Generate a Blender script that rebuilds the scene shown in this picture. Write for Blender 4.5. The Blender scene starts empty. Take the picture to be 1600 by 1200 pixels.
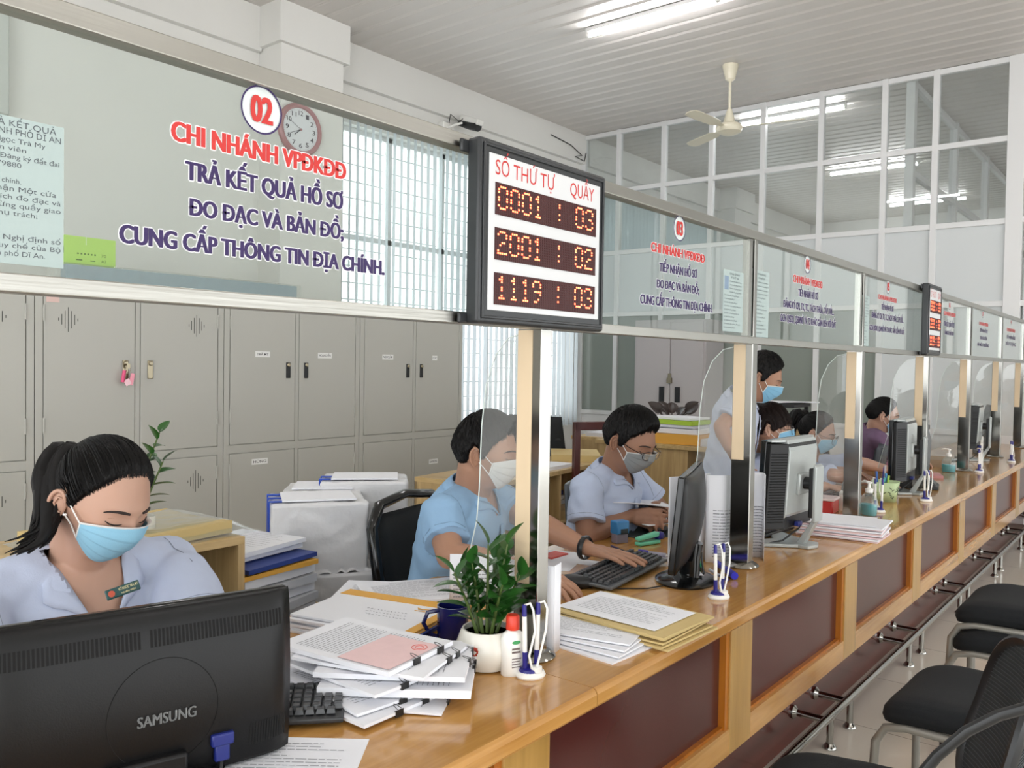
import bpy, bmesh, math, random
from mathutils import Vector, Matrix, noise
R_ = math.radians
random.seed(7)
SC = bpy.context.scene
COL = SC.collection

# ---------------- camera ----------------
FPX = 1316.96
CAM = Vector((0.94, 0.0, 1.43))
_y, _p, _r = 0.676161356, -0.0240353, 0.0158463
_f = Vector((-math.sin(_y)*math.cos(_p), math.cos(_y)*math.cos(_p), math.sin(_p)))
_r0 = Vector((math.cos(_y), math.sin(_y), 0)); _u0 = _r0.cross(_f)
_rt = _r0*math.cos(_r) + _u0*math.sin(_r); _up = -_r0*math.sin(_r) + _u0*math.cos(_r)
cd = bpy.data.cameras.new('camera'); cam = bpy.data.objects.new('camera', cd); COL.objects.link(cam)
cd.sensor_width = 36.0; cd.lens = FPX/1600*36.0; cd.clip_start = 0.05; cd.clip_end = 200
cam.matrix_world = Matrix(((_rt.x, _up.x, -_f.x, CAM.x), (_rt.y, _up.y, -_f.y, CAM.y), (_rt.z, _up.z, -_f.z, CAM.z), (0, 0, 0, 1)))
SC.camera = cam

def at(x, y, X=None, Y=None, Z=None, w=None):
    """a pixel of the 1600x1200 photograph turned into a point of the room on a known plane"""
    d = _f*FPX + _rt*(x-800) + _up*(600-y)
    if X is not None: t = (X-CAM.x)/d.x
    elif Y is not None: t = (Y-CAM.y)/d.y
    elif Z is not None: t = (Z-CAM.z)/d.z
    else: t = w/FPX
    return CAM + d*t

# ---------------- world, exposure ----------------
wd = bpy.data.worlds.new('daylight'); SC.world = wd; wd.use_nodes = True
bg = wd.node_tree.nodes['Background']
bg.inputs[0].default_value = (0.95, 0.98, 1.0, 1); bg.inputs[1].default_value = 2.3
SC.view_settings.view_transform = 'Standard'; SC.view_settings.look = 'None'
SC.view_settings.gamma = 1.0; SC.view_settings.use_curve_mapping = False
SC.view_settings.exposure = 0.72
SC.cycles.use_denoising = True
SC.cycles.max_bounces = 8; SC.cycles.diffuse_bounces = 4; SC.cycles.glossy_bounces = 4
SC.cycles.transparent_max_bounces = 24; SC.cycles.transmission_bounces = 4
SC.cycles.caustics_reflective = False; SC.cycles.caustics_refractive = False
SC.cycles.sample_clamp_indirect = 4.0

# ---------------- materials ----------------
def lin(c):
    return c/12.92 if c <= .04045 else ((c+.055)/1.055)**2.4
def hx(h):
    h = h.lstrip('#'); return tuple(lin(int(h[i:i+2], 16)/255) for i in (0, 2, 4))
MATS = {}
def mat(name, color, rough=.5, metal=0.0, spec=.5, emit=0, alpha=1, noise_amt=0, noise_scale=8, bump=0, bump_scale=60, stretch=None, coat=0, sss=0):
    if name in MATS: return MATS[name]
    c = hx(color) if isinstance(color, str) else color
    m = bpy.data.materials.new(name); m.use_nodes = True; nt = m.node_tree; b = nt.nodes['Principled BSDF']
    b.inputs['Base Color'].default_value = (*c, 1); b.inputs['Roughness'].default_value = rough
    b.inputs['Metallic'].default_value = metal; b.inputs['Specular IOR Level'].default_value = spec
    b.inputs['Coat Weight'].default_value = coat
    if sss: 
        b.inputs['Subsurface Weight'].default_value = sss; b.inputs['Subsurface Radius'].default_value = (.012, .005, .003); b.inputs['Subsurface Scale'].default_value = 1
    if emit:
        b.inputs['Emission Color'].default_value = (*c, 1); b.inputs['Emission Strength'].default_value = emit
    if alpha < 1: b.inputs['Alpha'].default_value = alpha
    if noise_amt or bump:
        tc = nt.nodes.new('ShaderNodeTexCoord'); mp = nt.nodes.new('ShaderNodeMapping')
        nt.links.new(tc.outputs['Object'], mp.inputs[0])
        if stretch: mp.inputs['Scale'].default_value = stretch
    if noise_amt:
        n = nt.nodes.new('ShaderNodeTexNoise'); n.inputs['Scale'].default_value = noise_scale; n.inputs['Detail'].default_value = 4
        nt.links.new(mp.outputs[0], n.inputs['Vector'])
        mx = nt.nodes.new('ShaderNodeMix'); mx.data_type = 'RGBA'
        mx.inputs[6].default_value = (*[v*(1-noise_amt) for v in c], 1); mx.inputs[7].default_value = (*[min(1, v*(1+noise_amt)) for v in c], 1)
        nt.links.new(n.outputs[0], mx.inputs[0]); nt.links.new(mx.outputs[2], b.inputs['Base Color'])
    if bump:
        n2 = nt.nodes.new('ShaderNodeTexNoise'); n2.inputs['Scale'].default_value = bump_scale; n2.inputs['Detail'].default_value = 3
        nt.links.new(mp.outputs[0], n2.inputs['Vector'])
        bp = nt.nodes.new('ShaderNodeBump'); bp.inputs['Strength'].default_value = bump; bp.inputs['Distance'].default_value = .004
        nt.links.new(n2.outputs[0], bp.inputs['Height']); nt.links.new(bp.outputs[0], b.inputs['Normal'])
    MATS[name] = m
    return m

def glass(name, tint, refl=1.0, rough=0.0, dirt=0.0, dirtcol=(.8, .8, .8)):
    """thin pane: tinted see-through plus a real fresnel reflection, some dust"""
    if name in MATS: return MATS[name]
    m = bpy.data.materials.new(name); m.use_nodes = True; nt = m.node_tree; nt.nodes.clear()
    o = nt.nodes.new('ShaderNodeOutputMaterial'); t = nt.nodes.new('ShaderNodeBsdfTransparent'); g = nt.nodes.new('ShaderNodeBsdfGlossy')
    t.inputs[0].default_value = (*tint, 1); g.inputs['Roughness'].default_value = rough; g.inputs[0].default_value = (1, 1, 1, 1)
    lw = nt.nodes.new('ShaderNodeLayerWeight'); lw.inputs[0].default_value = .5
    pw = nt.nodes.new('ShaderNodeMath'); pw.operation = 'POWER'; pw.inputs[1].default_value = 5; nt.links.new(lw.outputs['Facing'], pw.inputs[0])
    mul = nt.nodes.new('ShaderNodeMath'); mul.operation = 'MULTIPLY_ADD'; mul.inputs[1].default_value = .9*refl; mul.inputs[2].default_value = .04*refl
    nt.links.new(pw.outputs[0], mul.inputs[0]); mul.use_clamp = True
    mx = nt.nodes.new('ShaderNodeMixShader'); nt.links.new(mul.outputs[0], mx.inputs[0]); nt.links.new(t.outputs[0], mx.inputs[1]); nt.links.new(g.outputs[0], mx.inputs[2])
    out = mx
    if dirt:
        d = nt.nodes.new('ShaderNodeBsdfDiffuse'); d.inputs[0].default_value = (*dirtcol, 1)
        m2 = nt.nodes.new('ShaderNodeMixShader'); n = nt.nodes.new('ShaderNodeTexNoise'); n.inputs['Scale'].default_value = 3; n.inputs['Detail'].default_value = 6
        tc = nt.nodes.new('ShaderNodeTexCoord'); nt.links.new(tc.outputs['Object'], n.inputs['Vector'])
        mr = nt.nodes.new('ShaderNodeMapRange'); mr.inputs[1].default_value = .35; mr.inputs[2].default_value = .75; mr.inputs[3].default_value = dirt*.5; mr.inputs[4].default_value = dirt*1.6
        nt.links.new(n.outputs[0], mr.inputs[0]); nt.links.new(mr.outputs[0], m2.inputs[0])
        nt.links.new(mx.outputs[0], m2.inputs[1]); nt.links.new(d.outputs[0], m2.inputs[2]); out = m2
    nt.links.new(out.outputs[0], o.inputs[0]); MATS[name] = m
    return m

def wood(name, c1, c2, rough=.25, scale=1.0, axis='Y', coat=0.3):
    if name in MATS: return MATS[name]
    m = bpy.data.materials.new(name); m.use_nodes = True; nt = m.node_tree; b = nt.nodes['Principled BSDF']
    tc = nt.nodes.new('ShaderNodeTexCoord'); mp = nt.nodes.new('ShaderNodeMapping'); nt.links.new(tc.outputs['Object'], mp.inputs[0])
    s = {'X': (.6, 9, 9), 'Y': (9, .6, 9), 'Z': (9, 9, .6)}[axis]; mp.inputs['Scale'].default_value = tuple(v*scale for v in s)
    n = nt.nodes.new('ShaderNodeTexNoise'); n.inputs['Scale'].default_value = 2.2; n.inputs['Detail'].default_value = 6; n.inputs['Distortion'].default_value = 1.2
    nt.links.new(mp.outputs[0], n.inputs['Vector'])
    n2 = nt.nodes.new('ShaderNodeTexNoise'); n2.inputs['Scale'].default_value = 14; n2.inputs['Detail'].default_value = 3
    nt.links.new(mp.outputs[0], n2.inputs['Vector'])
    ad = nt.nodes.new('ShaderNodeMath'); ad.operation = 'MULTIPLY_ADD'; ad.inputs[1].default_value = .35; nt.links.new(n2.outputs[0], ad.inputs[0]); nt.links.new(n.outputs[0], ad.inputs[2])
    cr = nt.nodes.new('ShaderNodeValToRGB'); cr.color_ramp.elements[0].position = .45; cr.color_ramp.elements[1].position = .9
    cr.color_ramp.elements[0].color = (*hx(c1), 1); cr.color_ramp.elements[1].color = (*hx(c2), 1)
    nt.links.new(ad.outputs[0], cr.inputs[0]); nt.links.new(cr.outputs[0], b.inputs['Base Color'])
    b.inputs['Roughness'].default_value = rough; b.inputs['Coat Weight'].default_value = coat; b.inputs['Coat Roughness'].default_value = .08
    MATS[name] = m
    return m

# ---------------- mesh helper ----------------
class MB:
    def __init__(s): s.v = []; s.f = []; s.m = []
    def add(s, vs, fs, mi=0):
        o = len(s.v); s.v += [tuple(p) for p in vs]; s.f += [tuple(i+o for i in f) for f in fs]; s.m += [mi]*len(fs); return s
    def box(s, c, d, rot=None, mi=0):
        c = Vector(c); h = Vector(d)/2; vs = []
        for sx in (-1, 1):
            for sy in (-1, 1):
                for sz in (-1, 1):
                    p = Vector((h.x*sx, h.y*sy, h.z*sz))
                    if rot is not None: p = rot @ p
                    vs.append(c+p)
        return s.add(vs, [(0, 1, 3, 2), (4, 6, 7, 5), (0, 4, 5, 1), (2, 3, 7, 6), (0, 2, 6, 4), (1, 5, 7, 3)], mi)
    def b2(s, a, b, mi=0):
        a = Vector(a); b = Vector(b); return s.box((a+b)/2, [abs(t) for t in (b-a)], None, mi)
    def prism(s, poly, ext, mi=0):
        n = len(poly); e = Vector(ext); vs = [Vector(p) for p in poly]+[Vector(p)+e for p in poly]
        fs = [tuple(range(n-1, -1, -1)), tuple(range(n, 2*n))]+[(i, (i+1) % n, n+(i+1) % n, n+i) for i in range(n)]
        return s.add(vs, fs, mi)
    def tube(s, pts, r, n=10, closed=False, cap=True, mi=0, flat=None):
        pts = [Vector(p) for p in pts]; N = len(pts); rr = r if isinstance(r, (list, tuple)) else [r]*N
        vs = []; nrm = None
        for i, p in enumerate(pts):
            a = pts[(i-1) % N] if (closed or i > 0) else p; b = pts[(i+1) % N] if (closed or i < N-1) else p
            t = (b-a).normalized() if (b-a).length > 1e-9 else Vector((0, 0, 1))
            if nrm is None:
                nrm = t.orthogonal().normalized()
                if flat is not None:
                    q = Vector(flat); nrm = (q-t*q.dot(t)).normalized()
            else:
                nrm = (nrm-t*nrm.dot(t)); nrm = nrm.normalized() if nrm.length > 1e-6 else t.orthogonal().normalized()
            bn = t.cross(nrm); q = rr[i]; ra, rb = (q if isinstance(q, (tuple, list)) else (q, q))
            for k in range(n):
                an = 2*math.pi*k/n; vs.append(p+nrm*math.cos(an)*ra+bn*math.sin(an)*rb)
        fs = []
        for i in range(N if closed else N-1):
            j = (i+1) % N
            for k in range(n):
                k2 = (k+1) % n; fs.append((i*n+k, i*n+k2, j*n+k2, j*n+k))
        if cap and not closed: fs += [tuple(range(n-1, -1, -1)), tuple((N-1)*n+k for k in range(n))]
        return s.add(vs, fs, mi)
    def cyl(s, a, b, r, r2=None, n=16, mi=0): return s.tube([a, b], [r, r if r2 is None else r2], n, mi=mi)
    def lathe(s, prof, c=(0, 0, 0), n=24, sx=1, sy=1, mi=0):
        c = Vector(c); vs = []; N = len(prof)
        for r, z in prof:
            for k in range(n):
                a = 2*math.pi*k/n; vs.append(c+Vector((r*math.cos(a)*sx, r*math.sin(a)*sy, z)))
        fs = [(i*n+k, i*n+(k+1) % n, (i+1)*n+(k+1) % n, (i+1)*n+k) for i in range(N-1) for k in range(n)]
        fs += [tuple(range(n-1, -1, -1)), tuple((N-1)*n+k for k in range(n))]
        return s.add(vs, fs, mi)
    def grid(s, fn, nu, nv, closeu=False, mi=0):
        vs = [fn(i/(nu if closeu else nu-1), j/(nv-1)) for i in range(nu) for j in range(nv)]
        fs = [(i*nv+j, ((i+1) % nu)*nv+j, ((i+1) % nu)*nv+j+1, i*nv+j+1) for i in range(nu if closeu else nu-1) for j in range(nv-1)]
        return s.add(vs, fs, mi)
    def xf(s, M, start=0):
        s.v = s.v[:start]+[tuple(M @ Vector(p)) for p in s.v[start:]]; return s
    def mesh(s, name, mats, smooth=40):
        me = bpy.data.meshes.new(name); me.from_pydata(s.v, [], s.f); me.validate(); me.update()
        for m in (mats if isinstance(mats, (list, tuple)) else [mats]): me.materials.append(m)
        if any(s.m) and len(me.polygons) == len(s.m): me.polygons.foreach_set('material_index', s.m)
        bm = bmesh.new(); bm.from_mesh(me); bmesh.ops.recalc_face_normals(bm, faces=bm.faces); bm.to_mesh(me); bm.free()
        if smooth:
            me.polygons.foreach_set('use_smooth', [True]*len(me.polygons)); me.set_sharp_from_angle(angle=R_(smooth))
        return me
    def build(s, name, mats, parent=None, smooth=40, bevel=0, loc=None, solid=0, sub=0, bseg=2):
        o = bpy.data.objects.new(name, s.mesh(name, mats, smooth)); COL.objects.link(o)
        if parent is not None: o.parent = parent
        if loc is not None: o.location = loc
        if solid: md = o.modifiers.new('t', 'SOLIDIFY'); md.thickness = solid; md.offset = 0
        if bevel: md = o.modifiers.new('b', 'BEVEL'); md.width = bevel; md.segments = bseg; md.limit_method = 'ANGLE'; md.angle_limit = R_(35)
        if sub: md = o.modifiers.new('s', 'SUBSURF'); md.levels = sub; md.render_levels = sub
        return o

def tag(o, label=None, cat=None, group=None, kind=None):
    if label: o['label'] = label
    if cat: o['category'] = cat
    if group: o['group'] = group
    if kind: o['kind'] = kind
    return o
def thing(name, label, cat, loc=(0, 0, 0), rz=0, group=None, parent=None, rot=None):
    o = bpy.data.objects.new(name, None); COL.objects.link(o); o.location = loc; o.rotation_euler = rot if rot else (0, 0, rz)
    o.empty_display_size = .05
    if parent is not None: o.parent = parent
    return tag(o, label, cat, group)
def struct(name, parent=None, loc=(0, 0, 0)):
    o = bpy.data.objects.new(name, None); COL.objects.link(o); o.location = loc
    if parent is not None: o.parent = parent
    else: o['kind'] = 'structure'
    return o
def kids(o): return [c for c in bpy.data.objects if c.parent == o]
def copy_tree(o, parent=None):
    chs = list(o.children)
    c = o.copy(); COL.objects.link(c)
    if parent is not None: c.parent = parent
    for ch in chs: copy_tree(ch, c)
    return c
def dup(o, loc, rz=None, label=None, group=None):
    c = copy_tree(o); c.location = loc
    if rz is not None: c.rotation_euler = (0, 0, rz)
    if label: c['label'] = label
    if group: c['group'] = group
    return c

_TC = {}
def _raw_text(s, bold=0.0):
    cu = bpy.data.curves.new('t', 'FONT'); cu.body = s; cu.size = 1; cu.offset = bold; cu.fill_mode = 'FRONT'; cu.resolution_u = 3
    ob = bpy.data.objects.new('t', cu); COL.objects.link(ob); bpy.context.view_layer.update()
    me = bpy.data.meshes.new_from_object(ob.evaluated_get(bpy.context.evaluated_depsgraph_get()))
    bpy.data.objects.remove(ob); bpy.data.curves.remove(cu)
    vs = [v.co.copy() for v in me.vertices]; fs = [tuple(p.vertices) for p in me.polygons]; bpy.data.meshes.remove(me)
    return vs, fs
def _x1(s):
    if s not in _TC: _TC[s] = max(v.x for v in _raw_text(s)[0])
    return _TC[s]
CAPH = max(v.y for v in _raw_text('H')[0])
def text_mesh(s, width=None, height=None, bold=0.0):
    """text as flat mesh data in the XY plane, scaled to a given width and cap height; the bar of the letter D-with-stroke is added by hand"""
    t = s.replace('Đ', 'D'); vs, fs = _raw_text(t, bold)
    for i, ch in enumerate(s):
        if ch == 'Đ':
            xr = _x1(t[:i+1]); xl = xr-.60*CAPH/.73*.93
            o = len(vs); y = CAPH*.5; hh = .045+bold*.6
            vs += [Vector(p) for p in ((xl-.1, y-hh, 0), (xl+.30*CAPH, y-hh, 0), (xl+.30*CAPH, y+hh, 0), (xl-.1, y+hh, 0))]; fs.append((o, o+1, o+2, o+3))
    x0 = min(v.x for v in vs); x1 = max(v.x for v in vs)
    sx = (width/(x1-x0)) if width else None; sy = (height/CAPH) if height else sx
    if sx is None: sx = sy
    return [Vector(((v.x-x0)*sx, v.y*sy, 0)) for v in vs], fs
# ================= materials of the place =================
M_wall = mat('wall_paint', '#e2e1dd', .8, noise_amt=.02, noise_scale=3)
M_ceil = mat('ceiling_panel', '#cfcac5', .38, spec=.4)
M_alu = mat('white_aluminium', '#e4e4e4', .35)
M_steel = mat('stainless_steel', '#9f9d97', .14, metal=1)
M_steel2 = mat('brushed_stainless', '#aaa8a1', .32, metal=1, bump=.08, bump_scale=200, stretch=(1, .02, 1))
M_top = wood('counter_veneer', '#a8763a', '#cb9a58', rough=.16, scale=.7, axis='Y', coat=.35)
M_stile = wood('counter_stile_veneer', '#a27c3e', '#bb9250', rough=.3, scale=.7, axis='Z')
M_edgeo = wood('counter_groove_veneer', '#a0590f', '#b8701c', rough=.3, scale=1, axis='Z')
M_red = mat('red_brown_laminate', '#4d2420', .22, noise_amt=.12, noise_scale=4)
M_kick = mat('kick_laminate', '#54241d', .16, noise_amt=.1, noise_scale=4)
M_black = mat('black_plastic', '#17181a', .4)
M_blackm = mat('black_matte', '#121314', .7)
M_white = mat('white_plastic', '#ecebe6', .35)
M_paper = mat('white_paper', '#e9eaef', .8)
M_frost = mat('frosted_pane', '#d6dadb', .5)
M_glass = glass('greenish_glass', (.92, .955, .94), refl=1.0)
M_clear = glass('clear_glass', (.93, .95, .945), refl=1.2, dirt=.05)
M_acryl = glass('acrylic', (.95, .96, .95), refl=1.0, dirt=.07)
M_tint = mat('grey_tinted_pane', '#8a918a', .2, noise_amt=.05, noise_scale=2)

XW, YP, ZC = -5.15, 8.95, 4.33
# ---- floor: polished tiles with thin joints ----
m = bpy.data.materials.new('floor_tiles'); m.use_nodes = True; nt = m.node_tree; b = nt.nodes['Principled BSDF']
tc = nt.nodes.new('ShaderNodeTexCoord'); mp = nt.nodes.new('ShaderNodeMapping'); nt.links.new(tc.outputs['Object'], mp.inputs[0]); mp.inputs['Location'].default_value = (.26, .1, 0)
br = nt.nodes.new('ShaderNodeTexBrick'); br.offset = 0; br.inputs['Color1'].default_value = (*hx('#d8d0c3'), 1); br.inputs['Color2'].default_value = (*hx('#d3cbbe'), 1); br.inputs['Mortar'].default_value = (*hx('#8e877c'), 1)
br.inputs['Scale'].default_value = 1; br.inputs['Mortar Size'].default_value = .0022; br.inputs['Brick Width'].default_value = .6; br.inputs['Row Height'].default_value = .6
nt.links.new(mp.outputs[0], br.inputs['Vector']); nt.links.new(br.outputs[0], b.inputs['Base Color']); b.inputs['Roughness'].default_value = .14
M_floor = m
f = MB().b2((XW-.2, -3, -.1), (5.2, 19, 0)).build('floor', M_floor); f['kind'] = 'structure'

# ---- ceiling: long pressed panels running across the room ----
cb = MB(); prof = []
y = -3.0
while y < 17.05:
    prof += [(y, ZC+.006), (y+.012, ZC), (y+.14, ZC+.0), (y+.150, ZC+.006), (y+.165, ZC+.006), (y+.177, ZC+.0)]
    y += .19
prof2 = [(a, z) for a, z in prof]
cb.prism([(XW-.2, a, z) for a, z in prof2]+[(XW-.2, prof2[-1][0], ZC+.1), (XW-.2, -3, ZC+.1)], (10.4, 0, 0))
c = cb.build('ceiling', M_ceil, smooth=0); c['kind'] = 'structure'

# ---- walls ----
def wall(name, boxes, mt=M_wall, parent=None):
    w = MB()
    for a, b_ in boxes: w.b2(a, b_)
    o = w.build(name, mt, parent, smooth=0)
    if parent is None: o['kind'] = 'structure'
    return o
WINS = [(-2.8, -.4), (4.98, 8.75), (9.3, 12.6), (13.9, 16.6)]
ZW0, ZW1 = .75, 3.62
bx = []; ys = -3.0
for a, b_ in WINS:
    bx.append(((XW-.2, ys, 0), (XW, a, ZC))); bx.append(((XW-.2, a, 0), (XW, b_, ZW0))); bx.append(((XW-.2, a, ZW1), (XW, b_, ZC))); ys = b_
bx.append(((XW-.2, ys, 0), (XW, 19, ZC)))
wl = wall('wall_left', bx)
wall('wall_right', [((5.0, -3, 0), (5.2, -.5, ZC)), ((5.0, -.5, 3.1), (5.2, 1.2, ZC)), ((5.0, 1.2, 1.95), (5.2, 12, ZC)), ((5.0, 12, 0), (5.2, 17.2, ZC))])  # out of view; low opening added so daylight reaches floor and kick panel
wall('wall_far', [((XW, 17.05, 0), (5.2, 17.25, ZC))])
wall('wall_back', [((XW, -3.2, 0), (-2.5, -3, ZC)), ((-2.5, -3.2, 3.5), (5.2, -3, ZC))])  # out of view; left mostly open to let fill daylight in from behind
wall('trim_1', [((XW, -3, 3.97), (XW+.06, 4.15, ZC)), ((XW, 4.83, 3.97), (XW+.06, YP, ZC)), ((XW, YP+.08, 3.97), (XW+.06, 17.05, ZC))])
wall('trim_2', [((XW, 4.17, 0), (XW+.3, 4.81, ZC)), ((XW-.0, 4.13, 4.0), (XW+.34, 4.85, ZC)), ((XW, 12.9, 0), (XW+.3, 13.55, ZC)), ((XW, 12.86, 4.0), (XW+.34, 13.6, ZC))])
# conduit along the wall under the ledge
o = MB().b2((XW, 4.86, 3.83), (XW+.02, 8.6, 3.845)).build('trim_3', M_white); o['kind'] = 'structure'
# ---- windows ----
for i, (a, b_) in enumerate(WINS):
    w = struct('window_%d' % (i+1))
    fr = MB(); n = max(2, round((b_-a)/.75))
    for k in range(n+1):
        yy = a+(b_-a)*k/n; fr.b2((XW-.14, yy-.025, ZW0), (XW-.09, yy+.025, ZW1))
    for z in (ZW0+.02, 2.6, ZW1-.02): fr.b2((XW-.14, a, z-.025), (XW-.09, b_, z+.025))
    z = ZW0+.15
    while z < ZW1: fr.b2((XW-.17, a, z-.006), (XW-.16, b_, z+.006)); z += .16
    fr.build('window_frame', M_alu, w, smooth=0)
    MB().b2((XW-.118, a, ZW0), (XW-.112, b_, ZW1)).build('pane', M_clear, w, smooth=0)

# ---- vertical blinds ----
M_slat = mat('blind_fabric', '#c6cacd', .8)
nt = M_slat.node_tree; bs = nt.nodes['Principled BSDF']; out = [n for n in nt.nodes if n.type == 'OUTPUT_MATERIAL'][0]
tr = nt.nodes.new('ShaderNodeBsdfTranslucent'); tr.inputs[0].default_value = (*hx('#c0c8ce'), 1); mxs = nt.nodes.new('ShaderNodeMixShader'); mxs.inputs[0].default_value = .2
nt.links.new(bs.outputs[0], mxs.inputs[1]); nt.links.new(tr.outputs[0], mxs.inputs[2]); nt.links.new(mxs.outputs[0], out.inputs[0])
slat_mesh = None
def blind(y0, y1, z0, z1, ang, label):
    global slat_mesh
    t = thing('vertical_blind', label, 'blind', (XW+.09, (y0+y1)/2, z1))
    MB().box((0, 0, .02), (.045, y1-y0+.06, .04)).build('head_rail', M_alu, t, bevel=.004)
    H = z1-z0
    if slat_mesh is None:
        sb = MB(); sb.grid(lambda u, v: Vector(((u-.5)*.089, .006*math.cos((u-.5)*math.pi), -v*H)), 5, 2)
        slat_mesh = sb.mesh('slat', M_slat)
    n = int((y1-y0)/.092)
    for k in range(n):
        s = bpy.data.objects.new('slat', slat_mesh); COL.objects.link(s); s.parent = t
        s.location = (0, -(y1-y0)/2+.05+k*.092, 0); s.rotation_euler = (0, 0, R_(ang+random.uniform(-4, 4))); s.scale.z = 1
    return t
blind(4.93, 8.8, .68, 3.66, -24, 'long grey vertical blind glowing with daylight behind the ticket display')
blind(-2.9, -.3, .68, 3.66, 60, 'vertical blind on the wall left of the lockers')
blind(9.25, 12.7, .68, 3.66, 62, 'blue-grey vertical blind in the room beyond the glass partition')

# ---- glass partition across the room ----
pt = struct('wall_partition')
VX = [-5.12, -4.6, -3.98, -3.37, -2.76, -2.13, -1.5, -1.03, -.35]
HZ = [ZC-.03, 3.58, 2.82, 2.06, .84, .06]
fr = MB()
for vx in VX: 
    wv = .028 if vx < -.5 else .07
    fr.b2((vx-wv, YP-.03, 0), (vx+wv, YP+.04, ZC))
for hz in HZ: fr.b2((-5.14, YP-.025, hz-.026), (-.35, YP+.035, hz+.026))
for vx in (.45, 1.25, 2.05, 2.85, 3.65, 4.45): fr.b2((vx-.028, YP-.03, 0), (vx+.028, YP+.04, ZC))
for hz in (ZC-.03, 3.58, 2.82, 2.06, .06): fr.b2((-.35, YP-.025, hz-.026), (5.0, YP+.035, hz+.026))
fr.build('partition_frame', M_alu, pt, smooth=0, bevel=.003)
for i in range(len(VX)-1):
    a, b_ = VX[i]+.02, VX[i+1]-.02
    for z0, z1 in ((3.6, ZC-.05), (2.84, 3.56)): MB().b2((a, YP, z0), (b_, YP+.006, z1)).build('pane', M_clear, pt, smooth=0)
    door = i >= 6
    MB().b2((a, YP, 2.08), (b_, YP+.012, 2.8)).build('frosted_pane', M_frost, pt, smooth=0)
    MB().b2((a, YP, .86), (b_, YP+.012, 2.04)).build('lower_pane', M_frost if door else M_tint, pt, smooth=0)
    MB().b2((a, YP, .08), (b_, YP+.02, .82)).build('kick_panel', M_alu, pt, smooth=0)
for i in range(6):
    a = -.28+i*.8 if i else -.26; b_ = .43+i*.8
    for z0, z1 in ((3.6, ZC-.05), (2.84, 3.56)): MB().b2((a, YP, z0), (b_, YP+.006, z1)).build('pane', M_clear, pt, smooth=0)
    MB().b2((a, YP, .08), (b_, YP+.012, 2.8)).build('frosted_pane', M_frost, pt, smooth=0)
# corridor partition beyond, at right angles
p2 = struct('wall_corridor'); fr = MB()
for k in range(5):
    yy = YP+.1+k*1.95; fr.b2((-1.32, yy-.05, 0), (-1.24, yy+.05, ZC))
for hz in (ZC-.05, 3.4, 2.6): fr.b2((-1.31, YP+.1, hz-.03), (-1.25, YP+7.9, hz+.03))
fr.build('partition_frame', M_alu, p2, smooth=0)
MB().b2((-1.285, YP+.1, 2.6), (-1.279, YP+7.9, ZC)).build('pane', M_clear, p2, smooth=0)
MB().b2((-1.29, YP+.1, 0), (-1.27, YP+7.9, 2.6)).build('kick_panel', M_frost, p2, smooth=0)

# ---- fluorescent battens (the lamps of the hall) ----
M_tube = mat('lit_tube', (1, .99, 1), .5, emit=48)
def batten(x, y, z, label, L=1.22):
    t = thing('fluorescent_light', label, 'ceiling light', (x, y, z), group='fluorescent battens on the ceiling')
    MB().box((0, 0, -.02), (L, .045, .035)).build('batten', M_alu, t, bevel=.004)
    MB().cyl((-L/2+.025, 0, -.065), (L/2-.025, 0, -.065), .0145, n=12).build('lamp_tube', M_tube, t)
    for s in (-1, 1): MB().box((s*(L/2-.012), 0, -.05), (.026, .036, .055)).build('lamp_holder', M_white, t, bevel=.004)
    return t
batten(-2.58, 6.1, ZC, 'lit fluorescent batten on the ceiling above the fan, nearest the camera')
batten(-2.64, 9.42, ZC, 'lit fluorescent batten glowing just behind the ceiling fan')
batten(-2.63, 12.55, ZC, 'lit fluorescent batten in the room beyond the partition, below the fan light')
batten(-2.58, 15.5, ZC, 'farthest lit fluorescent batten before the end wall of the next room')
for x, y in ((-2.6, 2.8), (-2.6, -.6), (2.2, 1.0), (2.2, 4.2), (2.2, 7.2), (3.9, 2.6), (3.9, 5.8)):  # battens out of view, added to brighten the near hall and public side
    batten(x, y, ZC, 'unseen lit fluorescent batten added to light the near part of the hall')

# ---- ceiling fan ----
M_cream = mat('cream_enamel', '#d9d2bd', .3)
fx = thing('ceiling_fan', 'cream ceiling fan with three blades hanging from the panelled ceiling', 'fan', (-2.57, 7.65, ZC))
MB().lathe([(.075, 0), (.078, -.01), (.045, -.14), (.022, -.155), (.02, -.16)]).build('canopy', M_cream, fx)
MB().cyl((0, 0, -.15), (0, 0, -.5), .013).build('down_rod', M_cream, fx)
MB().lathe([(.02, -.42), (.035, -.46), (.05, -.52), (.058, -.55), (.03, -.56), (.1, -.565), (.125, -.59), (.128, -.61), (.12, -.625), (.115, -.64), (.06, -.665), (.0, -.67)][:-1]+[(.005, -.67)]).build('motor', M_cream, fx)
_hub = at(1141, 180, Z=ZC-.605)
for k, an in enumerate([math.degrees(math.atan2(at(x, y, Z=ZC-.605).y-_hub.y, at(x, y, Z=ZC-.605).x-_hub.x)) for x, y in ((1070, 150), (1252, 166), (1087, 205))]):
    bl = MB(); a = R_(an); d = Vector((math.cos(a), math.sin(a), 0)); sd = Vector((-math.sin(a), math.cos(a), 0))
    pts = [(.1, .012), (.2, .03), (.25, .055), (.45, .062), (.62, .062), (.68, .052), (.70, .02)]
    up_ = [d*r+sd*w+Vector((0, 0, -.605+.18*w)) for r, w in pts]; dn = [d*r-sd*w+Vector((0, 0, -.605-.18*w)) for r, w in reversed(pts)]
    bl.prism(up_+dn, (0, 0, .005)); bl.build('blade', M_cream, fx)
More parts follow.
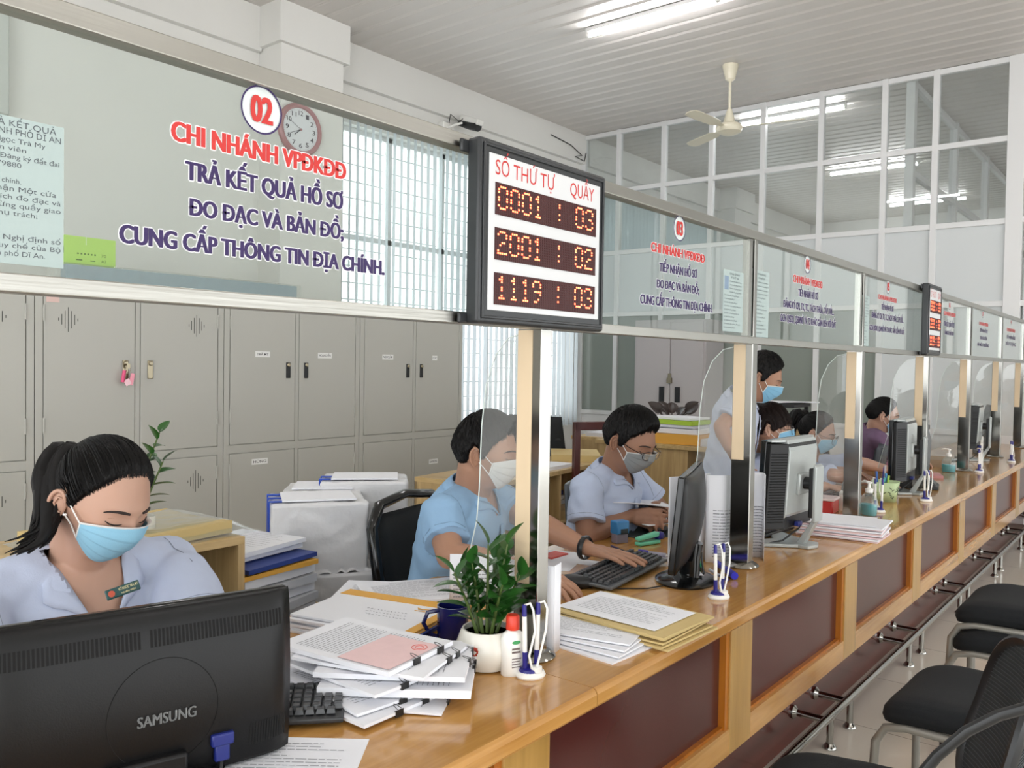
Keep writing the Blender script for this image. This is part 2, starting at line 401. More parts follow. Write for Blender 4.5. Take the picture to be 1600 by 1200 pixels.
# ================= counter =================
ZT = .76
ct = thing('service_counter', 'long golden wood service counter with red-brown front panels and varnished top', 'counter', (0, 0, 0))
YA, YB = -.7, 10.2
def slab(y0, y1, xb=-.88):
    # rounded front edge
    prof = [(xb, ZT-.036), (xb, ZT), (-.006, ZT), (0, ZT-.004), (.004, ZT-.012), (.004, ZT-.034), (0, ZT-.04), (-.02, ZT-.04), (-.02, ZT-.036)]
    MB().prism([(x, y0, z) for x, z in prof], (0, y1-y0, 0)).build('worktop', M_top, ct, smooth=0)
slab(YA, 1.464); slab(1.4665, 3.15); slab(3.15, YB, -.74)
XF = -.06
E = [(1.24+1.03*k, 1.24+1.03*k+.15) for k in range(-2, 9)]
for a, b_ in E: MB().b2((XF-.03, a, .315), (XF, b_, ZT-.04)).build('front_stile', M_stile, ct, smooth=0, bevel=.002)
MB().b2((XF-.03, YA, .315), (XF-.001, YB, .391)).build('bottom_rail', M_top, ct, smooth=0)
gv = MB()
for (a, b_), (a2, b2_) in zip(E[:-1], E[1:]):
    MB().b2((XF-.034, b_-.002, .385), (XF-.026, a2+.002, ZT-.038)).build('front_panel', M_red, ct, smooth=0)
    gv.b2((XF-.03, a2-.022, .391), (XF-.006, a2-.0, ZT-.04)); gv.b2((XF-.03, b_, .391), (XF-.018, b_+.006, ZT-.04)); gv.b2((XF-.03, b_, .391), (XF-.012, a2, .399))
gv.build('panel_moulding', M_edgeo, ct, smooth=0)
MB().b2((-.227, YA, 0), (-.202, YB, .33)).b2((-.227, YA, .315), (XF-.02, YB, .33)).build('kick_panel', M_kick, ct, smooth=0)
MB().b2((-.38, YA, .02), (-.36, YB, ZT-.036)).build('modesty_panel', M_stile, ct, smooth=0)
o = MB().b2((-.202, YA, 0), (-.165, YB, .006)).build('baseboard_right', mat('grey_stone', '#a8a396', .5)); o['kind'] = 'structure'

# foot rail
rt = thing('foot_rail', 'polished steel foot rail on short posts along the bottom of the counter', 'rail', (-.077, 0, .122))
MB().cyl((0, YA, 0), (0, YB, 0), .0155, n=16).build('rail_tube', M_steel, rt)
pf = MB(); pf.cyl((0, 0, 0), (0, 0, -.115), .0125); post_m = None
yk = [P_ for k in range(-1, 9) for P_ in (2.06+1.155*k, 2.30+1.155*k)]
for i, yy in enumerate(yk):
    p = MB().cyl((0, yy, 0), (0, yy, -.11), .0125, n=14).build('floor_post', M_steel, rt)
    MB().lathe([(.026, 0), (.026, .004), (.02, .012), (.014, .02)], (0, yy, -.121), 16).build('flange', M_steel, p)
for i, yy in enumerate(yk):
    yy -= .05
    p = MB().cyl((0, yy, 0), (-.125, yy, .0), .0125, n=14).build('wall_stub', M_steel, rt)
    MB().tube([(-.124, yy, 0), (-.118, yy, 0), (-.112, yy, 0), (-.106, yy, 0)], [.026, .026, .02, .014], 16).build('flange', M_steel, p)

# ================= overhead sign screen =================
XB = -.205
M_cream2 = mat('mottled_cream', '#d8c2a2', .35, noise_amt=.06, noise_scale=30, stretch=(1, 1, .3), spec=.3)
ft = thing('overhead_sign_screen', 'stainless steel framed glass sign screen running above the counter', 'sign screen', (0, 0, 0))
PY = [.36, 1.53, 2.70, 3.90, 5.12, 6.30, 7.5, 8.6]
MB().b2((XB-.02, -.9, 1.855), (XB+.015, 8.66, 1.884)).build('top_rail', M_steel2, ft, smooth=0, bevel=.002)
MB().b2((XB-.02, -.9, 1.508), (XB+.015, 8.66, 1.532)).build('bottom_rail', M_steel2, ft, smooth=0, bevel=.002)
ml = MB()
for a, b_ in ((-.9, 0.0),): pass
for y in PY[2:]:
    MB().b2((XB-.018, y-.012, 1.53), (XB+.013, y+.012, 1.857)).build('mullion', M_steel, ft, smooth=0, bevel=.0015)
    MB().b2((XB-.014, y-.048, 1.535), (XB+.01, y-.026, 1.853)).build('glazing_clip', M_steel, ft, smooth=0)
for y in PY[1:]:
    p = MB().b2((XB-.052, y-.02, ZT), (XB+.016, y+.02, 1.51)).build('counter_post', M_steel, ft, smooth=0, bevel=.002)
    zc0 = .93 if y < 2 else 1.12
    MB().b2((XB-.05, y-.0212, zc0), (XB-.008, y-.0198, 1.506)).build('cream_strip', M_cream2, p, smooth=0)  # thin cream strip over the upper part of the post's near face
    MB().lathe([(.058, 0), (.060, .004), (.054, .010), (.044, .016), (.036, .02)], (XB-.018, y, ZT), 28).build('flange', M_steel, p)
# panes with the counter names
M_tred = mat('red_lettering', '#c62f2b', .5); M_tpur = mat('purple_lettering', '#2c1552', .5); M_twht = mat('white_lettering_edge', '#f2f2f4', .5)
def pane_Y(px, py): return at(px, py, X=XB+.006)
def sign(pane, lines, circ, num):
    red = MB(); pur = MB(); wh = MB()
    for s, (x0, y0), (x1, y1), ytop, colr in lines:
        a = pane_Y(x0, y0); b_ = pane_Y(x1, y1); t = pane_Y(x0, ytop); z = (a.z+b_.z)/2
        h = abs(t.z-a.z); w = b_.y-a.y; bo = .045 if h > .02 else .03
        near = h > .012; k = h*.055; e_ = h*.09
        for i_, dx in enumerate((-k, 0, k) if near else (-k, k)): (red if colr == 'r' else pur).add(*_txt(s, w-2*k, h, .012, a.y+k+dx, z, XB+.0062+.00004*i_))
        for i_ in range(8 if near else 4): q_ = math.pi*2*i_/(8 if near else 4)+.4; wh.add(*_txt(s, w-2*k, h, .012, a.y+k+math.cos(q_)*(e_+k*.6), z+math.sin(q_)*e_*.75, XB+.0052+.00003*i_))
    (cx, cy), ch = circ; c = pane_Y(cx, cy); r = abs(pane_Y(cx, cy-ch/2).z-c.z)
    n = 40; ring = []
    pts = [(XB+.0062, c.y+r*math.cos(2*math.pi*k/n), c.z+r*math.sin(2*math.pi*k/n)) for k in range(n)]
    pin = [(XB+.0062, c.y+r*.925*math.cos(2*math.pi*k/n), c.z+r*.925*math.sin(2*math.pi*k/n)) for k in range(n)]
    pur.add(pts+pin, [(k, (k+1) % n, n+(k+1) % n, n+k) for k in range(n)])
    wh.add([(XB+.0048, p[1], p[2]) for p in pts], [tuple(range(n))])
    for dx in (-.05, 0, .05):
        vs, fs = text_mesh(num, r*1.0, r*1.05, .01); red.add([(XB+.0066+dx*.002+.0001, c.y-r*(.50-dx)+v.x, c.z-r*.52+v.y) for v in vs], fs)
    red.build('red_lettering', M_tred, pane, smooth=0); pur.build('purple_lettering', M_tpur, pane, smooth=0); wh.build('lettering_edge', M_twht, pane, smooth=0)
_TM = {}
def _txt(s, w, h, bo, y, z, x):
    key = (s, round(w, 6), round(h, 6))
    if key not in _TM: _TM[key] = text_mesh(s, w, h, bo)
    vs, fs = _TM[key]
    return [(x, y+v.x, z+v.y) for v in vs], fs
D = 'CHI NHÁNH VPĐKĐĐ'; T = 'TIẾP NHẬN HỒ SƠ'
SG = {
 1: ([(D, (267, 218), (541, 281), 188, 'r'), ('TRẢ KẾT QUẢ HỒ SƠ', (289, 281), (536, 326), 253, 'p'), ('ĐO ĐẠC VÀ BẢN ĐỒ;', (296, 337), (537, 373), 311, 'p'), ('CUNG CẤP THÔNG TIN ĐỊA CHÍNH.', (186, 379), (601, 429), 351, 'p')], ((409, 172), 76), '02'),
 2: ([(D, (1017, 392), (1101, 411), 378, 'r'), (T, (1030, 424), (1089, 434), 411, 'p'), ('ĐO ĐẠC VÀ BẢN ĐỒ;', (1026, 449), (1092, 460), 436, 'p'), ('CUNG CẤP THÔNG TIN ĐỊA CHÍNH.', (1000, 474), (1113, 488), 460, 'p')], ((1062, 357), 40), '03'),
 3: ([(D, (1239, 441), (1285, 450), 430, 'r'), (T, (1247, 463), (1278, 468), 452, 'p'), ('ĐĂNG KÝ CN, TK, TC, TÁCH THỬA, CẤP ĐỔI....', (1224, 479), (1303, 493), 468, 'p'), ('GCN QSDĐ, QSHNỞ VÀ TS KHÁC GẮN LIỀN VỚI ĐẤT', (1219, 501), (1306, 513), 490, 'p')], ((1262, 413), 29), '04'),
 4: ([(D, (1372, 466), (1401, 474), 459, 'r'), (T, (1377, 483), (1396, 487), 475, 'p'), ('ĐĂNG KÝ CN, TK, TC, TÁCH THỬA, CẤP ĐỔI....', (1362, 497), (1412, 504), 488, 'p'), ('GCN QSDĐ, QSHNỞ VÀ TS KHÁC GẮN LIỀN VỚI ĐẤT', (1358, 516), (1413, 522), 508, 'p')], ((1388, 448), 23), '05'),
 5: ([(D, (1475, 492), (1493, 496), 486, 'r'), ('TRẢ KẾT QUẢ HỒ SƠ', (1475, 509), (1491, 512), 502, 'p'), ('ĐĂNG KÝ ĐẤT ĐAI', (1476, 522), (1490, 525), 516, 'p')], ((1484, 477), 14), '06'),
 6: ([(D, (1530, 507), (1544, 511), 502, 'r'), (T, (1531, 518), (1543, 521), 513, 'p'), ('TÀI NGUYÊN', (1531, 530), (1542, 532), 525, 'p'), ('VÀ MÔI TRƯỜNG', (1527, 540), (1545, 543), 535, 'p')], ((1536, 491), 12), '07'),
 7: ([(D, (1573, 517), (1586, 520), 512, 'r'), (T, (1573, 529), (1586, 531), 524, 'p'), ('XÂY DỰNG', (1571, 539), (1587, 541), 534, 'p')], ((1580, 503), 9), '08')}
for i in range(len(PY)-1):
    y0, y1 = PY[i]+.0, PY[i+1]
    g = MB().b2((XB, y0+.012, 1.53), (XB+.005, y1-.012, 1.857)).build('glass_pane', M_glass, ft, smooth=0)
    if i in SG or True:
        k = {0: 1, 1: 2, 2: 3, 3: 4, 4: 5, 5: 6, 6: 7}[i]
        sign(g, *SG[k])
MB().b2((XB, -.9, 1.53), (XB+.005, .36, 1.857)).build('glass_pane', M_glass, ft, smooth=0)

q_ = MB().lathe([(.03, 0), (.03, .001)], n=28).xf(Matrix.Translation((XB+.0165, 8.6, 1.36)) @ Matrix.Rotation(R_(90), 4, 'Y')).build('round_sticker', M_twht, ft, smooth=0)
vs, fs = text_mesh('S', .02, .028, .03); MB().add([(XB+.018, 8.59+v.x, 1.346+v.y) for v in vs], fs).build('lettering', M_tred, q_, smooth=0)
# acrylic side shields hanging from the posts, reaching over the desk
prof = [(0, 1.50), (-.045, 1.49), (-.085, 1.45), (-.115, 1.38), (-.128, 1.28), (-.133, 1.13), (-.14, 1.05), (-.165, .96), (-.19, .86), (0, .86)]
M_cutedge = mat('acrylic_edge', '#dfe8e4', .3)
names = ['nearest clear acrylic shield with a curved edge, before the man in blue', 'clear curved acrylic shield on the second post, in front of the standing man', 'clear curved acrylic shield beside the woman in round glasses', 'clear curved acrylic shield crossing the woman in purple', 'clear acrylic shield on the fifth post', 'clear acrylic shield on the sixth post', 'clear acrylic shield on the farthest post']
for k, y in enumerate(PY[1:]):
    s = thing('acrylic_shield', names[k], 'shield', (XB-.052, y, 0))
    sc_ = 1.0 if k != 0 else .95
    MB().prism([(x*sc_, -.0015, z) for x, z in prof], (0, .003, 0)).build('sheet', M_acryl, s, smooth=0)
    MB().tube([(x*sc_, 0, z) for x, z in prof[:-1]], .0016, 6).build('edge', M_cutedge, s)

# ================= LED ticket displays =================
x1_ = 0
M_dgrey = mat('charcoal_frame', '#2b2d2f', .35); M_face = mat('display_face', '#d8d9da', .3); M_ledbg = mat('led_board', '#380a08', .5)
M_led = mat('lit_led', (1, .10, .04), .5, emit=7); M_ledoff = mat('unlit_led', '#45110f', .5)
FONT5 = {'0': '01110 10001 10001 10001 10001 10001 01110', '1': '00100 01100 00100 00100 00100 00100 01110', '2': '01110 10001 00001 00110 01000 10000 11111', '3': '01110 10001 00001 00110 00001 10001 01110',
 '4': '00010 00110 01010 10010 11111 00010 00010', '6': '00110 01000 10000 11110 10001 10001 01110', '7': '11111 00001 00010 00100 01000 01000 01000', '9': '01110 10001 10001 01111 00001 00010 01100', ':': '00000 00100 00100 00000 00100 00100 00000', '8': '01110 10001 10001 01110 10001 10001 01110', ' ': '00000 00000 00000 00000 00000 00000 00000'}
def led_display(y0, y1, z0, z1, label, rows):
    x1 = -.150; t = thing('queue_number_display', label, 'display', (x1, (y0+y1)/2, (z0+z1)/2)); W = y1-y0; H = z1-z0
    MB().b2((-.032, -W/2, -H/2), (.0025, W/2, H/2)).build('frame', M_dgrey, t, bevel=.007, bseg=3)
    MB().b2((.0025, -W/2+.012, H/2-.016), (.006, W/2-.012, H/2-.01)).b2((.0025, -W/2+.012, -H/2+.01), (.006, W/2-.012, -H/2+.016)).b2((.0025, -W/2+.01, -H/2+.01), (.006, -W/2+.016, H/2-.01)).b2((.0025, W/2-.016, -H/2+.01), (.006, W/2-.01, H/2-.01)).build('rim', M_dgrey, t, bevel=.002)
    MB().box((.003, 0, 0), (.003, W-.055, H-.055)).build('face', M_face, t, bevel=.006)
    tx = MB()
    for s, ya, wd in (('SỐ THỨ TỰ', -W*.40, W*.44), ('QUẦY', W*.17, W*.21)):
        vs, fs = text_mesh(s, wd, .022*H/.37*1.35, .0); tx.add([(.0049, ya+v.x, H*.315+v.y) for v in vs], fs)
    tx.build('lettering', M_tred, t, smooth=0)
    for r, s in enumerate(rows):
        zc = H*(.185-.245*r); bw = W*.80; bh = H*.175
        b_ = MB().box((.0046, 0, zc), (.003, bw, bh)).build('led_board', M_ledbg, t, smooth=0)
        on = MB(); off = MB(); nc, nr = 56, 12; dx = bw/nc; dz = bh/nr; lit = set()
        for ci, ch in enumerate(s):
            g = FONT5.get(ch, FONT5[' ']).split()
            for rr in range(7):
                for cc in range(5):
                    if g[rr][cc] == '1':
                        zr = int(1+rr*1.45); lit.add((1+ci*6+cc, zr))
        for cc in range(nc):
            for rr in range(nr):
                y = -bw/2+dx*(cc+.5); z = zc+bh/2-dz*(rr+.5)
                (on if (cc, rr) in lit else off).box((.0064, y, z), (.0008, dx*.62, dz*.62))
        on.build('lit_dots', M_led, b_, smooth=0); o = off.build('unlit_dots', M_ledoff, b_, smooth=0)
        on_ = on
    bk = MB()
    for yy in (-W*.35, W*.2): bk.cyl((-.015, yy, H/2), (-.03, yy, H/2+.015), .006)
    MB().b2((-.035, -W/2-.02, H/2-.03), (-.027, -W/2+.03, H/2-.005)).b2((-.035, -W/2-.02, -H/2+.0), (-.027, -W/2+.03, -H/2+.02)).build('bracket', M_dgrey, t, bevel=.003)
    return t
_a = at(750, 212, X=-.148); _b = at(947, 275, X=-.148); _c = at(750, 500, X=-.148)
led_display(_a.y, _b.y, _c.z-.006, _a.z+.002, 'black framed ticket number display with three red LED rows, nearest the camera', ['0001 : 03', '2001 : 02', '1119 : 03'])
led_display(4.88, 5.18, 1.512, 1.895, 'far black framed ticket number display with red LED rows hanging by the fifth pane', ['0001 : 03', '2001 : 02', '1119 : 03'])
for o in bpy.data.objects:
    if o.name.startswith('unlit_dots') or o.name.startswith('lit_dots'): o['kind'] = 'stuff'
# ================= lockers =================
M_lock = mat('grey_locker_steel', '#b2b1aa', .42, noise_amt=.02, noise_scale=2); M_lockd = mat('locker_gap', '#3c3b38', .8)
M_brass = mat('worn_chrome', '#9c927c', .3, metal=1); M_tagw = mat('name_tag_paper', '#e6e6e4', .7); M_ink = mat('printed_ink', '#3a3a40', .7)
M_pinktag = mat('pink_tag_paper', '#d9bcb4', .7)
def locker(y0, label, tags, dark_handles=True, vents=True):
    t = thing('steel_locker', label, 'locker', (-3.3, y0, 0)); W = 1.0; H = 1.80
    MB().b2((-.45, .002, 0), (-.012, W-.002, H)).build('body', M_lock, t, smooth=0)
    fr = MB()
    for a, b_ in ((.002, .036), (W/2-.012, W/2+.012), (W-.036, W-.002)): fr.b2((-.014, a, .02), (-.004, b_, H-.002))
    for a, b_ in ((H-.065, H-.002), (.893, .938), (.02, .1)): fr.b2((-.014, .002, a), (-.0045, W-.002, b_))
    fr.build('face_frame', M_lock, t, smooth=0)
    for ci in (0, 1):
        ya, yb = (.041, W/2-.016) if ci == 0 else (W/2+.016, W-.041)
        for ri, (za, zb) in enumerate(((.943, H-.07), (.105, .888))):
            d = MB().b2((-.012, ya, za), (-.002, yb, zb)).build('door', M_lock, t, smooth=0, bevel=.0015)
            zh = (za+zb)/2+.03; yh = yb-.05 if ci == 0 else ya+.05
            hm = M_black if dark_handles else M_brass
            MB().b2((-.003, yh-.015, zh-.045), (.004, yh+.015, zh+.05)).build('lock_handle', hm, d, bevel=.003)
            MB().lathe([(.009, 0), (.012, .004), (.008, .01)], (0, 0, 0), 12).xf(Matrix.Translation((.004, yh, zh+.035)) @ Matrix.Rotation(R_(90), 4, 'Y')).build('lock', M_brass, d)
            ho = ya if ci == 0 else yb
            for zz in (za+.12, zb-.13): MB().cyl((-.001, ho, zz), (-.001, ho, zz+.075), .0055, n=8).build('hinge', M_lock, d)
            if vents:
                v = MB(); vy = (yb-.13) if ci else (ya+.11); vz = zb-.12 if ri == 0 else zb-.13
                for k, hh in enumerate((.014, .05, .085, .12, .085, .05, .014)): v.b2((-.003, vy-.045+k*.015, vz-hh/2), (-.0014, vy-.042+k*.015, vz+hh/2))
                v.build('vent_slots', M_lockd, d, smooth=0)
            tg = tags.get((ci, ri))
            if tg:
                txt, fy, fz, w, mt_ = tg; cy = ya+(yb-ya)*fy; cz = za+(zb-za)*fz
                pl = MB().b2((-.003, cy-w/2, cz-.017), (-.0008, cy+w/2, cz+.017)).build('name_tag', mt_, d, smooth=0)
                if txt:
                    vs, fs = text_mesh(txt, w*.8, .014, .01); MB().add([(-.0006, cy-w*.4+v.x, cz-.007+v.y) for v in vs], fs).build('lettering', M_ink, pl, smooth=0)
    MB().b2((-.4, .01, -.0), (-.02, W-.01, .0)).build('x', M_lock, t) if False else None
    return t
Tg = M_tagw
locker(.69, 'grey steel locker at the left edge, partly behind the ponytailed woman', {}, False)
locker(1.69, 'grey steel locker with keys and pink tags hanging from its left lock', {(0, 0): ('', .09, .97, .06, M_pinktag)}, False)
locker(2.69, 'grey steel locker with black handles and two name tags on its upper doors', {(0, 0): ('TRÀ MY', .48, .66, .10, Tg), (1, 0): ('HOÀNG YẾN', .44, .66, .11, Tg), (0, 1): ('HÙNG', .45, .93, .11, Tg)}, True, False)
locker(3.69, 'grey steel locker beside the window blinds with four small name tags', {(0, 0): ('NGỌC LẮM', .46, .66, .10, Tg), (1, 0): ('CÚC', .42, .66, .05, Tg), (1, 1): ('LAN PHƯƠNG', .42, .78, .09, Tg)}, True, False)
# keys hanging in a lock
kt = thing('key_bunch', 'small bunch of keys with pink tags hanging from a locker lock', 'keys', (-3.285, 2.125, 1.335))
MB().cyl((-.01, 0, .06), (.012, 0, .06), .004, n=8).box((.014, 0, .052), (.003, .018, .024)).build('key', M_brass, kt)
MB().tube([(.014, .012*math.cos(a*.7), .035+.014*math.sin(a*.7)) for a in range(9)], .0012, 6, closed=True).build('ring', M_brass, kt)
MB().cyl((.014, -.02, .03), (.014, -.03, -.03), .009, n=10).build('rose_tag', mat('rose_plastic', '#e0507e', .4), kt)
MB().box((.018, -.006, -.03), (.004, .03, .03), Matrix.Rotation(.5, 3, 'X')).build('pale_tag', mat('pale_pink_plastic', '#f2c9d2', .4), kt)
MB().box((.014, .018, -.015), (.005, .02, .06), Matrix.Rotation(-.2, 3, 'X')).build('pink_charm', mat('pink_plastic', '#ef9fb0', .4), kt)
# things on top of the lockers
gb = thing('paper_ream_box', 'bright green paper carton standing on top of the lockers', 'box', (-3.42, 1.98, 1.885))
M_green = mat('lime_card', '#b3d76b', .6); g1 = MB().prism([(0, -.15, 0), (0, .15, 0), (0, .15, .15), (0, -.105, .15), (0, -.15, .125)], (-.2, 0, 0)).build('carton', M_green, gb, smooth=0, bevel=.002)
tx = MB()
for s, yy, zz, w in (('70', .075, .055, .025), ('A3', .075, .028, .025)):
    vs, fs = text_mesh(s, w, .014); tx.add([(.0008, yy+v.x, zz+v.y) for v in vs], fs)
for k in range(6): tx.b2((.0004, -.045+k*.017, .06), (.001, -.037+k*.017, .068))
tx.b2((.0004, -.05, .03), (.001, -.02, .036)); tx.b2((.0004, -.115, .06), (.001, -.109, .09)); tx.b2((.0004, .02, .03), (.001, .045, .034))
tx.build('printing', mat('dark_green_ink', '#5d7a35', .7), g1, smooth=0)
MB().b2((.0004, -.002, .11), (.001, .0, .15)).build('tape', M_paper, g1, smooth=0)
st = thing('plastic_wrapped_rail', 'long blue-grey rail wrapped in clear plastic lying on top of the lockers', 'rail', (-3.35, 2.52, 1.80))
MB().b2((-.06, -.67, 0), (0, .70, .085)).build('rail', mat('blue_grey_plastic', '#93a4ae', .35, noise_amt=.15, noise_scale=30), st, bevel=.004)
MB().b2((-.065, -.72, -.0), (.006, .73, .092)).build('clear_wrap', M_acryl, st, bevel=.006)
# tall cupboard against the partition
cb_ = thing('steel_cupboard', 'tall pale grey two-door steel cupboard standing against the glass partition', 'cupboard', (0, 0, 0))
ca = at(992, 530, Y=8.45).x; cbx = at(1103, 530, Y=8.45).x; M_cup = mat('pale_grey_steel', '#b2adad', .25)
MB().b2((ca, 8.46, 0), (cbx, 8.9, 1.95)).build('body', M_cup, cb_, smooth=0)
cm_ = (ca+cbx)/2+.02
for a, b_ in ((ca+.03, cm_-.008), (cm_+.008, cbx-.03)):
    d = MB().b2((a, 8.445, .08), (b_, 8.458, 1.92)).build('door', M_cup, cb_, bevel=.002)
    hx_ = b_-.09 if a == ca+.03 else a+.09
    MB().b2((hx_-.03, 8.43, 1.03), (hx_+.03, 8.446, 1.2)).build('handle', M_black, d)
MB().b2((cm_-.03, 8.42, 1.24), (cm_+.03, 8.446, 1.3)).b2((cm_-.02, 8.43, 1.3), (cm_+.02, 8.436, 1.35)).build('padlock', M_brass, cb_)
wq = at(6, 100, X=XW+.1); tag(MB().b2((XW, wq.y-1.2, wq.z-.32), (XW+.1, wq.y+.035, wq.z+.38)).build('wall_cabinet', mat('pale_grey_box', '#c3c6c2', .4), bevel=.01), 'pale grey wall box seen through the sign glass at the far left edge', 'wall box')
# wall clock
cc = at(472, 202, X=XW+.35); ck = thing('wall_clock', 'round wall clock with a dusty pink rim, white face and black numerals', 'clock', (XW+.30, cc.y, cc.z), rot=(0, R_(90), 0))
M_rim = mat('dusty_pink_rim', '#a8777a', .35)
MB().lathe([(.19, 0), (.215, .01), (.215, .035), (.2, .05), (.178, .045), (.172, .03), (.0, .03)][:-1], n=48).build('rim', M_rim, ck)
fc = MB().lathe([(.175, .02), (.175, .031)], n=48).build('face', mat('clock_face', '#dfe0e4', .5), ck)
M_num = mat('dark_numerals', '#3b3a44', .6); nm = MB()
# local x points down the wall, local y along it
for h in range(1, 13):
    a = R_(30*h); vs, fs = text_mesh(str(h), .032 if h < 10 else .045, .036, .01); w = .032 if h < 10 else .045
    cy, cz = .132*math.sin(a), .132*math.cos(a); nm.add([(-(cz-.018+v.y), cy-w/2+v.x, .0325) for v in vs], fs)
for k in range(60):
    a = R_(6*k); nm.box((-.162*math.cos(a), .162*math.sin(a), .0322), (.006, .0015, .0008), Matrix.Rotation(-a, 3, 'Z'))
nm.build('numerals', M_num, fc, smooth=0)
for nme, a, L, w in (('hour_hand', 7.68*30, .085, .006), ('minute_hand', 41*6, .125, .004), ('second_hand', 298, .14, .0018)):
    a = R_(a); MB().box((-L*.42*math.cos(a), L*.42*math.sin(a), .036), (L, w, .001), Matrix.Rotation(-a, 3, 'Z')).build(nme, M_num, ck, smooth=0)
MB().lathe([(.01, .03), (.01, .04)], n=12).build('hub', M_rim, ck)
# security camera under the ledge with its loose cable
q = at(745, 200, X=XW+.25); sc_ = thing('security_camera', 'small white and black security camera on the wall ledge above the first ticket display', 'camera', (XW+.08, q.y-.1, q.z+.03))
MB().b2((-.08, -.22, -.10), (0, -.06, .0)).build('junction_box', M_white, sc_, bevel=.01)
MB().tube([(0, -.14, -.05), (.06, -.12, -.03), (.1, -.05, 0)], .012, 8).build('arm', M_white, sc_)
MB().box((.17, .02, .03), (.26, .1, .06), Matrix.Rotation(R_(20), 3, 'Y')).build('sun_hood', M_white, sc_, bevel=.012)
MB().tube([(.0, .02, .03), (.14, .02, -.01), (.26, .02, -.045)], [.03, .05, .055], 14).build('camera_body', M_black, sc_)
MB().tube([(-.04, -.1, -.0), (.0, -.12, .09), (.06, -.05, .02), (.1, -.02, .06)], .005, 6).build('cable', M_black, sc_)
q = at(900, 243, X=XW+.02); wr = MB().tube([(XW+.07, q.y-.6, q.z+.12), (XW+.08, q.y-.2, q.z+.08), (XW+.08, q.y+.05, q.z), (XW+.08, q.y-.1, q.z-.04), (XW+.08, q.y+.1, q.z-.06), (XW+.07, q.y+.15, q.z+.05)], .006, 6).build('loose_cable', M_black)
tag(wr, 'thin black cable dangling in the corner where wall and partition meet', 'cable')
# ================= things on the counter =================
M_mon = mat('monitor_black', '#0d0d0e', .38, spec=.3, bump=.05, bump_scale=400); M_mong = mat('gloss_black', '#0f1011', .12)
M_slot = mat('vent_hole', '#030303', .9); M_silver = mat('silver_plastic', '#a9aeac', .3, metal=.25); M_logo = mat('grey_logo', '#8d9091', .4)
M_bluep = mat('blue_plastic', '#1a2670', .35); M_navy = mat('navy_plastic', '#211d78', .3); M_cord = mat('black_cord', '#141414', .5)

def frustum_shell(mb, w, h, d0, d1, inset, z0, x0):
    """tapered monitor back: rectangle w x h at x0, growing to a smaller rectangle at x0+d1"""
    a = [(x0, -w/2, z0), (x0, w/2, z0), (x0, w/2, z0+h), (x0, -w/2, z0+h)]
    b_ = [(x0+d0, -w/2, z0), (x0+d0, w/2, z0), (x0+d0, w/2, z0+h), (x0+d0, -w/2, z0+h)]
    c = [(x0+d1, -w/2+inset, z0+inset*.7), (x0+d1, w/2-inset, z0+inset*.7), (x0+d1, w/2-inset, z0+h-inset*.5), (x0+d1, -w/2+inset, z0+h-inset*.5)]
    mb.add(a+b_+c, [(0, 1, 2, 3), (0, 1, 5, 4), (1, 2, 6, 5), (2, 3, 7, 6), (3, 0, 4, 7), (4, 5, 9, 8), (5, 6, 10, 9), (6, 7, 11, 10), (7, 4, 8, 11), (8, 9, 10, 11)])

# --- the big black monitor in the foreground (its back) ---
m1 = at(452, 914, w=1.45); rz1 = R_(-15); Y_ = Vector((-math.sin(rz1), math.cos(rz1), 0)); Xn = Vector((math.cos(rz1), math.sin(rz1), 0))
W1, H1 = .475, .272
o1 = Vector((m1.x, m1.y, ZT))-Y_*W1/2; zb = m1.z-H1-ZT-.004
t = thing('computer_monitor', 'big black monitor seen from behind in front of the ponytailed woman', 'monitor', o1, rz1)
t.rotation_euler = (0, 0, rz1)
mb = MB(); n = 24
def prof1(v):   # depth of the back shell over the height, swelling in the middle and rounded at the top
    return .012+.034*math.sin(math.pi*min(1, .08+.92*v))**.55
rows = [0, .02, .06, .12, .25, .4, .55, .7, .8, .87, .9, .93, .96, .985, 1]
def surf(u, vi):
    v = rows[round(vi*(len(rows)-1))]; y = (u-.5)*W1; ed = max(0, 1-((abs(u-.5)*2)**10))
    return Vector((-.012+prof1(v)*(.35+.65*ed), y, zb+v*H1))
vs0 = len(mb.v); mb.grid(surf, 25, len(rows))
fr_ = [Vector((-.022, -W1/2, zb)), Vector((-.022, W1/2, zb)), Vector((-.022, W1/2, zb+H1)), Vector((-.022, -W1/2, zb+H1))]
hs = mb.build('back_shell', M_mon, t, smooth=35, solid=.003)
MB().box((-.018, 0, zb+H1/2), (.018, W1+.002, H1+.002)).build('bezel', M_mong, t, bevel=.005)
MB().box((-.0275, 0, zb+H1/2), (.001, W1-.03, H1-.04)).build('screen', mat('dark_screen', '#0b0f16', .1), t, smooth=0)
vt = MB(); sl = MB()
def xs(u, v): return surf_x(u, v)
def surf_x(y, z):
    v = (z-zb)/H1; ed = max(0, 1-((abs(y/W1)*2)**10)); return -.012+prof1(v)*(.35+.65*ed)
nv = 74
for k in range(nv):
    y = -W1/2+.022+k*(W1-.044)/(nv-1)
    if abs(y-.0) < .006: continue
    z0, z1 = zb+H1*.80, zb+H1*.895; x0, x1 = surf_x(y, z0), surf_x(y, z1)
    vt.add([(x0+.0022, y-.0018, z0), (x0+.0022, y+.0018, z0), (x1+.0022, y+.0018, z1), (x1+.0022, y-.0018, z1)], [(0, 1, 2, 3)])
for k in range(14):
    y = W1/2-.075+k*.0048
    z0, z1 = zb+H1*.1, zb+H1*.24; x0, x1 = surf_x(y, z0), surf_x(y, z1)
    vt.add([(x0+.0022, y-.0013, z0), (x0+.0022, y+.0013, z0), (x1+.0022, y+.0013, z1), (x1+.0022, y-.0013, z1)], [(0, 1, 2, 3)])
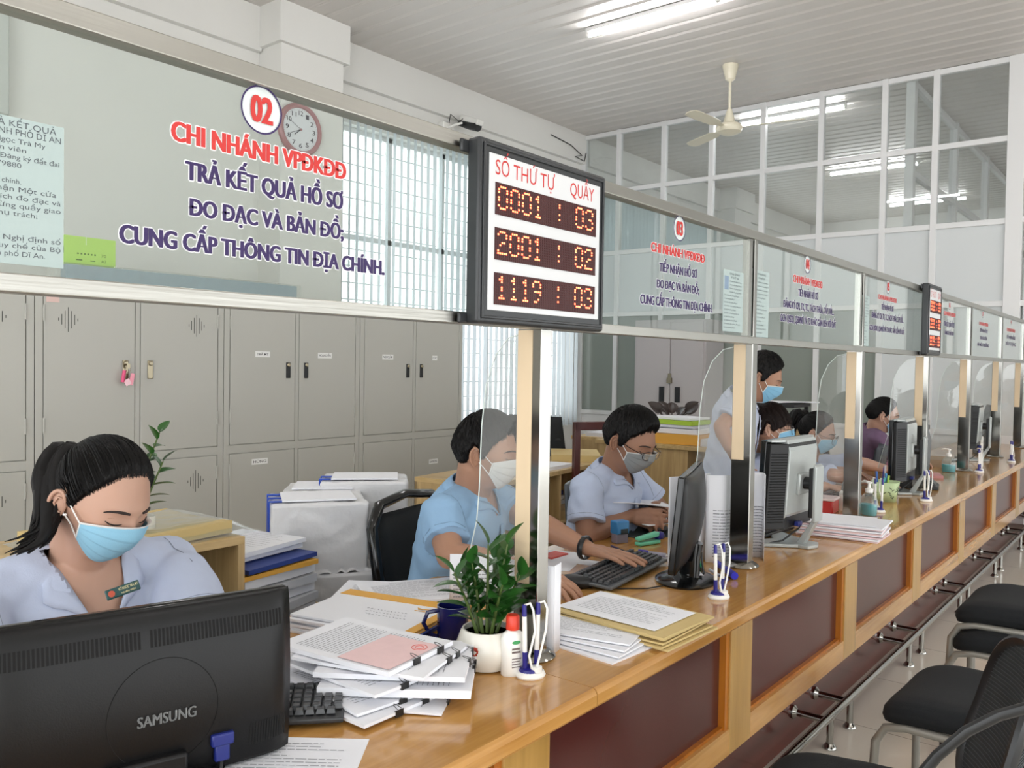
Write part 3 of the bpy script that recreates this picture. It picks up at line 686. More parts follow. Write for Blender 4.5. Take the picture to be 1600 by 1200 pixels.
vt.build('vent_slots', M_slot, hs, smooth=0)
lg = MB(); zc = zb+H1*.40
for dx in (-.0006, 0, .0006):
    vs, fs = text_mesh('SAMSUNG', .086, .0165, .0); lg.add([(surf_x(.0, zc)+.0035, -.044+v.x+.03+dx, zc-.008+v.y) for v in vs], fs); lg.build('logo', M_logo, hs, smooth=0)
rg = MB(); nn = 60; rp = []
for k in range(nn):
    a = 2*math.pi*k/nn; yy = .025+.082*math.cos(a); zz = zb+H1*.42+.085*math.sin(a); rp.append((surf_x(yy, min(zz, zb+H1*.99))+.0018, yy, zz))
rg.tube(rp, .0006, 5, closed=True).build('cover_groove', M_slot, hs)
MB().b2((.0, -.06, zb+.0), (.045, .06, zb+.05)).b2((.015, -.03, 0), (.035, .03, zb+.03)).build('neck', M_mon, t, bevel=.006)
MB().lathe([(.12, 0), (.122, .006), (.11, .014), (.05, .02)], (-.02, 0, 0), 40, sx=.85, sy=1.1).build('base', M_mong, t)
vg = MB().box((.03, .115, zb+.052), (.018, .036, .02)).box((.03, .115, zb+.03), (.012, .024, .028)).build('vga_plug', M_bluep, t, bevel=.003)
MB().tube([(.03, .115, zb+.02), (.031, .113, zb-.0), (.034, .108, .006), (.05, .07, .005)], .0035, 8).build('cable', M_cord, t)

def monitor(name, label, loc, rz, w, h, zb, style, tilt=0):
    t = thing('computer_monitor', label, 'monitor', loc, rz)
    tl = Matrix.Translation((0, 0, zb+h/2)) @ Matrix.Rotation(R_(tilt), 4, 'Y') @ Matrix.Translation((0, 0, -zb-h/2))
    if style == 'dell':
        MB().b2((-.035, -w/2, zb), (-.012, w/2, zb+h)).xf(tl).build('bezel', M_mong, t, bevel=.004)
        MB().b2((-.0362, -w/2+.014, zb+.018), (-.0352, w/2-.014, zb+h-.014)).xf(tl).build('screen', mat('dark_screen', '#0b0f16', .1), t, smooth=0)
        mb = MB()   # black vented flanks
        pr_ = [(-.012, -w/2), (.004, -w/2), (.045, -w/2+.075), (.045, w/2-.075), (.004, w/2), (-.012, w/2)]
        mb.prism([(x, y, zb+.004) for x, y in pr_], (0, 0, h-.014)).xf(tl); sh = mb.build('back_shell', M_mon, t, smooth=0, bevel=.003)
        mb = MB(); mb.prism([(x, -w/2+.06 if False else y, z) for x, y, z in [(.0, -w/2+.02, zb+h+.001), (.047, -w/2+.078, zb+h-.004), (.047, -w/2+.078, zb+.02), (.03, -w/2+.06, zb+.0)]], (0, w-.156, 0)) if False else None
        pp = [(-.010, zb+h+.003), (.036, zb+h+.003), (.0495, zb+h-.035), (.0495, zb+.06), (.025, zb-.002), (-.01, zb-.002)]
        MB().prism([(x, -w/2+.07, z) for x, z in pp], (0, w-.14, 0)).xf(tl).build('silver_cover', M_silver, t, smooth=0, bevel=.003)
        MB().prism([(-.0115, -w/2+.002, zb+h+.0025), (.006, -w/2+.002, zb+h+.0025), (.03, -w/2+.07, zb+h+.0025), (.03, w/2-.07, zb+h+.0025), (.006, w/2-.002, zb+h+.0025), (-.0115, w/2-.002, zb+h+.0025)], (0, 0, -.006)).xf(tl).build('top_cover', M_silver, t, smooth=0)
        v = MB()
        for k in range(26):
            z = zb+.03+k*(h-.07)/26
            for s in (-1, 1):
                y0, y1 = s*(w/2-.006), s*(w/2-.066)
                v.add([(.0095, y0, z), (.0425, y1, z), (.0425, y1, z+.004), (.0095, y0, z+.004)], [(0, 1, 2, 3)])
        v.xf(tl).build('vent_slots', M_slot, sh, smooth=0)
        MB().b2((.047, -.03, zb+h-.085), (.05, .03, zb+h-.06)).xf(tl).build('emblem', M_silver, t, bevel=.002)
        MB().b2((.047, -.05, zb+h*.38), (.062, .05, zb+h*.62)).xf(tl).build('mount', M_silver, t, bevel=.004)
        MB().cyl((.06, 0, zb+h*.5), (.095, 0, zb+h*.5), .024, n=20).build('hinge', M_black, t)
        MB().b2((.088, -.036, .115), (.108, .036, zb+h*.5+.06)).build('stand_back', M_black, t, bevel=.005)
        pp = [(.104, .10), (.116, .10), (.118, zb+h*.5+.065), (.106, zb+h*.5+.075)]
        cl = MB().prism([(x, -.038, z) for x, z in pp], (0, .076, 0)); cl.prism([(.098, -.014, .11), (.116, -.014, .11), (.07, -.02, .012), (.04, -.02, .012)], (0, .034, 0))
        cl.build('column', M_silver, t, bevel=.003)
        MB().prism([(-.14, -.15, 0), (-.10, -.16, 0), (.06, -.05, 0), (.10, -.05, 0), (.115, 0, 0), (.10, .05, 0), (.06, .05, 0), (-.10, .16, 0), (-.14, .15, 0), (-.06, 0, 0)], (0, 0, .014)).build('base', M_silver, t, smooth=0, bevel=.004)
        MB().box((.055, -.02, zb+.015), (.02, .034, .018)).xf(tl).build('vga_plug', M_bluep, t, bevel=.003)
        MB().tube([(.055, -.02, zb+.008), (.05, -.02, .07), (.0, -.05, .02), (-.06, -.12, .004), (-.13, -.25, .004)], .0035, 8).build('cable', M_cord, t)
    elif style == 'slim':
        mb = MB(); rows_ = [i/12 for i in range(13)]
        def sf(u, v):
            y = (u-.5)*w; e = max(0, 1-(abs(u-.5)*2)**4); return Vector((-.008+.045*e*(math.sin(math.pi*min(1, max(0, v)))**.5*.75+.1)+.004, y, zb+v*h))
        mb.grid(sf, 21, 13).xf(tl); mb.build('back_shell', M_mon, t, solid=.003)
        MB().box((-.014, 0, zb+h/2), (.02, w+.002, h+.002)).xf(tl).build('bezel', M_mong, t, bevel=.004)
        MB().box((-.0248, 0, zb+h/2), (.001, w-.03, h-.04)).xf(tl).build('screen', mat('dark_screen', '#0b0f16', .1), t, smooth=0)
        MB().tube([(.0, 0, .015), (.005, 0, .08), (.015, 0, zb+.06)], [(.025, .042), (.022, .035), (.024, .03)], 16).build('neck', M_mong, t)
        MB().lathe([(.11, 0), (.112, .006), (.1, .012), (.04, .02)], (-.01, 0, 0), 36, sx=.85, sy=1.1).build('base', M_mong, t)
        MB().box((.03, .06, zb+.03), (.02, .03, .03)).xf(tl).build('vga_plug', M_navy, t, bevel=.003)
        MB().tube([(.03, .06, zb+.015), (.03, .062, .06), (.04, .05, .012), (.02, .16, .004), (-.1, .25, .004)], .0035, 8).build('cable', M_cord, t)
    return t
def rzc(a): return R_(a)
q = at(1060, 907, Z=ZT)
monitor('m', 'slim black monitor with round base seen almost edge-on between the two seated men', (-.262, 2.40, ZT), R_(20), .45, .285, .065, 'slim', tilt=5)
monitor('m', 'silver-backed monitor on a silver stand beside the steel post, nearest of its kind', (-.235, 3.16, ZT), R_(-2), .40, .33, .075, 'dell', tilt=3)
monitor('m', 'silver-backed monitor on a stand in front of the woman in purple', (-.262, 4.90, ZT), R_(4), .40, .33, .075, 'dell', tilt=0)
monitor('m', 'farthest silver-backed monitor, near the end of the counter', (-.31, 7.10, ZT), R_(4), .40, .33, .095, 'dell', tilt=3)

# terminal blocks behind the far monitors
M_dkg = mat('dark_grey_plastic', '#4a4e50', .35)
q = at(1453, 745, Z=ZT); tt = thing('label_printer', 'grey upright machine with a slot on top behind the second silver monitor', 'printer', (-.36, 5.65, ZT), R_(5))
MB().prism([(-.06, -.07, 0), (.06, -.07, 0), (.07, -.07, .24), (.05, -.07, .31), (-.06, -.07, .31)], (0, .14, 0)).build('body', M_dkg, tt, bevel=.006)
MB().b2((-.06, -.075, .33), (.055, .075, .36)).b2((-.05, -.06, .3), (-.04, .06, .34)).build('lid', mat('mid_grey_plastic', '#7d8180', .35), tt, bevel=.004)
MB().b2((-.03, -.06, .305), (.06, .06, .33)).build('slot', M_black, tt)
tt = thing('desk_phone', 'black desk telephone with a sloping face on the counter before the sanitiser', 'phone', (-.245, 5.22, ZT), R_(10))
MB().prism([(-.1, -.09, 0), (.1, -.09, 0), (.1, -.09, .015), (-.07, -.09, .125), (-.1, -.09, .125)], (0, .18, 0)).build('body', M_black, tt, bevel=.004)
MB().prism([(.085, -.075, .0255), (-.06, -.075, .123), (-.06, .06, .123), (.085, .06, .0255)], (.003, 0, .004)).build('keypad', M_dkg, tt)
tt = thing('touch_terminal', 'dark tilted touch terminal with a pale mark on its back', 'terminal', (-.33, 7.75, ZT), R_(20))
MB().box((0, 0, .27), (.03, .32, .26), Matrix.Rotation(R_(18), 3, 'Y')).build('screen_body', M_dkg, tt, bevel=.006)
MB().box((.035, 0, .2), (.04, .22, .18), Matrix.Rotation(R_(12), 3, 'Y')).build('back_case', M_dkg, tt, bevel=.008)
MB().b2((-.08, -.1, 0), (.08, .1, .03)).b2((-.01, -.05, .02), (.03, .05, .14)).build('stand', M_black, tt, bevel=.004)
MB().prism([(.062, -.02, .17), (.062, .0, .25), (.062, .008, .25), (.062, .03, .17), (.062, .015, .17), (.062, .004, .22), (.062, -.008, .17)], (.002, 0, 0)).build('mark', M_white, tt, smooth=0)

# --- keyboards ---
M_key = mat('key_black', '#343537', .28); M_kb = mat('keyboard_case', '#2a2b2d', .35); M_keyg = mat('keyboard_grey_trim', '#55585b', .3)
def keyboard(label, loc, rz, trim=None, w=.45, d=.155):
    t = thing('keyboard', label, 'keyboard', loc, rz)
    sec = [(-d/2, .004), (d/2, .014), (d/2, .024), (-d/2, .014)]
    MB().prism([(-w/2, a, z+.004) for a, z in sec], (w, 0, 0)).build('case', trim or M_kb, t, smooth=0, bevel=.003)
    keys = []
    rows = [(-.055, 'b'), (-.036, 'n'), (-.017, 'n'), (.002, 'n'), (.021, 'n'), (.05, 'f')]
    cells = []
    for yy, kd in rows:
        x = -w/2+.012
        while x < w/2-.02:
            kw = .0165
            if kd == 'b' and -.13 < x < -.04: kw = .1
            if not (.083 < x+kw/2-.0 < .092 or .145 < x+kw/2 < .152): cells.append((x, x+kw, yy))
            x += kw+.0025
    kb_ = MB()
    for a, b_, yy in cells:
        zz = .0235+(yy+d/2)/d*.010
        bm_ = [(a, yy-.008, zz-.004), (b_, yy-.008, zz-.004), (b_, yy+.008, zz-.0035), (a, yy+.008, zz-.0035)]
        tp = [(a+.002, yy-.006, zz+.004), (b_-.002, yy-.006, zz+.004), (b_-.002, yy+.006, zz+.0045), (a+.002, yy+.006, zz+.0045)]
        kb_.add(bm_+tp, [(3, 2, 1, 0), (4, 5, 6, 7), (0, 1, 5, 4), (1, 2, 6, 5), (2, 3, 7, 6), (3, 0, 4, 7)])
    o = kb_.build('keys', M_key, t, smooth=0); o['kind'] = 'stuff'
    for s in (-1, 1): MB().box((s*(w/2-.05), d/2-.02, .008), (.03, .012, .018)).build('foot', M_black, t, bevel=.002)
    return t
kA = at(540, 1095, Z=ZT+.02)
keyboard('black keyboard half hidden behind the big foreground monitor', (kA.x-.155, kA.y-.165, ZT), R_(48))
k2c = (at(908, 911, Z=ZT+.02)+at(973, 922, Z=ZT+.02)+at(1028, 869, Z=ZT+.02)+at(953, 858, Z=ZT+.02))/4
keyboard('black keyboard with grey trim under the hand of the man in blue', (k2c.x, k2c.y, ZT), R_(90+7), trim=M_keyg)
keyboard('black keyboard behind the nearest silver-backed monitor', (-.40, 3.22, ZT), R_(90-4), w=.43)
keyboard('black keyboard beside the steel post in front of the woman in round glasses', (-.43, 4.35, ZT), R_(90+4), w=.40)

# --- mouse and pad ---
q = at(888, 912, Z=ZT+.012)
ms = thing('computer_mouse', 'black computer mouse under the right hand of the man in blue', 'mouse', (q.x+.012, q.y+.02, ZT), R_(115))
MB().grid(lambda u, v: Vector((.031*math.sin(math.pi*v)**.7*math.cos(2*math.pi*u), -.055*math.cos(math.pi*v), max(0, .017+.021*math.sin(2*math.pi*u)*math.sin(math.pi*v)**.6))), 24, 14, closeu=True).build('shell', M_black, ms)
MB().cyl((-.004, -.03, .036), (.004, -.03, .036), .007, n=12).build('wheel', M_dkg, ms)
cbm = MB().tube([ (q.x+.07, q.y+.045, ZT+.004), (q.x+.13, q.y+.09, ZT+.003), (k2c.x+.16, k2c.y-.1, ZT+.003), (k2c.x+.2, k2c.y+.02, ZT+.003), (-.30, 2.32, ZT+.003)], .002, 6).build('mouse_cable', M_cord)
tag(cbm, 'thin black cable curling over the counter from keyboard to the slim monitor', 'cable')
q = at(1010, 832, Z=ZT); mp_ = MB().prism([(q.x-.13, q.y-.12, ZT+.0005), (q.x+.1, q.y-.14, ZT+.0005), (q.x+.12, q.y+.12, ZT+.0005), (q.x-.1, q.y+.14, ZT+.0005)], (0, 0, .003)).build('mouse_pad', mat('dark_teal_mat', '#1e2a2c', .7), smooth=0)
tag(mp_, 'dark mouse pad on the desk before the man in glasses', 'mouse pad')
ms2 = dup(ms, (q.x+.03, q.y+.01, ZT+.004), R_(100), 'black mouse lying on the dark mouse pad')

# --- pen stands: two chained pens upright in a white and blue base ---
def pen_stand(label, loc, rz, s=1.0, group='paired pens on the counter'):
    t = thing('pen_stand', label, 'pen stand', loc, rz, group)
    MB().lathe([(.032, 0), (.034, .004), (.031, .010), (.026, .013)], n=28, sx=.85, sy=1).build('base', M_white, t)
    MB().lathe([(.027, .012), (.024, .018), (.016, .021)], n=24, sx=.85, sy=1).build('blue_top', M_navy, t)
    MB().lathe([(.013, .016), (.013, .026), (.008, .028)], (.012, .006, -.003), 20).build('badge', M_white, t)
    for k, (yy, lean) in enumerate(((-.014, -.05), (.014, .03))):
        p = MB().tube([(0, yy, .018), (0, yy+lean*.045*.6, .055)], .0058, 12).build('blue_holder', M_navy, t)
        q = MB().tube([(0, yy+lean*.045*.6, .052), (0, yy+lean*.14*.6, .14)], [.0054, .005], 12).build('pen', M_white, t)
        MB().tube([(0, yy+lean*.14*.6, .132), (0, yy+lean*.155*.6, .157)], [.0056, .0045], 12).build('pen_cap', M_navy, q)
        top = Vector((0, yy+lean*.155*.6, .155)); sg = 1 if k else -1
        MB().tube([top, top+Vector((.004, .012*1, .004)), top+Vector((.008, .018*1, -.012)), (.012, yy+.016, .10), (.015, yy+.0, .05), (.014, yy*.4, .02)], .0026, 8).build('cord', M_white, t)
    return t
PS = [(829, 1056, 'paired blue and white counter pens beside the red-capped bottle, nearest'), (1123, 934, 'paired blue and white counter pens on the counter before the slim black monitor'), (1447, 783, 'blue and white counter pen by the foot of the second silver monitor'), (1530, 738, 'paired blue and white counter pens standing right of the far sanitiser'), (1580, 722, 'farthest paired blue and white counter pens by the end of the counter')]
P0 = None
for i, (x, y, lb) in enumerate(PS):
    q = at(x, y, Z=ZT)
    if P0 is None: P0 = pen_stand(lb, q, R_(-20))
    else: dup(P0, q, R_(random.uniform(-50, 30)), lb)
q = at(1372, 800, Z=ZT); dup(P0, q, R_(80), 'counter pens half hidden behind the near sanitiser bottle')

# --- bottles ---
M_gel = mat('blue_gel', '#3fb5bf', .2, alpha=.85); M_pet = glass('clear_plastic', (.9, .95, .95), refl=1.5, dirt=.12)
def sanitiser(label, loc, rz):
    t = thing('sanitiser_bottle', label, 'bottle', loc, rz, 'hand sanitiser pumps')
    MB().lathe([(.036, 0), (.04, .006), (.041, .06), (.036, .082), (.022, .098), (.014, .104), (.014, .11)], n=28, sx=.7, sy=1.12).build('bottle', M_pet, t)
    MB().lathe([(.034, .003), (.037, .008), (.038, .05), (.038, .052)], n=28, sx=.7, sy=1.12).build('gel', M_gel, t)
    MB().lathe([(.015, .104), (.017, .106), (.017, .122), (.008, .126), (.006, .145), (.012, .147), (.013, .153), (.004, .156)], n=18).tube([(0, 0, .15), (0, .03, .153), (0, .045, .148)], [(.007, .009), (.005, .007), (.004, .005)], 8).build('pump', M_white, t)
    return t
s0 = sanitiser('clear pump bottle of blue hand gel behind the stacked files, nearer the camera', at(1357, 805, Z=ZT), R_(60))
dup(s0, at(1482, 738, Z=ZT), R_(80), 'clear pump bottle of blue hand gel beside the fifth post')
q = at(800, 1053, Z=ZT); bt = thing('lotion_bottle', 'small white bottle with a red cap and printed label beside the plant pot', 'bottle', q, R_(-25))
bw = MB().lathe([(.0, 0), (.024, 0), (.026, .003), (.026, .078), (.022, .09), (.013, .096), (.013, .1)][1:], n=32, sx=.72, sy=1).build('body', M_white, bt)
MB().lathe([(.0145, .098), (.015, .1), (.0145, .126), (.012, .129)], n=24).build('cap', mat('red_cap', '#d33a22', .35), bt)
lb = MB()
for k, (a, b_) in enumerate(((.062, .058), (.055, .051), (.040, .038), (.034, .032), (.028, .026), (.022, .02))):
    lb.b2((.0189, -.010, b_), (.0195, .008+(k % 3)*.002, a))
lb.build('label_print', mat('grey_print', '#6b5c5a', .6), bw, smooth=0)
MB().lathe([(.01, 0), (.01, .0005)], n=16, sx=.4).xf(Matrix.Translation((.0188, .0, .074)) @ Matrix.Rotation(R_(90), 4, 'Y')).build('leaf_mark', mat('leaf_green_print', '#3f9a5a', .5), bw)
q = at(1318, 797, Z=ZT); bt = thing('spray_bottle', 'small white spray bottle with a grey nozzle beside the red box', 'bottle', (q.x, q.y, ZT))
MB().lathe([(.02, 0), (.021, .004), (.021, .085), (.012, .095)], n=22).build('body', M_white, bt); MB().lathe([(.013, .092), (.012, .11), (.008, .125), (.006, .135)], n=16).build('nozzle', mat('grey_nozzle', '#7e8083', .4), bt)
q = at(1290, 800, Z=ZT); bt = thing('plastic_box', 'translucent red plastic box on the counter behind the stacked files', 'box', (q.x, q.y, ZT), R_(5))
MB().box((0, 0, .03), (.09, .12, .06)).build('body', mat('red_plastic', '#b3241f', .3), bt, bevel=.006); MB().box((0, 0, .066), (.1, .13, .012)).build('lid', mat('pale_lid', '#d9c4c0', .3), bt, bevel=.004)
q = at(1585, 700, Z=ZT); bt = thing('white_flask', 'white bottle standing at the far end of the counter', 'bottle', (-.45, 8.2, ZT))
MB().lathe([(.035, 0), (.036, .01), (.036, .2), (.028, .215)], n=20).build('body', M_white, bt); MB().lathe([(.03, .212), (.031, .22), (.031, .27), (.026, .275)], n=20).build('cap', M_steel2, bt)

# --- basket of pens ---
q = at(1389, 783, Z=ZT); bk = thing('pen_basket', 'pale green lattice basket full of pens on the counter', 'basket', (q.x-.02, q.y, ZT), R_(10))
M_bask = mat('pale_green_plastic', '#b3c79a', .45)
MB().grid(lambda u, v: Vector(((.052+.014*v)*math.copysign(abs(math.cos(2*math.pi*u))**.45, math.cos(2*math.pi*u)), (.05+.014*v)*math.copysign(abs(math.sin(2*math.pi*u))**.45, math.sin(2*math.pi*u)), .1*v)), 28, 2, closeu=True).build('wall', M_bask, bk, solid=.003)
ho = MB()
for k in range(40):
    u = random.random(); v = random.uniform(.15, .8); a = 2*math.pi*u; rr = 1.03
    px = (.052+.014*v)*math.copysign(abs(math.cos(a))**.45, math.cos(a))*rr; py = (.05+.014*v)*math.copysign(abs(math.sin(a))**.45, math.sin(a))*rr
    ho.box((px, py, .1*v), (.0025 if abs(math.cos(a)) > abs(math.sin(a)) else .014, .014 if abs(math.cos(a)) > abs(math.sin(a)) else .0025, .004), Matrix.Rotation(random.uniform(-1, 1), 3, 'X' if abs(math.cos(a)) > abs(math.sin(a)) else 'Y'))
ho.build('lattice_holes', mat('basket_gap', '#4c5646', .8), bk, smooth=0)
MB().b2((-.048, -.046, .002), (.048, .046, .006)).build('bottom', M_bask, bk)
for k, (dx, dy, cl, L, lx, ly) in enumerate(((-.02, .02, '#2536a0', .17, .2, -.2), (.01, -.02, '#8fb13a', .13, .1, .3), (.02, .02, '#3f86b8', .14, -.3, -.4), (-.03, -.02, '#2c59a0', .15, -.1, -.15), (.0, 0, '#9a8f94', .18, -.1, .12), (-.01, -.03, '#3aa0a0', .12, .2, .1))):
    p = MB().tube([(q.x-.02+dx, q.y+dy, ZT+.01), (q.x-.02+dx+lx*.06, q.y+dy+ly*.06, ZT+L)], .006, 8).build('pen', mat('pen_%s' % cl[1:], cl, .4))
    tag(p, ['dark blue pen sticking up from the green basket', 'olive marker in the green basket', 'light blue marker leaning in the green basket', 'blue ruler-like pen at the left of the green basket', 'tall grey pen leaning in the green basket', 'short teal pen in the green basket'][k], 'pen', 'pens in the green basket')

# --- stamp, stapler, marker, pens ---
q = at(968, 848, Z=ZT); s = thing('office_stamp', 'blue self-inking stamp on the desk edge before the man in glasses', 'stamp', (q.x, q.y, ZT), R_(-20))
MB().b2((-.022, -.03, .035), (.022, .03, .085)).build('handle', mat('stamp_blue', '#2f77ad', .3), s, bevel=.005)
MB().b2((-.018, -.027, 0), (.018, .027, .036)).build('foot', mat('stamp_clear', '#7f7884', .2), s, bevel=.003); MB().b2((.0218, -.012, .036), (.023, .022, .056)).build('window', M_black, s)
q = at(1012, 851, Z=ZT); s = thing('stapler', 'mint green stapler lying on the desk', 'stapler', (q.x, q.y, ZT), R_(75))
MB().box((0, 0, .008), (.11, .03, .014)).build('base', mat('mint_plastic', '#68c3a0', .35), s, bevel=.004); MB().prism([(-.055, -.014, .02), (.05, -.014, .028), (.05, -.014, .045), (-.055, -.014, .032)], (0, .028, 0)).build('arm', mat('mint_plastic', '#68c3a0', .35), s, bevel=.004)
MB().box((.06, 0, .028), (.035, .034, .03)).build('blue_end', M_navy, s, bevel=.01)
def pen(label, a, b_, col1, col2, r=.006, grp=None):
    a = Vector(a); b_ = Vector(b_); t = thing('pen', label, 'pen', a); d = b_-a
    MB().tube([(0, 0, 0), d*.35], r, 10).build('cap', mat('pen_'+col1[1:], col1, .35), t); MB().tube([d*.35, d*.97], r*.85, 10).build('barrel', mat('pen_'+col2[1:], col2, .35), t); MB().tube([d*.97, d*1.03], [r*.5, r*.2], 8).build('tip', M_white, t)
    return t
zz = ZT+.009
pen('thick purple-capped marker lying behind the keyboard', at(998, 862, Z=zz), at(1042, 868, Z=zz), '#33209a', '#9a96a6', .009)
pen('thin black pen lying behind the hand on the keyboard', at(955, 853, Z=ZT+.005), at(988, 866, Z=ZT+.005), '#2a2350', '#1d1d28', .004)
pen('fat blue marker lying at the foot of the second steel post', at(1148, 900, Z=zz+.004), at(1118, 878, Z=zz+.004), '#1f1fae', '#2a2ab8', .012)
pen('short blue pen lying beside the fat marker by the second post', at(1136, 906, Z=zz), at(1108, 890, Z=zz), '#2a2080', '#d8d8e0', .006)
q = at(1078, 892, Z=ZT); s = thing('tape_roll', 'small green tape roll on the counter behind the slim monitor', 'tape', (q.x-.02, q.y+.05, ZT))
MB().lathe([(.035, 0), (.036, .004), (.036, .018), (.024, .018), (.024, .0)], n=24).build('roll', mat('green_tape', '#2f9a6a', .3), s)

# --- mug ---
q = at(712, 1008, Z=ZT); s = thing('mug', 'dark blue mug with a handle half hidden behind the potted plant', 'mug', (q.x-.02, q.y+.01, ZT), R_(-130))
MB().lathe([(.034, 0), (.037, .004), (.038, .09), (.035, .09), (.034, .01), (.002, .008)], n=28).build('body', mat('navy_glaze', '#151a52', .12), s)
MB().tube([(.036, 0, .078), (.06, 0, .075), (.07, 0, .05), (.055, 0, .022), (.036, 0, .015)], .0055, 8).build('handle', mat('navy_glaze', '#151a52', .12), s)

# ================= plants =================
M_leaf = mat('glossy_leaf', '#27541f', .28, noise_amt=.3, noise_scale=25); M_stem = mat('green_stem', '#4c5f2a', .5); M_pot = mat('white_glazed_pot', '#dfdcd2', .22, noise_amt=.04, noise_scale=12)
def leaf(mb, base, d, up, L, W):
    d = Vector(d).normalized(); s_ = d.cross(Vector(up)).normalized(); n_ = s_.cross(d).normalized()
    def f(u, v):
        w = W*math.sin(math.pi*min(1, v**.8))**.75*(1 if v < .995 else 0); x = (u-.5)*2
        return Vector(base)+d*L*v+s_*x*w*.5+n_*(abs(x)*w*.16-.22*L*v*v)
    mb.grid(f, 5, 8)
def zz_plant(name, label, loc, pot, stems, potr=.05, poth=.07):
    t = thing(name, label, 'plant', loc)
    if pot == 'round':
        p_ = MB().lathe([(potr*.55, 0), (potr*.8, .004), (potr*1.0, poth*.35), (potr*1.02, poth*.6), (potr*.86, poth*.95), (potr*.82, poth), (potr*.76, poth), (potr*.78, poth*.85), (.004, poth*.8)], n=40).build('pot', M_pot, t)
        e = MB()
        for k in range(5): e.lathe([(.004, 0), (.004, .001)], n=5).xf(Matrix.Identity(4))
        MB().lathe([(potr*.78, poth*.86), (.004, poth*.86)], n=24).build('soil', mat('pebble_soil', '#7d7260', .9, noise_amt=.5, noise_scale=60, bump=.8, bump_scale=90), p_)
        a = R_(-72)+.0; c = Vector((math.cos(a)*potr*.99, math.sin(a)*potr*.99, poth*.6)); em = MB()
        for k in range(7):
            b_ = k*math.pi*2/7; ax = Vector((-math.sin(a), math.cos(a), 0)); cc = c+ax*.005*math.cos(b_)+Vector((0, 0, .006*math.sin(b_)))+Vector((math.cos(a), math.sin(a), 0))*.0005
            em.box(cc, (.0022, .006, .007), Matrix.Rotation(a, 3, 'Z'))
        em.build('red_flower_mark', mat('red_mark', '#b8402e', .5), p_)
    elif pot == 'tall':
        MB().lathe([(potr, 0), (potr*1.02, .01), (potr, poth), (potr*.9, poth), (potr*.9, .02), (.004, .02)], n=28).build('vase', M_pot, t)
    for (pts, nl, L, W, seed) in stems:
        rnd = random.Random(seed); sm = MB().tube(pts, [.0045, .0035, .002][:len(pts)] if len(pts) == 3 else .003, 8).build('stem', M_stem, t)
        lm = MB(); P_ = [Vector(p) for p in pts]
        for k in range(nl):
            f = .25+.75*k/(nl-1) if nl > 1 else 1; x = f*(len(P_)-1); i = min(int(x), len(P_)-2); b_ = P_[i].lerp(P_[i+1], x-i); ax = (P_[i+1]-P_[i]).normalized()
            side = ax.orthogonal().normalized(); side = Matrix.Rotation(rnd.uniform(-.5, .5)+(0 if k % 2 else math.pi)+seed, 3, ax) @ side
            dd = (ax*(.7 if k < nl-1 else 3)+side*.9+Vector((0, 0, rnd.uniform(-.2, .3)))); leaf(lm, b_, dd, ax+Vector((.01, .02, .03)), L*rnd.uniform(.8, 1.15)*(1.0-.15*f), W*rnd.uniform(.85, 1.1))
        lm.build('leaves', M_leaf, sm)
    return t
q = at(760, 1040, Z=ZT); rnd = random.Random(3); st_ = []
for k, (dx, dy, h, nl) in enumerate(((-.045, -.06, .14, 9), (-.02, -.03, .16, 9), (.0, .0, .20, 10), (.03, .03, .20, 10), (.05, .05, .13, 9), (-.03, .06, .15, 9), (.05, -.01, .12, 8), (-.07, .0, .12, 8))):
    st_.append(([(dx*.25, dy*.25, .065), (dx*.6, dy*.6, .07+h*.5), (dx, dy, .07+h)], nl, .068, .033, k*1.7))
zz_plant('potted_plant', 'leafy green plant in a round white pot with a red mark, standing on the counter', q, 'round', st_, .067, .086)
q = at(222, 812, w=2.35)
st_ = [([(0, 0, .18), (.0, .0, .3), (.0, .05, .42)], 10, .06, .032, 1.2), ([(0, 0, .18), (.0, .02, .25), (.02, .05, .34)], 9, .06, .032, 3.3), ([(0, 0, .18), (.0, -.02, .24), (.0, -.04, .3)], 8, .05, .03, 5)]
zz_plant('vase_plant', 'green sprigs in a tall white vase behind the ponytailed woman', (q.x, q.y, .80), 'tall', st_, .035, .19)
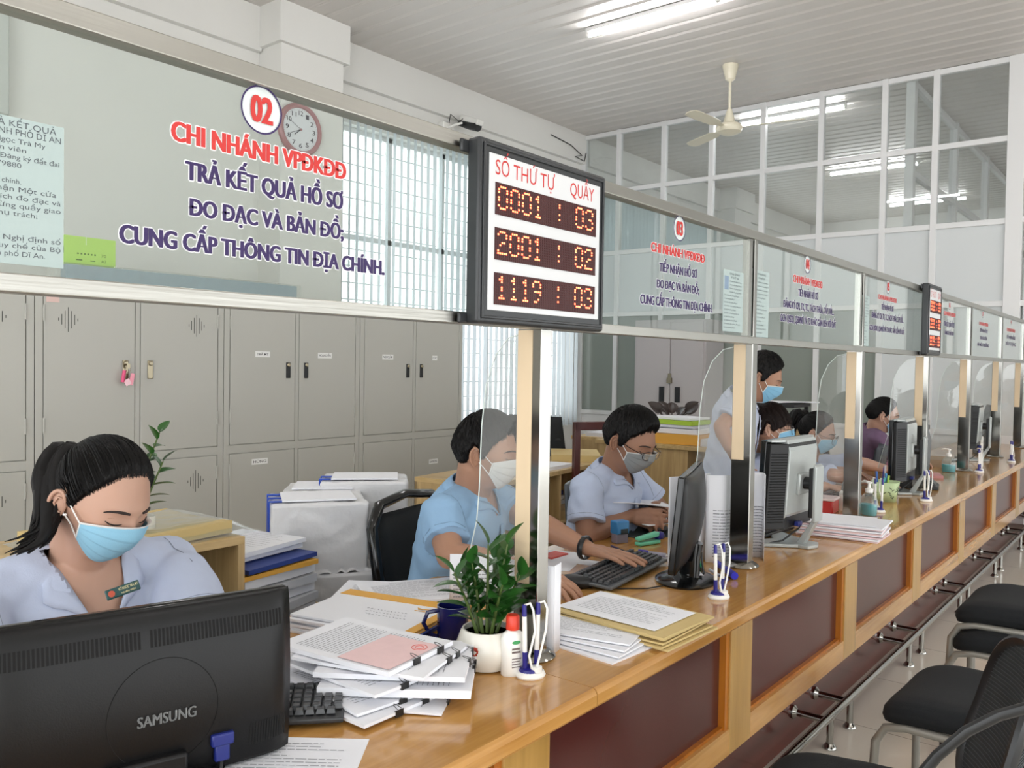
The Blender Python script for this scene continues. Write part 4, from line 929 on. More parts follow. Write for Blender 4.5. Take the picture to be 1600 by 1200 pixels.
# ================= paper, folders, parcels and furniture =================
M_print = mat('print_grey', '#8f9096', .8); M_manila = mat('manila', '#c8b078', .7, noise_amt=.05, noise_scale=10); M_pinkp = mat('pink_certificate', '#e6c6c6', .8, noise_amt=.06, noise_scale=60)
M_clip = mat('binder_clip', '#161616', .3); M_orange = mat('orange_flap', '#e0a743', .6); M_bluef = mat('blue_flap', '#2b3f86', .5); M_redp = mat('red_stamp_ink', '#d8665c', .8)
M_laser = mat('paper_edge', '#cfd0d6', .9)
def sheet(name, label, cat, c, w, l, rz, th=.001, mt=None, curl=0.0, text=0, group=None, parent=None, wav=0.0, margin=.12, seed=0, tilt=(0, 0), trot=False):
    """a sheet or bound bundle: w along its own x, l along its own y, softly curved"""
    rnd = random.Random(seed+int(abs(c[0]*1000))); t = thing(name, label, cat, c, rz, group) if label else thing(name, None, None, c, rz, parent=parent)
    ph = rnd.uniform(0, 6)
    def zf(x, y): return curl*((x/w*2)**2)*.5+wav*math.sin(y/l*4+ph)*.5+wav*.5*math.sin(x/w*5+ph*2)+tilt[0]*x+tilt[1]*y
    mb = MB(); n = 9
    top = [[(x, y, th+max(0, zf(x, y))) for y in [l*(j/(n-1)-.5) for j in range(n)]] for x in [w*(i/(n-1)-.5) for i in range(n)]]
    vs = [p for r in top for p in r]; bt = [(p[0], p[1], p[2]-th) for p in vs]; fs = []
    for i in range(n-1):
        for j in range(n-1): a = i*n+j; fs += [(a, a+n, a+n+1, a+1), (n*n+a, n*n+a+1, n*n+a+n+1, n*n+a+n)]
    per = [i*n for i in range(n)]+[(n-1)*n+j for j in range(1, n)]+[i*n+n-1 for i in range(n-2, -1, -1)]+[j for j in range(n-2, 0, -1)]
    for k in range(len(per)): a, b_ = per[k], per[(k+1) % len(per)]; fs.append((a, n*n+a, n*n+b_, b_))
    mb.add(vs+bt, fs); o = mb.build('page' if th < .003 else 'pages', mt or M_paper, t, smooth=30)
    if text and trot:
        tm = MB(); ny = text
        for k in range(ny):
            x = -w*(.5-margin)+k*(w*(1-2*margin))/ny; y = -l*(.5-margin*.9); ye = l*(.5-margin*.9)
            if rnd.random() < .2: ye *= rnd.uniform(0, .8)
            while y < ye:
                y2 = min(y+rnd.uniform(.006, .02), ye); z1, z2 = th+max(0, zf(x, y))+.0006, th+max(0, zf(x, y2))+.0006
                tm.add([(x, y, z1), (x, y2, z2), (x+.0019, y2, z2), (x+.0019, y, z1)], [(0, 1, 2, 3)]); y = y2+.0028
        q_ = tm.build('printed_text', M_print, o, smooth=0); q_['kind'] = 'stuff'
    elif text:
        tm = MB(); ny = text
        for k in range(ny):
            y = l*(.5-margin)-k*(l*(1-2*margin))/ny; x = -w*(.5-margin*.9); xe = w*(.5-margin*.9)
            if rnd.random() < .25: xe *= rnd.uniform(-.3, .8)
            if k < 2: x, xe = -w*.2, w*.25
            while x < xe:
                L = rnd.uniform(.006, .02); x2 = min(x+L, xe); z1, z2 = th+max(0, zf(x, y))+.0006, th+max(0, zf(x2, y))+.0006
                tm.add([(x, y, z1), (x2, y, z2), (x2, y+.0019, z2), (x, y+.0019, z1)], [(0, 1, 2, 3)]); x = x2+.0028
        q_ = tm.build('printed_text', M_print, o, smooth=0); q_['kind'] = 'stuff'
    t['zf'] = 0; del t['zf']
    return t, o, zf
def clip(parent, loc, rz=0, s=1.0):
    c = MB(); c.prism([(0, -.016*s, -.002), (.018*s, -.016*s, .004), (.018*s, -.016*s, -.010), (0, -.016*s, -.008)], (0, .032*s, 0)); M = Matrix.Translation(loc) @ Matrix.Rotation(rz, 4, 'Z')
    c.tube([(.016*s, -.008*s, .004), (-.005*s, -.006*s, .008), (-.012*s, 0, .009), (-.005*s, .006*s, .008), (.016*s, .008*s, .004)], .0008, 5)
    return c.xf(M).build('binder_clip', M_clip, parent, bevel=.001)
ORD = ['lowest', 'second lowest', 'third lowest', 'fourth lowest', 'fifth lowest', 'sixth lowest', 'seventh lowest', 'eighth lowest']
# --- the near stack of clipped files in front of the plant ---
c0 = at(600, 1075, Z=ZT)
spec = [(0.045, -.01, 22, .004, 'M'), (.02, -.055, -10, .006, ''), (.0, -.03, -16, .005, ''), (.07, .025, 28, .016, ''), (.0, -.012, -10, .006, ''), (.055, .03, 26, .010, ''), (.025, .012, 8, .006, '')]
z = ZT; base_rz = R_(10)
base_c = (at(452, 1042, Z=ZT+.05)+at(538, 995, Z=ZT+.05)+at(698, 1015, Z=ZT+.05)+at(620, 1083, Z=ZT+.05))/4
for i, (dx, dy, dr, th, _) in enumerate(spec):
    t, o, zf = sheet('document_file', 'clipped white document file, %s in the near stack before the plant' % ORD[i], 'document', (base_c.x+dx, base_c.y+dy, z), .297, .212, base_rz+R_(dr), th, text=22, trot=True, group='clipped files in the near stack', wav=.003, seed=i*7, curl=.0)
    clip(o, (.140, -.04+.02*i % .07, th+zf(.14, 0)), 0, .6); clip(o, (.141, .05, th), 0, .55)
    z += th+.0032
t, o, zf = sheet('document_file', 'topmost clipped file with a pink certificate on the near stack', 'document', (base_c.x-.012, base_c.y-.002, z), .297, .212, base_rz-R_(2), .009, text=24, trot=True, group='clipped files in the near stack', wav=.003, seed=90)
px = MB(); n = 7
for i in range(n-1):
    for j in range(n-1):
        q_ = [(.012+.13*(i+a)/n*1.17, -.098+.165*(j+b_)/n*1.17) for a, b_ in ((0, 0), (1, 0), (1, 1), (0, 1))]
        px.add([(x, y, .0095+max(0, zf(x, y))+.0012) for x, y in q_], [(0, 1, 2, 3)])
pc = px.build('pink_certificate', M_pinkp, o, smooth=0)
rg = MB(); rg.tube([(.115+.016*math.cos(a), .035+.016*math.sin(a), .0112+max(0, zf(.115, .035))) for a in [k*.3 for k in range(21)]], .0007, 4, closed=True); rg.tube([(.115+.009*math.cos(a), .035+.009*math.sin(a), .0112+max(0, zf(.115, .035))) for a in [k*.45 for k in range(14)]], .0007, 4, closed=True)
rg.build('red_seal', M_redp, pc); clip(o, (.141, -.02, .009), 0, .62); clip(o, (.141, .06, .009), 0, .62)
# --- white and orange envelopes behind ---
z = ZT
ec = (at(455, 975, Z=ZT+.03)+at(640, 1005, Z=ZT+.03)+at(715, 955, Z=ZT+.03)+at(540, 915, Z=ZT+.03))/4
ez = R_(15)
for i in range(6):
    t, o, zf = sheet('large_envelope', ('white envelope with an orange flap, %s in the pile behind the near stack' % ORD[i]) if i < 5 else 'topmost white envelope with orange flap and handwriting, beside the plant', 'envelope', (ec.x+random.uniform(-.01, .01), ec.y+random.uniform(-.01, .01), z), .35, .255, ez+R_(random.uniform(-3, 3))+R_(0), .0055, text=0, group='envelopes with orange flaps', wav=.001, seed=i)
    MB().b2((-.176, .083, .002), (.176, .129, .0066)).build('orange_flap', M_orange, o, smooth=0); MB().b2((.150, -.127, .002), (.1762, .129, .0067)).build('orange_edge', M_orange, o, smooth=0)
    if i in (2, 4): MB().b2((.172, -.125, .001), (.182, .125, .0055)).build('blue_edge', M_bluef, o, smooth=0)
    if i == 5:
        w_ = MB(); rnd = random.Random(5)
        for r in range(3):
            x = -.02
            for k in range(12): w_.box((-.03+k*.010+r*.01, -.0-r*.02+rnd.uniform(-.002, .002), .0068), (rnd.uniform(.003, .007), .0016, .0004), Matrix.Rotation(rnd.uniform(-1, 1), 3, 'Z'))
        w_.build('handwriting', M_print, o, smooth=0)
        lg = MB(); lg.prism([(.08, .06, .0068), (.09, .045, .0068), (.135, .06, .0068), (.095, .055, .0068)], (0, 0, .0004)); lg.b2((.085, .035, .0066), (.13, .038, .0072)); lg.build('orange_logo', M_orange, o, smooth=0)
    z += .0068
sheet('loose_paper', 'loose white printed sheets lying behind the orange-flapped envelopes', 'paper', tuple(at(650, 925, Z=ZT+.01)), .30, .22, R_(60), .006, text=16, wav=.002)
sheet('loose_paper', 'white letter with an orange corner logo under the loose sheets by the plant', 'paper', tuple(at(610, 922, Z=ZT+.004)+Vector((.0, -.0, -.004))), .3, .2, R_(35), .003, text=10, wav=.001)
q = at(446, 1020, Z=ZT+.01); sheet('loose_paper', 'white sheets poking out from behind the big monitor', 'paper', (q.x-.05, q.y-.03, ZT), .25, .2, R_(20), .008, text=8)
# paper in the foreground corner
q = (at(335, 1200, Z=ZT)+at(508, 1185, Z=ZT)+at(440, 1130, Z=ZT)+at(400, 1230, Z=ZT))/4
sheet('loose_paper', 'single printed sheet on the counter at the foot of the big monitor', 'paper', (q.x+.02, q.y-.02, ZT), .30, .21, R_(38), .0008, text=14)
# --- yellow envelope pile and white files to the right of the first post ---
yc = (at(885, 950, Z=ZT+.03)+at(947, 926, Z=ZT+.03)+at(1084, 962, Z=ZT+.03)+at(1022, 993, Z=ZT+.03))/4; z = ZT
for i in range(5):
    sheet('manila_envelope', 'manila envelope, %s in the pile beside the pen stand' % ORD[i], 'envelope', (yc.x+random.uniform(-.012, .012)+.01, yc.y+random.uniform(-.01, .01), z), .34, .245, R_(-3+random.uniform(-5, 5)), .0045, mt=M_manila, group='manila envelopes on the counter', wav=.002, seed=i+3)
    z += .0068
t, o, zf = sheet('document_file', 'white form with a grid table lying on the manila envelopes', 'document', (yc.x-.01, yc.y, z), .297, .20, R_(-2), .0015, text=12, wav=.001, seed=33)
wc = (at(862, 955, Z=ZT+.01)+at(985, 1010, Z=ZT+.01)+at(870, 1035, Z=ZT+.01)+at(925, 950, Z=ZT+.01))/4; z = ZT
for i in range(4):
    sheet('document_file', 'white printed file, %s in the fanned pile right of the first post' % ORD[i], 'document', (wc.x+.03-.012*i, wc.y+.012*i-.02, z), .30, .21, R_(8+6*i-12), .004, text=14, group='fanned white files', wav=.0015, seed=i+50)
    z += .0062
MB_ = None
t, o, zf = sheet('letter_envelope', 'pale green and orange printed slip under the white files', 'envelope', tuple(at(935, 985, Z=ZT+.006)+Vector((-.02, .0, 0))), .2, .11, R_(20), .001, mt=mat('pale_green_slip', '#bfd6cd', .7))
# tall folded brochure standing against the first post
q1, q2, q3 = at(838, 1030, Z=ZT), at(864, 1022, Z=ZT), at(850, 1010, Z=ZT)
br_ = thing('standing_brochure', 'white folded brochure standing upright beside the first steel post', 'brochure', (q2.x, q2.y, ZT))
MB().grid(lambda u, v: Vector((-.016*u-.0, .0+.045*u+.012*math.sin(u*math.pi), .205*v)), 10, 3).add([(.002, -.005, 0), (-.13, -.0, 0), (-.13, 0, .2), (.002, -.005, .205)], [(0, 1, 2, 3)]).build('leaflet', M_paper, br_, solid=.002)
x = MB()
for k in range(14): x.b2((-.03, -.0, .05+k*.008), (-.0275, -.0, .055+k*.008))
# big sheets curled round the second post
def curled(name, label, pts, h, z0=ZT, text=0):
    t = thing(name, label, 'paper', (pts[0][0], pts[0][1], z0)); P0_ = Vector((pts[0][0], pts[0][1], 0)); n = 18
    def f(u, v):
        xx = u*(len(pts)-1); i = min(int(xx), len(pts)-2); ff = xx-i; a = [Vector((*pts[max(0, min(len(pts)-1, i+k))], 0)) for k in (-1, 0, 1, 2)]
        p = .5*((2*a[1])+(a[2]-a[0])*ff+(2*a[0]-5*a[1]+4*a[2]-a[3])*ff*ff+(3*a[1]-a[0]-3*a[2]+a[3])*ff**3); p = p-P0_; p.z = h*v; return p
    o = MB().grid(f, n, 3).build('sheet', M_paper, t, solid=.0012)
    if text:
        tm = MB(); rnd = random.Random(4)
        for r in range(text):
            zz = .02+r*.0105; u = .1
            while u < .8:
                u2 = u+rnd.uniform(.03, .07); a = f(u, 0); b_ = f(u2, 0); nn = Vector(((b_-a).y, -(b_-a).x, 0)).normalized()*.0016
                tm.add([(a.x+nn.x, a.y+nn.y, zz), (b_.x+nn.x, b_.y+nn.y, zz), (b_.x+nn.x, b_.y+nn.y, zz+.003), (a.x+nn.x, a.y+nn.y, zz+.003)], [(0, 1, 2, 3)]); u = u2+.008
        q_ = tm.build('printed_text', M_print, o, smooth=0); q_['kind'] = 'stuff'
    return t
a = at(1110, 882, Z=ZT); b_ = at(1150, 880, Z=ZT); c_ = at(1188, 876, Z=ZT)
curled('standing_sheet', 'big printed sheet standing curled round the second steel post', [(a.x-.03, a.y+.02), (a.x+.03, a.y+.06), (b_.x-.01, b_.y+.10), (c_.x-.02, c_.y+.05), (c_.x+.012, c_.y+.0)], .30, text=16)
a = at(1043, 885, Z=ZT)
curled('standing_sheet', 'blank white sheet standing upright behind the slim monitor', [(a.x+.0, a.y), (a.x+.04, a.y+.10), (a.x+.05, a.y+.2)], .30)
q = at(722, 945, Z=ZT); curled('standing_sheet', 'white printed sheet propped up behind the potted plant', [(q.x-.03, q.y-.02), (q.x+.03, q.y+.03), (q.x+.1, q.y+.09)], .14, text=8)
# small slips
q = at(1085, 900, Z=ZT+.004); sheet('receipt', 'white curling receipt slip over the base of the slim monitor', 'paper', (q.x-.01, q.y+.0, ZT+.018), .05, .16, R_(35), .0008, text=0, tilt=(0, -.08))
q = at(925, 880, Z=ZT); sheet('loose_paper', 'torn white slip under the wrist with the watch', 'paper', (q.x, q.y, ZT), .16, .07, R_(10), .0008)
q = at(1030, 872, Z=ZT); sheet('loose_paper', 'small white slip beside the keyboard end', 'paper', (q.x+.01, q.y, ZT), .07, .05, R_(10), .001)
q = at(862, 868, Z=ZT+.003); s = MB().prism([(q.x-.03, q.y-.04, ZT), (q.x+.03, q.y-.04, ZT), (q.x+.03, q.y+.06, ZT), (q.x-.03, q.y+.06, ZT)], (0, 0, .006)).build('red_folder', mat('red_card', '#c43b2c', .5), smooth=0, bevel=.002); tag(s, 'edge of a red folder on the desk beside the first post', 'folder')
q = at(885, 890, Z=ZT); sheet('loose_paper', 'bright white page on the desk behind the mouse', 'paper', (q.x-.12, q.y+.08, ZT), .2, .28, R_(20), .001)
# pinkish file stack beside the silver monitor
z = ZT; pc_ = (at(1240, 830, Z=ZT+.03)+at(1345, 840, Z=ZT+.03)+at(1390, 815, Z=ZT+.03)+at(1290, 795, Z=ZT+.03))/4
M_pk = mat('pale_pink_file', '#e0c3c3', .7)
for i in range(8):
    sheet('pink_edged_file', 'thin file in the pink-edged stack by the silver monitor, %s' % ORD[i], 'file', (pc_.x+.02+random.uniform(-.014, .014), pc_.y-.06+random.uniform(-.012, .012), z), .31, .24, R_(8+random.uniform(-6, 6)), .0055, mt=M_pk if i % 2 == 0 else M_paper, group='pink-edged files by the silver monitor', wav=.0015, seed=i+11)
    z += .0072
sheet('pink_edged_file', 'topmost white sheet with a pink edge on the stack by the silver monitor', 'file', (pc_.x-.01, pc_.y-.06, z), .31, .23, R_(14), .002, mt=M_paper, group='pink-edged files by the silver monitor', wav=.001, seed=5)
# papers further along the counter
for k, (x, y, w_, l, rz_, lab, mt_) in enumerate(((1350, 752, .3, .21, 20, 'white papers under the hands of the woman in round glasses', None), (1385, 722, .25, .3, 30, 'bright pink papers in front of the woman in purple', mat('bright_pink_paper', '#e29ab8', .7)), (1210, 800, .3, .22, 20, 'white papers behind the silver monitor', None), (1465, 742, .2, .18, 20, 'red-edged papers behind the far sanitiser', mat('red_edge_paper', '#c79090', .7)), (1510, 727, .3, .3, 10, 'brown-grey papers beside the far monitor', mat('brown_paper', '#9f8a70', .7)))):
    q = at(x, y, Z=ZT+.015); sheet('paper_pile', lab, 'paper', (q.x-(.08 if k != 4 else .25), q.y, ZT), w_, l, R_(rz_), .016 if k != 4 else .05, mt=mt_, text=6 if mt_ is None else 0, seed=k)
q = at(1500, 700, Z=ZT+.1); pl_ = thing('pen_cup', 'dark cup of pens with a yellow clip behind the fifth post', 'pen cup', (q.x-.3, q.y+.1, ZT))
MB().lathe([(.035, 0), (.04, .1), (.036, .1), (.032, .01), (.004, .01)], n=18).build('cup', M_dkg, pl_)
x = MB()
for k in range(5): MB().cyl((random.uniform(-.015, .015), random.uniform(-.015, .015), .02), (random.uniform(-.05, .05), random.uniform(-.05, .05), .19), .005, n=8).build('pen', [M_navy, M_black, M_bluep, M_orange, M_navy][k], pl_)
# person 3's papers held in the hands
t, o, zf = sheet('held_papers', 'white papers held open in the hands of the man with glasses', 'paper', tuple(at(990, 788, w=3.46)), .21, .27, R_(-35), .003, wav=.008, tilt=(.12, -.10), seed=2)
t, o, zf = sheet('held_papers', 'grey-shaded lower sheet hanging from the hands of the man with glasses', 'paper', tuple(at(1020, 812, w=3.46)), .2, .22, R_(-20), .003, wav=.01, tilt=(-.25, -.1), seed=9)

# --- notices on the sign glass ---
def notice(label, y0, y1, z0, z1, lines, photo=False, head=None):
    t = thing('taped_notice', label, 'notice', (XB+.0052, y0, z0)); W = y1-y0; H = z1-z0
    pg = MB().b2((0, 0, 0), (.0006, W, H)).build('page', mat('notice_paper', '#a9b8b6', .8), t, smooth=0)
    x = MB(); rnd = random.Random(3)
    for k, (s, yy, hh, ww) in enumerate(lines):
        if head and ww < .6: yy += .28
        vs, fs = text_mesh(s, ww*W, hh, .0); x.add([(.0009, yy*W+v.x, H*(1-(k+1.2)/(len(lines)+1.2))+v.y) for v in vs], fs)
    x.build('printed_text', mat('notice_ink', '#5b6065', .8), pg, smooth=0)
    if photo: MB().b2((.0006, W*.05, H*.68), (.001, W*.25, H*.9)).build('small_photo', mat('id_photo', '#7f93a8', .7), pg, smooth=0)
L1 = [('TIẾP NHẬN VÀ TRẢ KẾT QUẢ', .02, .0075, .93), ('THÀNH PHỐ DĨ AN', .2, .0075, .5), ('Võ Ngọc Trà My', .2, .006, .4), ('Nhân viên', .2, .006, .28), ('Chi nhánh Văn phòng Đăng ký đất đai', .1, .006, .87), ('0378879880', .15, .006, .3), ('hồ;', .1, .006, .08), ('thông tin địa chính.', .05, .006, .4), ('làm việc tại Bộ phận Một cửa', .1, .0065, .85), ('hồ sơ theo mục đích đo đạc và', .1, .006, .88), ('địa chính phù hợp từng quầy giao', .05, .006, .93), ('lĩnh vực phụ trách;', .05, .006, .5), ('quy định;', .05, .006, .25), ('chính;', .05, .006, .2), ('đủ các quy định tại Nghị định số', .05, .006, .93), ('đến phụ, Nội quy, Quy chế của Bộ', .02, .006, .96), ('quả thành phố Dĩ An.', .1, .006, .5)]
a = pane_Y(100, 200); b2_ = pane_Y(100, 415); notice('pale printed notice taped on the glass pane at the left edge', .30, a.y, b2_.z-.004, a.z, L1, head=True)
gen = [('BỘ PHẬN TIẾP NHẬN', .3, .006, .5), ('VÀ TRẢ KẾT QUẢ', .35, .006, .4)]+[('Chi nhánh văn phòng đăng ký', .3 if k < 4 else .05, .0045, .6 if k < 4 else .5+.4*((k*7) % 5)/5) for k in range(14)]
a = pane_Y(1131, 420); b2_ = pane_Y(1160, 520); notice('pale notice with a small photo on the glass pane marked 03', a.y, b2_.y, b2_.z, a.z, gen, True)
a = pane_Y(1176, 420); b2_ = pane_Y(1200, 528); notice('pale printed notice at the left end of the glass pane marked 04', a.y, b2_.y, b2_.z, a.z, gen)
a = pane_Y(1345, 460); b2_ = pane_Y(1357, 541); notice('narrow pale notice taped beside the fifth pane lettering', a.y, b2_.y, b2_.z, a.z, gen)

# --- shelf cupboard behind the ponytailed woman ---
M_oak = wood('pale_oak_laminate', '#a98d5f', '#c9ac7c', rough=.4, scale=.8, axis='Z', coat=.1); M_oakt = wood('pale_oak_top', '#b0935f', '#cfb280', rough=.35, scale=.8, axis='Y', coat=.1)
cr = at(383, 838, w=2.42); sx0, sy1, stp = cr.x-.0, cr.y, cr.z
sh_ = thing('open_shelf_unit', 'pale oak open shelf unit behind the ponytailed woman', 'shelf', (sx0, sy1, 0))
for (a, b_) in (((-.42, -.75, stp-.022), (0, 0, stp)), ((-.42, -.022, 0), (0, 0, stp-.022)), ((-.42, -.75, 0), (0, -.728, stp-.022)), ((-.42, -.75, 0), (-.4, 0, stp-.022)), ((-.42, -.73, stp-.30), (0, -.02, stp-.28))):
    MB().b2(a, b_).build('panel', M_oakt if a[2] > stp-.03 else M_oak, sh_, smooth=0, bevel=.001)
t, o, zf = sheet('envelope_stack', 'stack of manila envelopes wrapped in clear plastic on the shelf unit', 'envelopes', (sx0-.2, sy1-.24, stp), .33, .44, R_(4), .035, mt=M_manila, wav=.006)
MB().grid(lambda u, v: Vector(((u-.5)*.38, (v-.5)*.56+.03, .001+.042*min(1, 6*min(u, 1-u))*min(1, 7*min(v, 1-v))+.004*noise.noise(Vector((u*9, v*9, 0))))), 26, 26).build('clear_wrap', M_pet, t, smooth=50)
g = thing('green_carton', 'dark green carton with a white printed label inside the shelf unit', 'box', (sx0-.13, sy1-.17, stp-.28), R_(3))
MB().box((-.06, 0, .07), (.16, .18, .14)).build('carton', mat('dark_green_card', '#2c5b34', .5), g, bevel=.002); MB().box((.021, .005, .06), (.001, .16, .11)).build('label_panel', mat('white_label', '#c9cfc6', .6), g, smooth=0)
x = MB()
for k in range(6): x.b2((.022, -.06, .095-k*.008), (.0225, .05-(k % 3)*.02, .098-k*.008))
x.lathe([(.006, 0), (.006, .001)], (0, 0, 0), 12).build('printing', M_print, g, smooth=0)
sheet('paper_pile', 'grey papers lying in the lower shelf of the oak unit', 'paper', (sx0-.12, sy1-.2, stp-.28+0.0), .2, .3, R_(5), .012, mt=mat('greyish_paper', '#9a9aa0', .8)) if False else None
# white stack with blue and orange edges
bx_ = at(430, 905, w=2.55); 
stn = thing('side_cabinet', 'low grey cabinet carrying envelopes beside the oak shelf unit', 'cabinet', (bx_.x-.22, bx_.y+.02, 0)); MB().b2((-.2, -.2, 0), (.2, .24, .62)).build('body', M_oak, stn, bevel=.002)
z = .62
for k in range(9):
    mt_ = [M_paper, M_laser, M_paper, M_laser, M_paper, M_orange, M_bluef, M_paper, M_paper][k]
    lab = 'white envelope, %s of the tall pile beside the oak shelf unit' % ORD[min(k, 7)] if k not in (5, 6, 8) else {5: 'orange-edged envelope in the tall pile beside the oak shelf unit', 6: 'navy-edged folder in the tall pile beside the oak shelf unit', 8: 'topmost printed letters on the tall pile beside the oak shelf unit'}[k]
    sheet('piled_envelope', lab, 'envelope', (bx_.x-.2+random.uniform(-.015, .015)+(.03 if k < 7 else -.03), bx_.y+.03, z), .28, .3, R_(12+random.uniform(-6, 6)), .026 if k < 5 else .014, mt=mt_, group='tall pile of envelopes', wav=.003, seed=k+70, text=10 if k == 8 else 0); z += .031 if k < 5 else .019

# --- wrapped parcels with blue tape ---
M_wrap = mat('white_wrap', '#d9d9db', .3, noise_amt=.06, noise_scale=9, bump=1.0, bump_scale=22); M_tape = mat('blue_tape', '#1f49b3', .3)
def parcel(label, cx, cy, z, w, d, h, rz, tape=0, textop=True):
    t = thing('wrapped_parcel', label, 'parcel', (cx, cy, z), R_(rz), 'white wrapped parcels with blue tape')
    mb = MB(); n = 22
    for ax in range(6):
        def f(u, v, ax=ax):
            a, b_ = (u-.5)*2, (v-.5)*2; p = {0: (a, b_, 1), 1: (a, b_, -1), 2: (a, 1, b_), 3: (a, -1, b_), 4: (1, a, b_), 5: (-1, a, b_)}[ax]; p = Vector((p[0]*w/2, p[1]*d/2, h/2+p[2]*h/2)); nn = noise.noise(p*9+Vector((cx*7, cy, 0)))*.007-abs(noise.noise(p*17+Vector((cx*3, cy, 2))))*.009; q_ = p-Vector((0, 0, h/2)); return p+q_.normalized()*nn
        mb.grid(f, n, n)
    o = mb.build('wrap', M_wrap, t, smooth=60); bm = bmesh.new(); bm.from_mesh(o.data); bmesh.ops.remove_doubles(bm, verts=bm.verts, dist=.001); bm.to_mesh(o.data); bm.free(); md = o.modifiers.new('b', 'BEVEL'); md.width = .012; md.segments = 2; md.limit_method = 'ANGLE'; md.angle_limit = R_(50)
    if textop: MB().b2((-w*.38, -d*.35, h+.002), (w*.38, d*.35, h+.009)).build('top_sheet', M_paper, t, bevel=.001)
    for k in range(tape): 
        y = -d*.32+k*d*.28; MB().b2((w/2-.002+0, 0, 0), (w/2, 0, 0)) ; MB().prism([(-w/2-.006, 0, .01 if k < 2 else .05), (-w/2-.006, 0, h+.005), (-w*.38, 0, h+.005), (-w*.38, 0, h+.001), (-w/2-.001, 0, h+.001), (-w/2-.001, 0, .01)], (0, d*.09, 0)).xf(Matrix.Translation((0, y, 0))).build('tape_strip', M_tape, t, smooth=0)
    return t
# their own axes: local -x is the taped end
pcn = at(482, 880, w=3.0); ang = 38.7
def gp(right, fwd): return pcn.x+_rt.x*right+_f.x*fwd, pcn.y+_rt.y*right+_f.y*fwd
zt_ = pcn.z-.245
bnch = thing('low_table', 'low pale table under the wrapped parcels', 'table', (pcn.x, pcn.y, 0), R_(ang)); MB().b2((-.3, -.25, zt_-.03), (.42, .55, zt_)).build('tabletop', M_oakt, bnch); 
for lx, ly in ((-.27, -.22), (.39, -.22), (-.27, .52), (.39, .52)): MB().b2((lx-.02, ly-.02, 0), (lx+.02, ly+.02, zt_-.03)).build('leg', M_oak, bnch)
x_, y_ = gp(.03, .0); parcel('wrapped parcel with three blue tape strips on its left end', x_, y_, zt_+.245, .33, .27, .235, ang+18, 3)
x_, y_ = gp(.05, .0); parcel('bottom wrapped parcel under the blue-striped one', x_, y_, zt_, .34, .28, .24, ang+14, 0, False)
x_, y_ = gp(.13, .40); parcel('wrapped parcel at the back right of the pile with two tape ends', x_, y_, zt_+.245, .34, .26, .255, ang+8, 2)
x_, y_ = gp(.20, .32); parcel('lower wrapped parcel at the right of the pile beside the black chair', x_, y_, zt_, .32, .27, .24, ang+25, 0)
x_, y_ = gp(-.02, .33); parcel('wrapped parcel behind the blue-striped one', x_, y_, zt_+.245, .3, .26, .225, ang+8, 0)
x_, y_ = gp(-.1, .33); parcel('lowest hidden wrapped parcel at the back left of the pile', x_, y_, zt_, .3, .26, .24, ang+5, 0, False)
# ================= people =================
def skin(name, c): return mat(name, c, .5, spec=.35, noise_amt=.05, noise_scale=14, sss=.08)
def gss(a, s): return math.exp(-(a/s)**2)
def head_r(d):
    x, y, z = d; phi = math.degrees(math.atan2(y, x)); el = math.degrees(math.asin(max(-1, min(1, z)))); ap = abs(phi)
    a = .098 if x > 0 else .104; b = .077; c = .118 if z > 0 else .122
    s = max(0, -z); b *= 1-.24*min(1, s*1.3)
    if x < 0: a *= 1-.35*min(1, s*1.6)
    if x > 0: a *= 1-.06*gss(el-40, 25)
    r = 1/math.sqrt((x/a)**2+(y/b)**2+(z/c)**2)
    r += .005*gss(ap-14, 16)*gss(el-15, 6)                      # brow
    r -= .007*gss(ap-19, 10)*gss(el-3.5, 6.5)                    # sockets
    r += .0045*gss(ap-21, 7)*gss(el-1.5, 4.5)                      # lids
    r += .020*gss(ap, 6.5)*gss(el+15, 9)+.008*gss(ap, 4.5)*gss(el+3, 8)   # nose
    r += .005*gss(ap-38, 14)*gss(el+10, 12)                      # cheek bones
    r += .006*gss(ap, 14)*gss(el+36, 7)+.006*gss(ap, 14)*gss(el+55, 9)
    return r
def dirv(phi, el):
    p, e = R_(phi), R_(el); return Vector((math.cos(e)*math.cos(p), math.cos(e)*math.sin(p), math.sin(e)))
def hp(phi, el, k=1.0, off=0): d = dirv(phi, el); return d*(head_r(d)*k+off)
def ipl(t, x):
    for (a, va), (b, vb) in zip(t[:-1], t[1:]):
        if x <= b: return va+(vb-va)*(x-a)/(b-a) if b > a else va
    return t[-1][1]
HAIR = {
 'short': ([(0, 46), (25, 44), (45, 32), (62, 20), (75, -12), (84, -14), (92, 12), (104, 14), (112, -16), (130, -34), (180, -42)], .011, .5),
 'pulled': ([(0, 52), (25, 50), (48, 36), (64, 18), (76, -6), (84, -6), (92, 16), (104, 18), (114, -18), (140, -34), (180, -38)], .007, .9),
 'bangs': ([(0, 15), (32, 15), (42, 6), (60, -2), (76, -14), (86, -10), (94, 16), (104, 18), (114, -20), (140, -38), (180, -42)], .012, .8)}
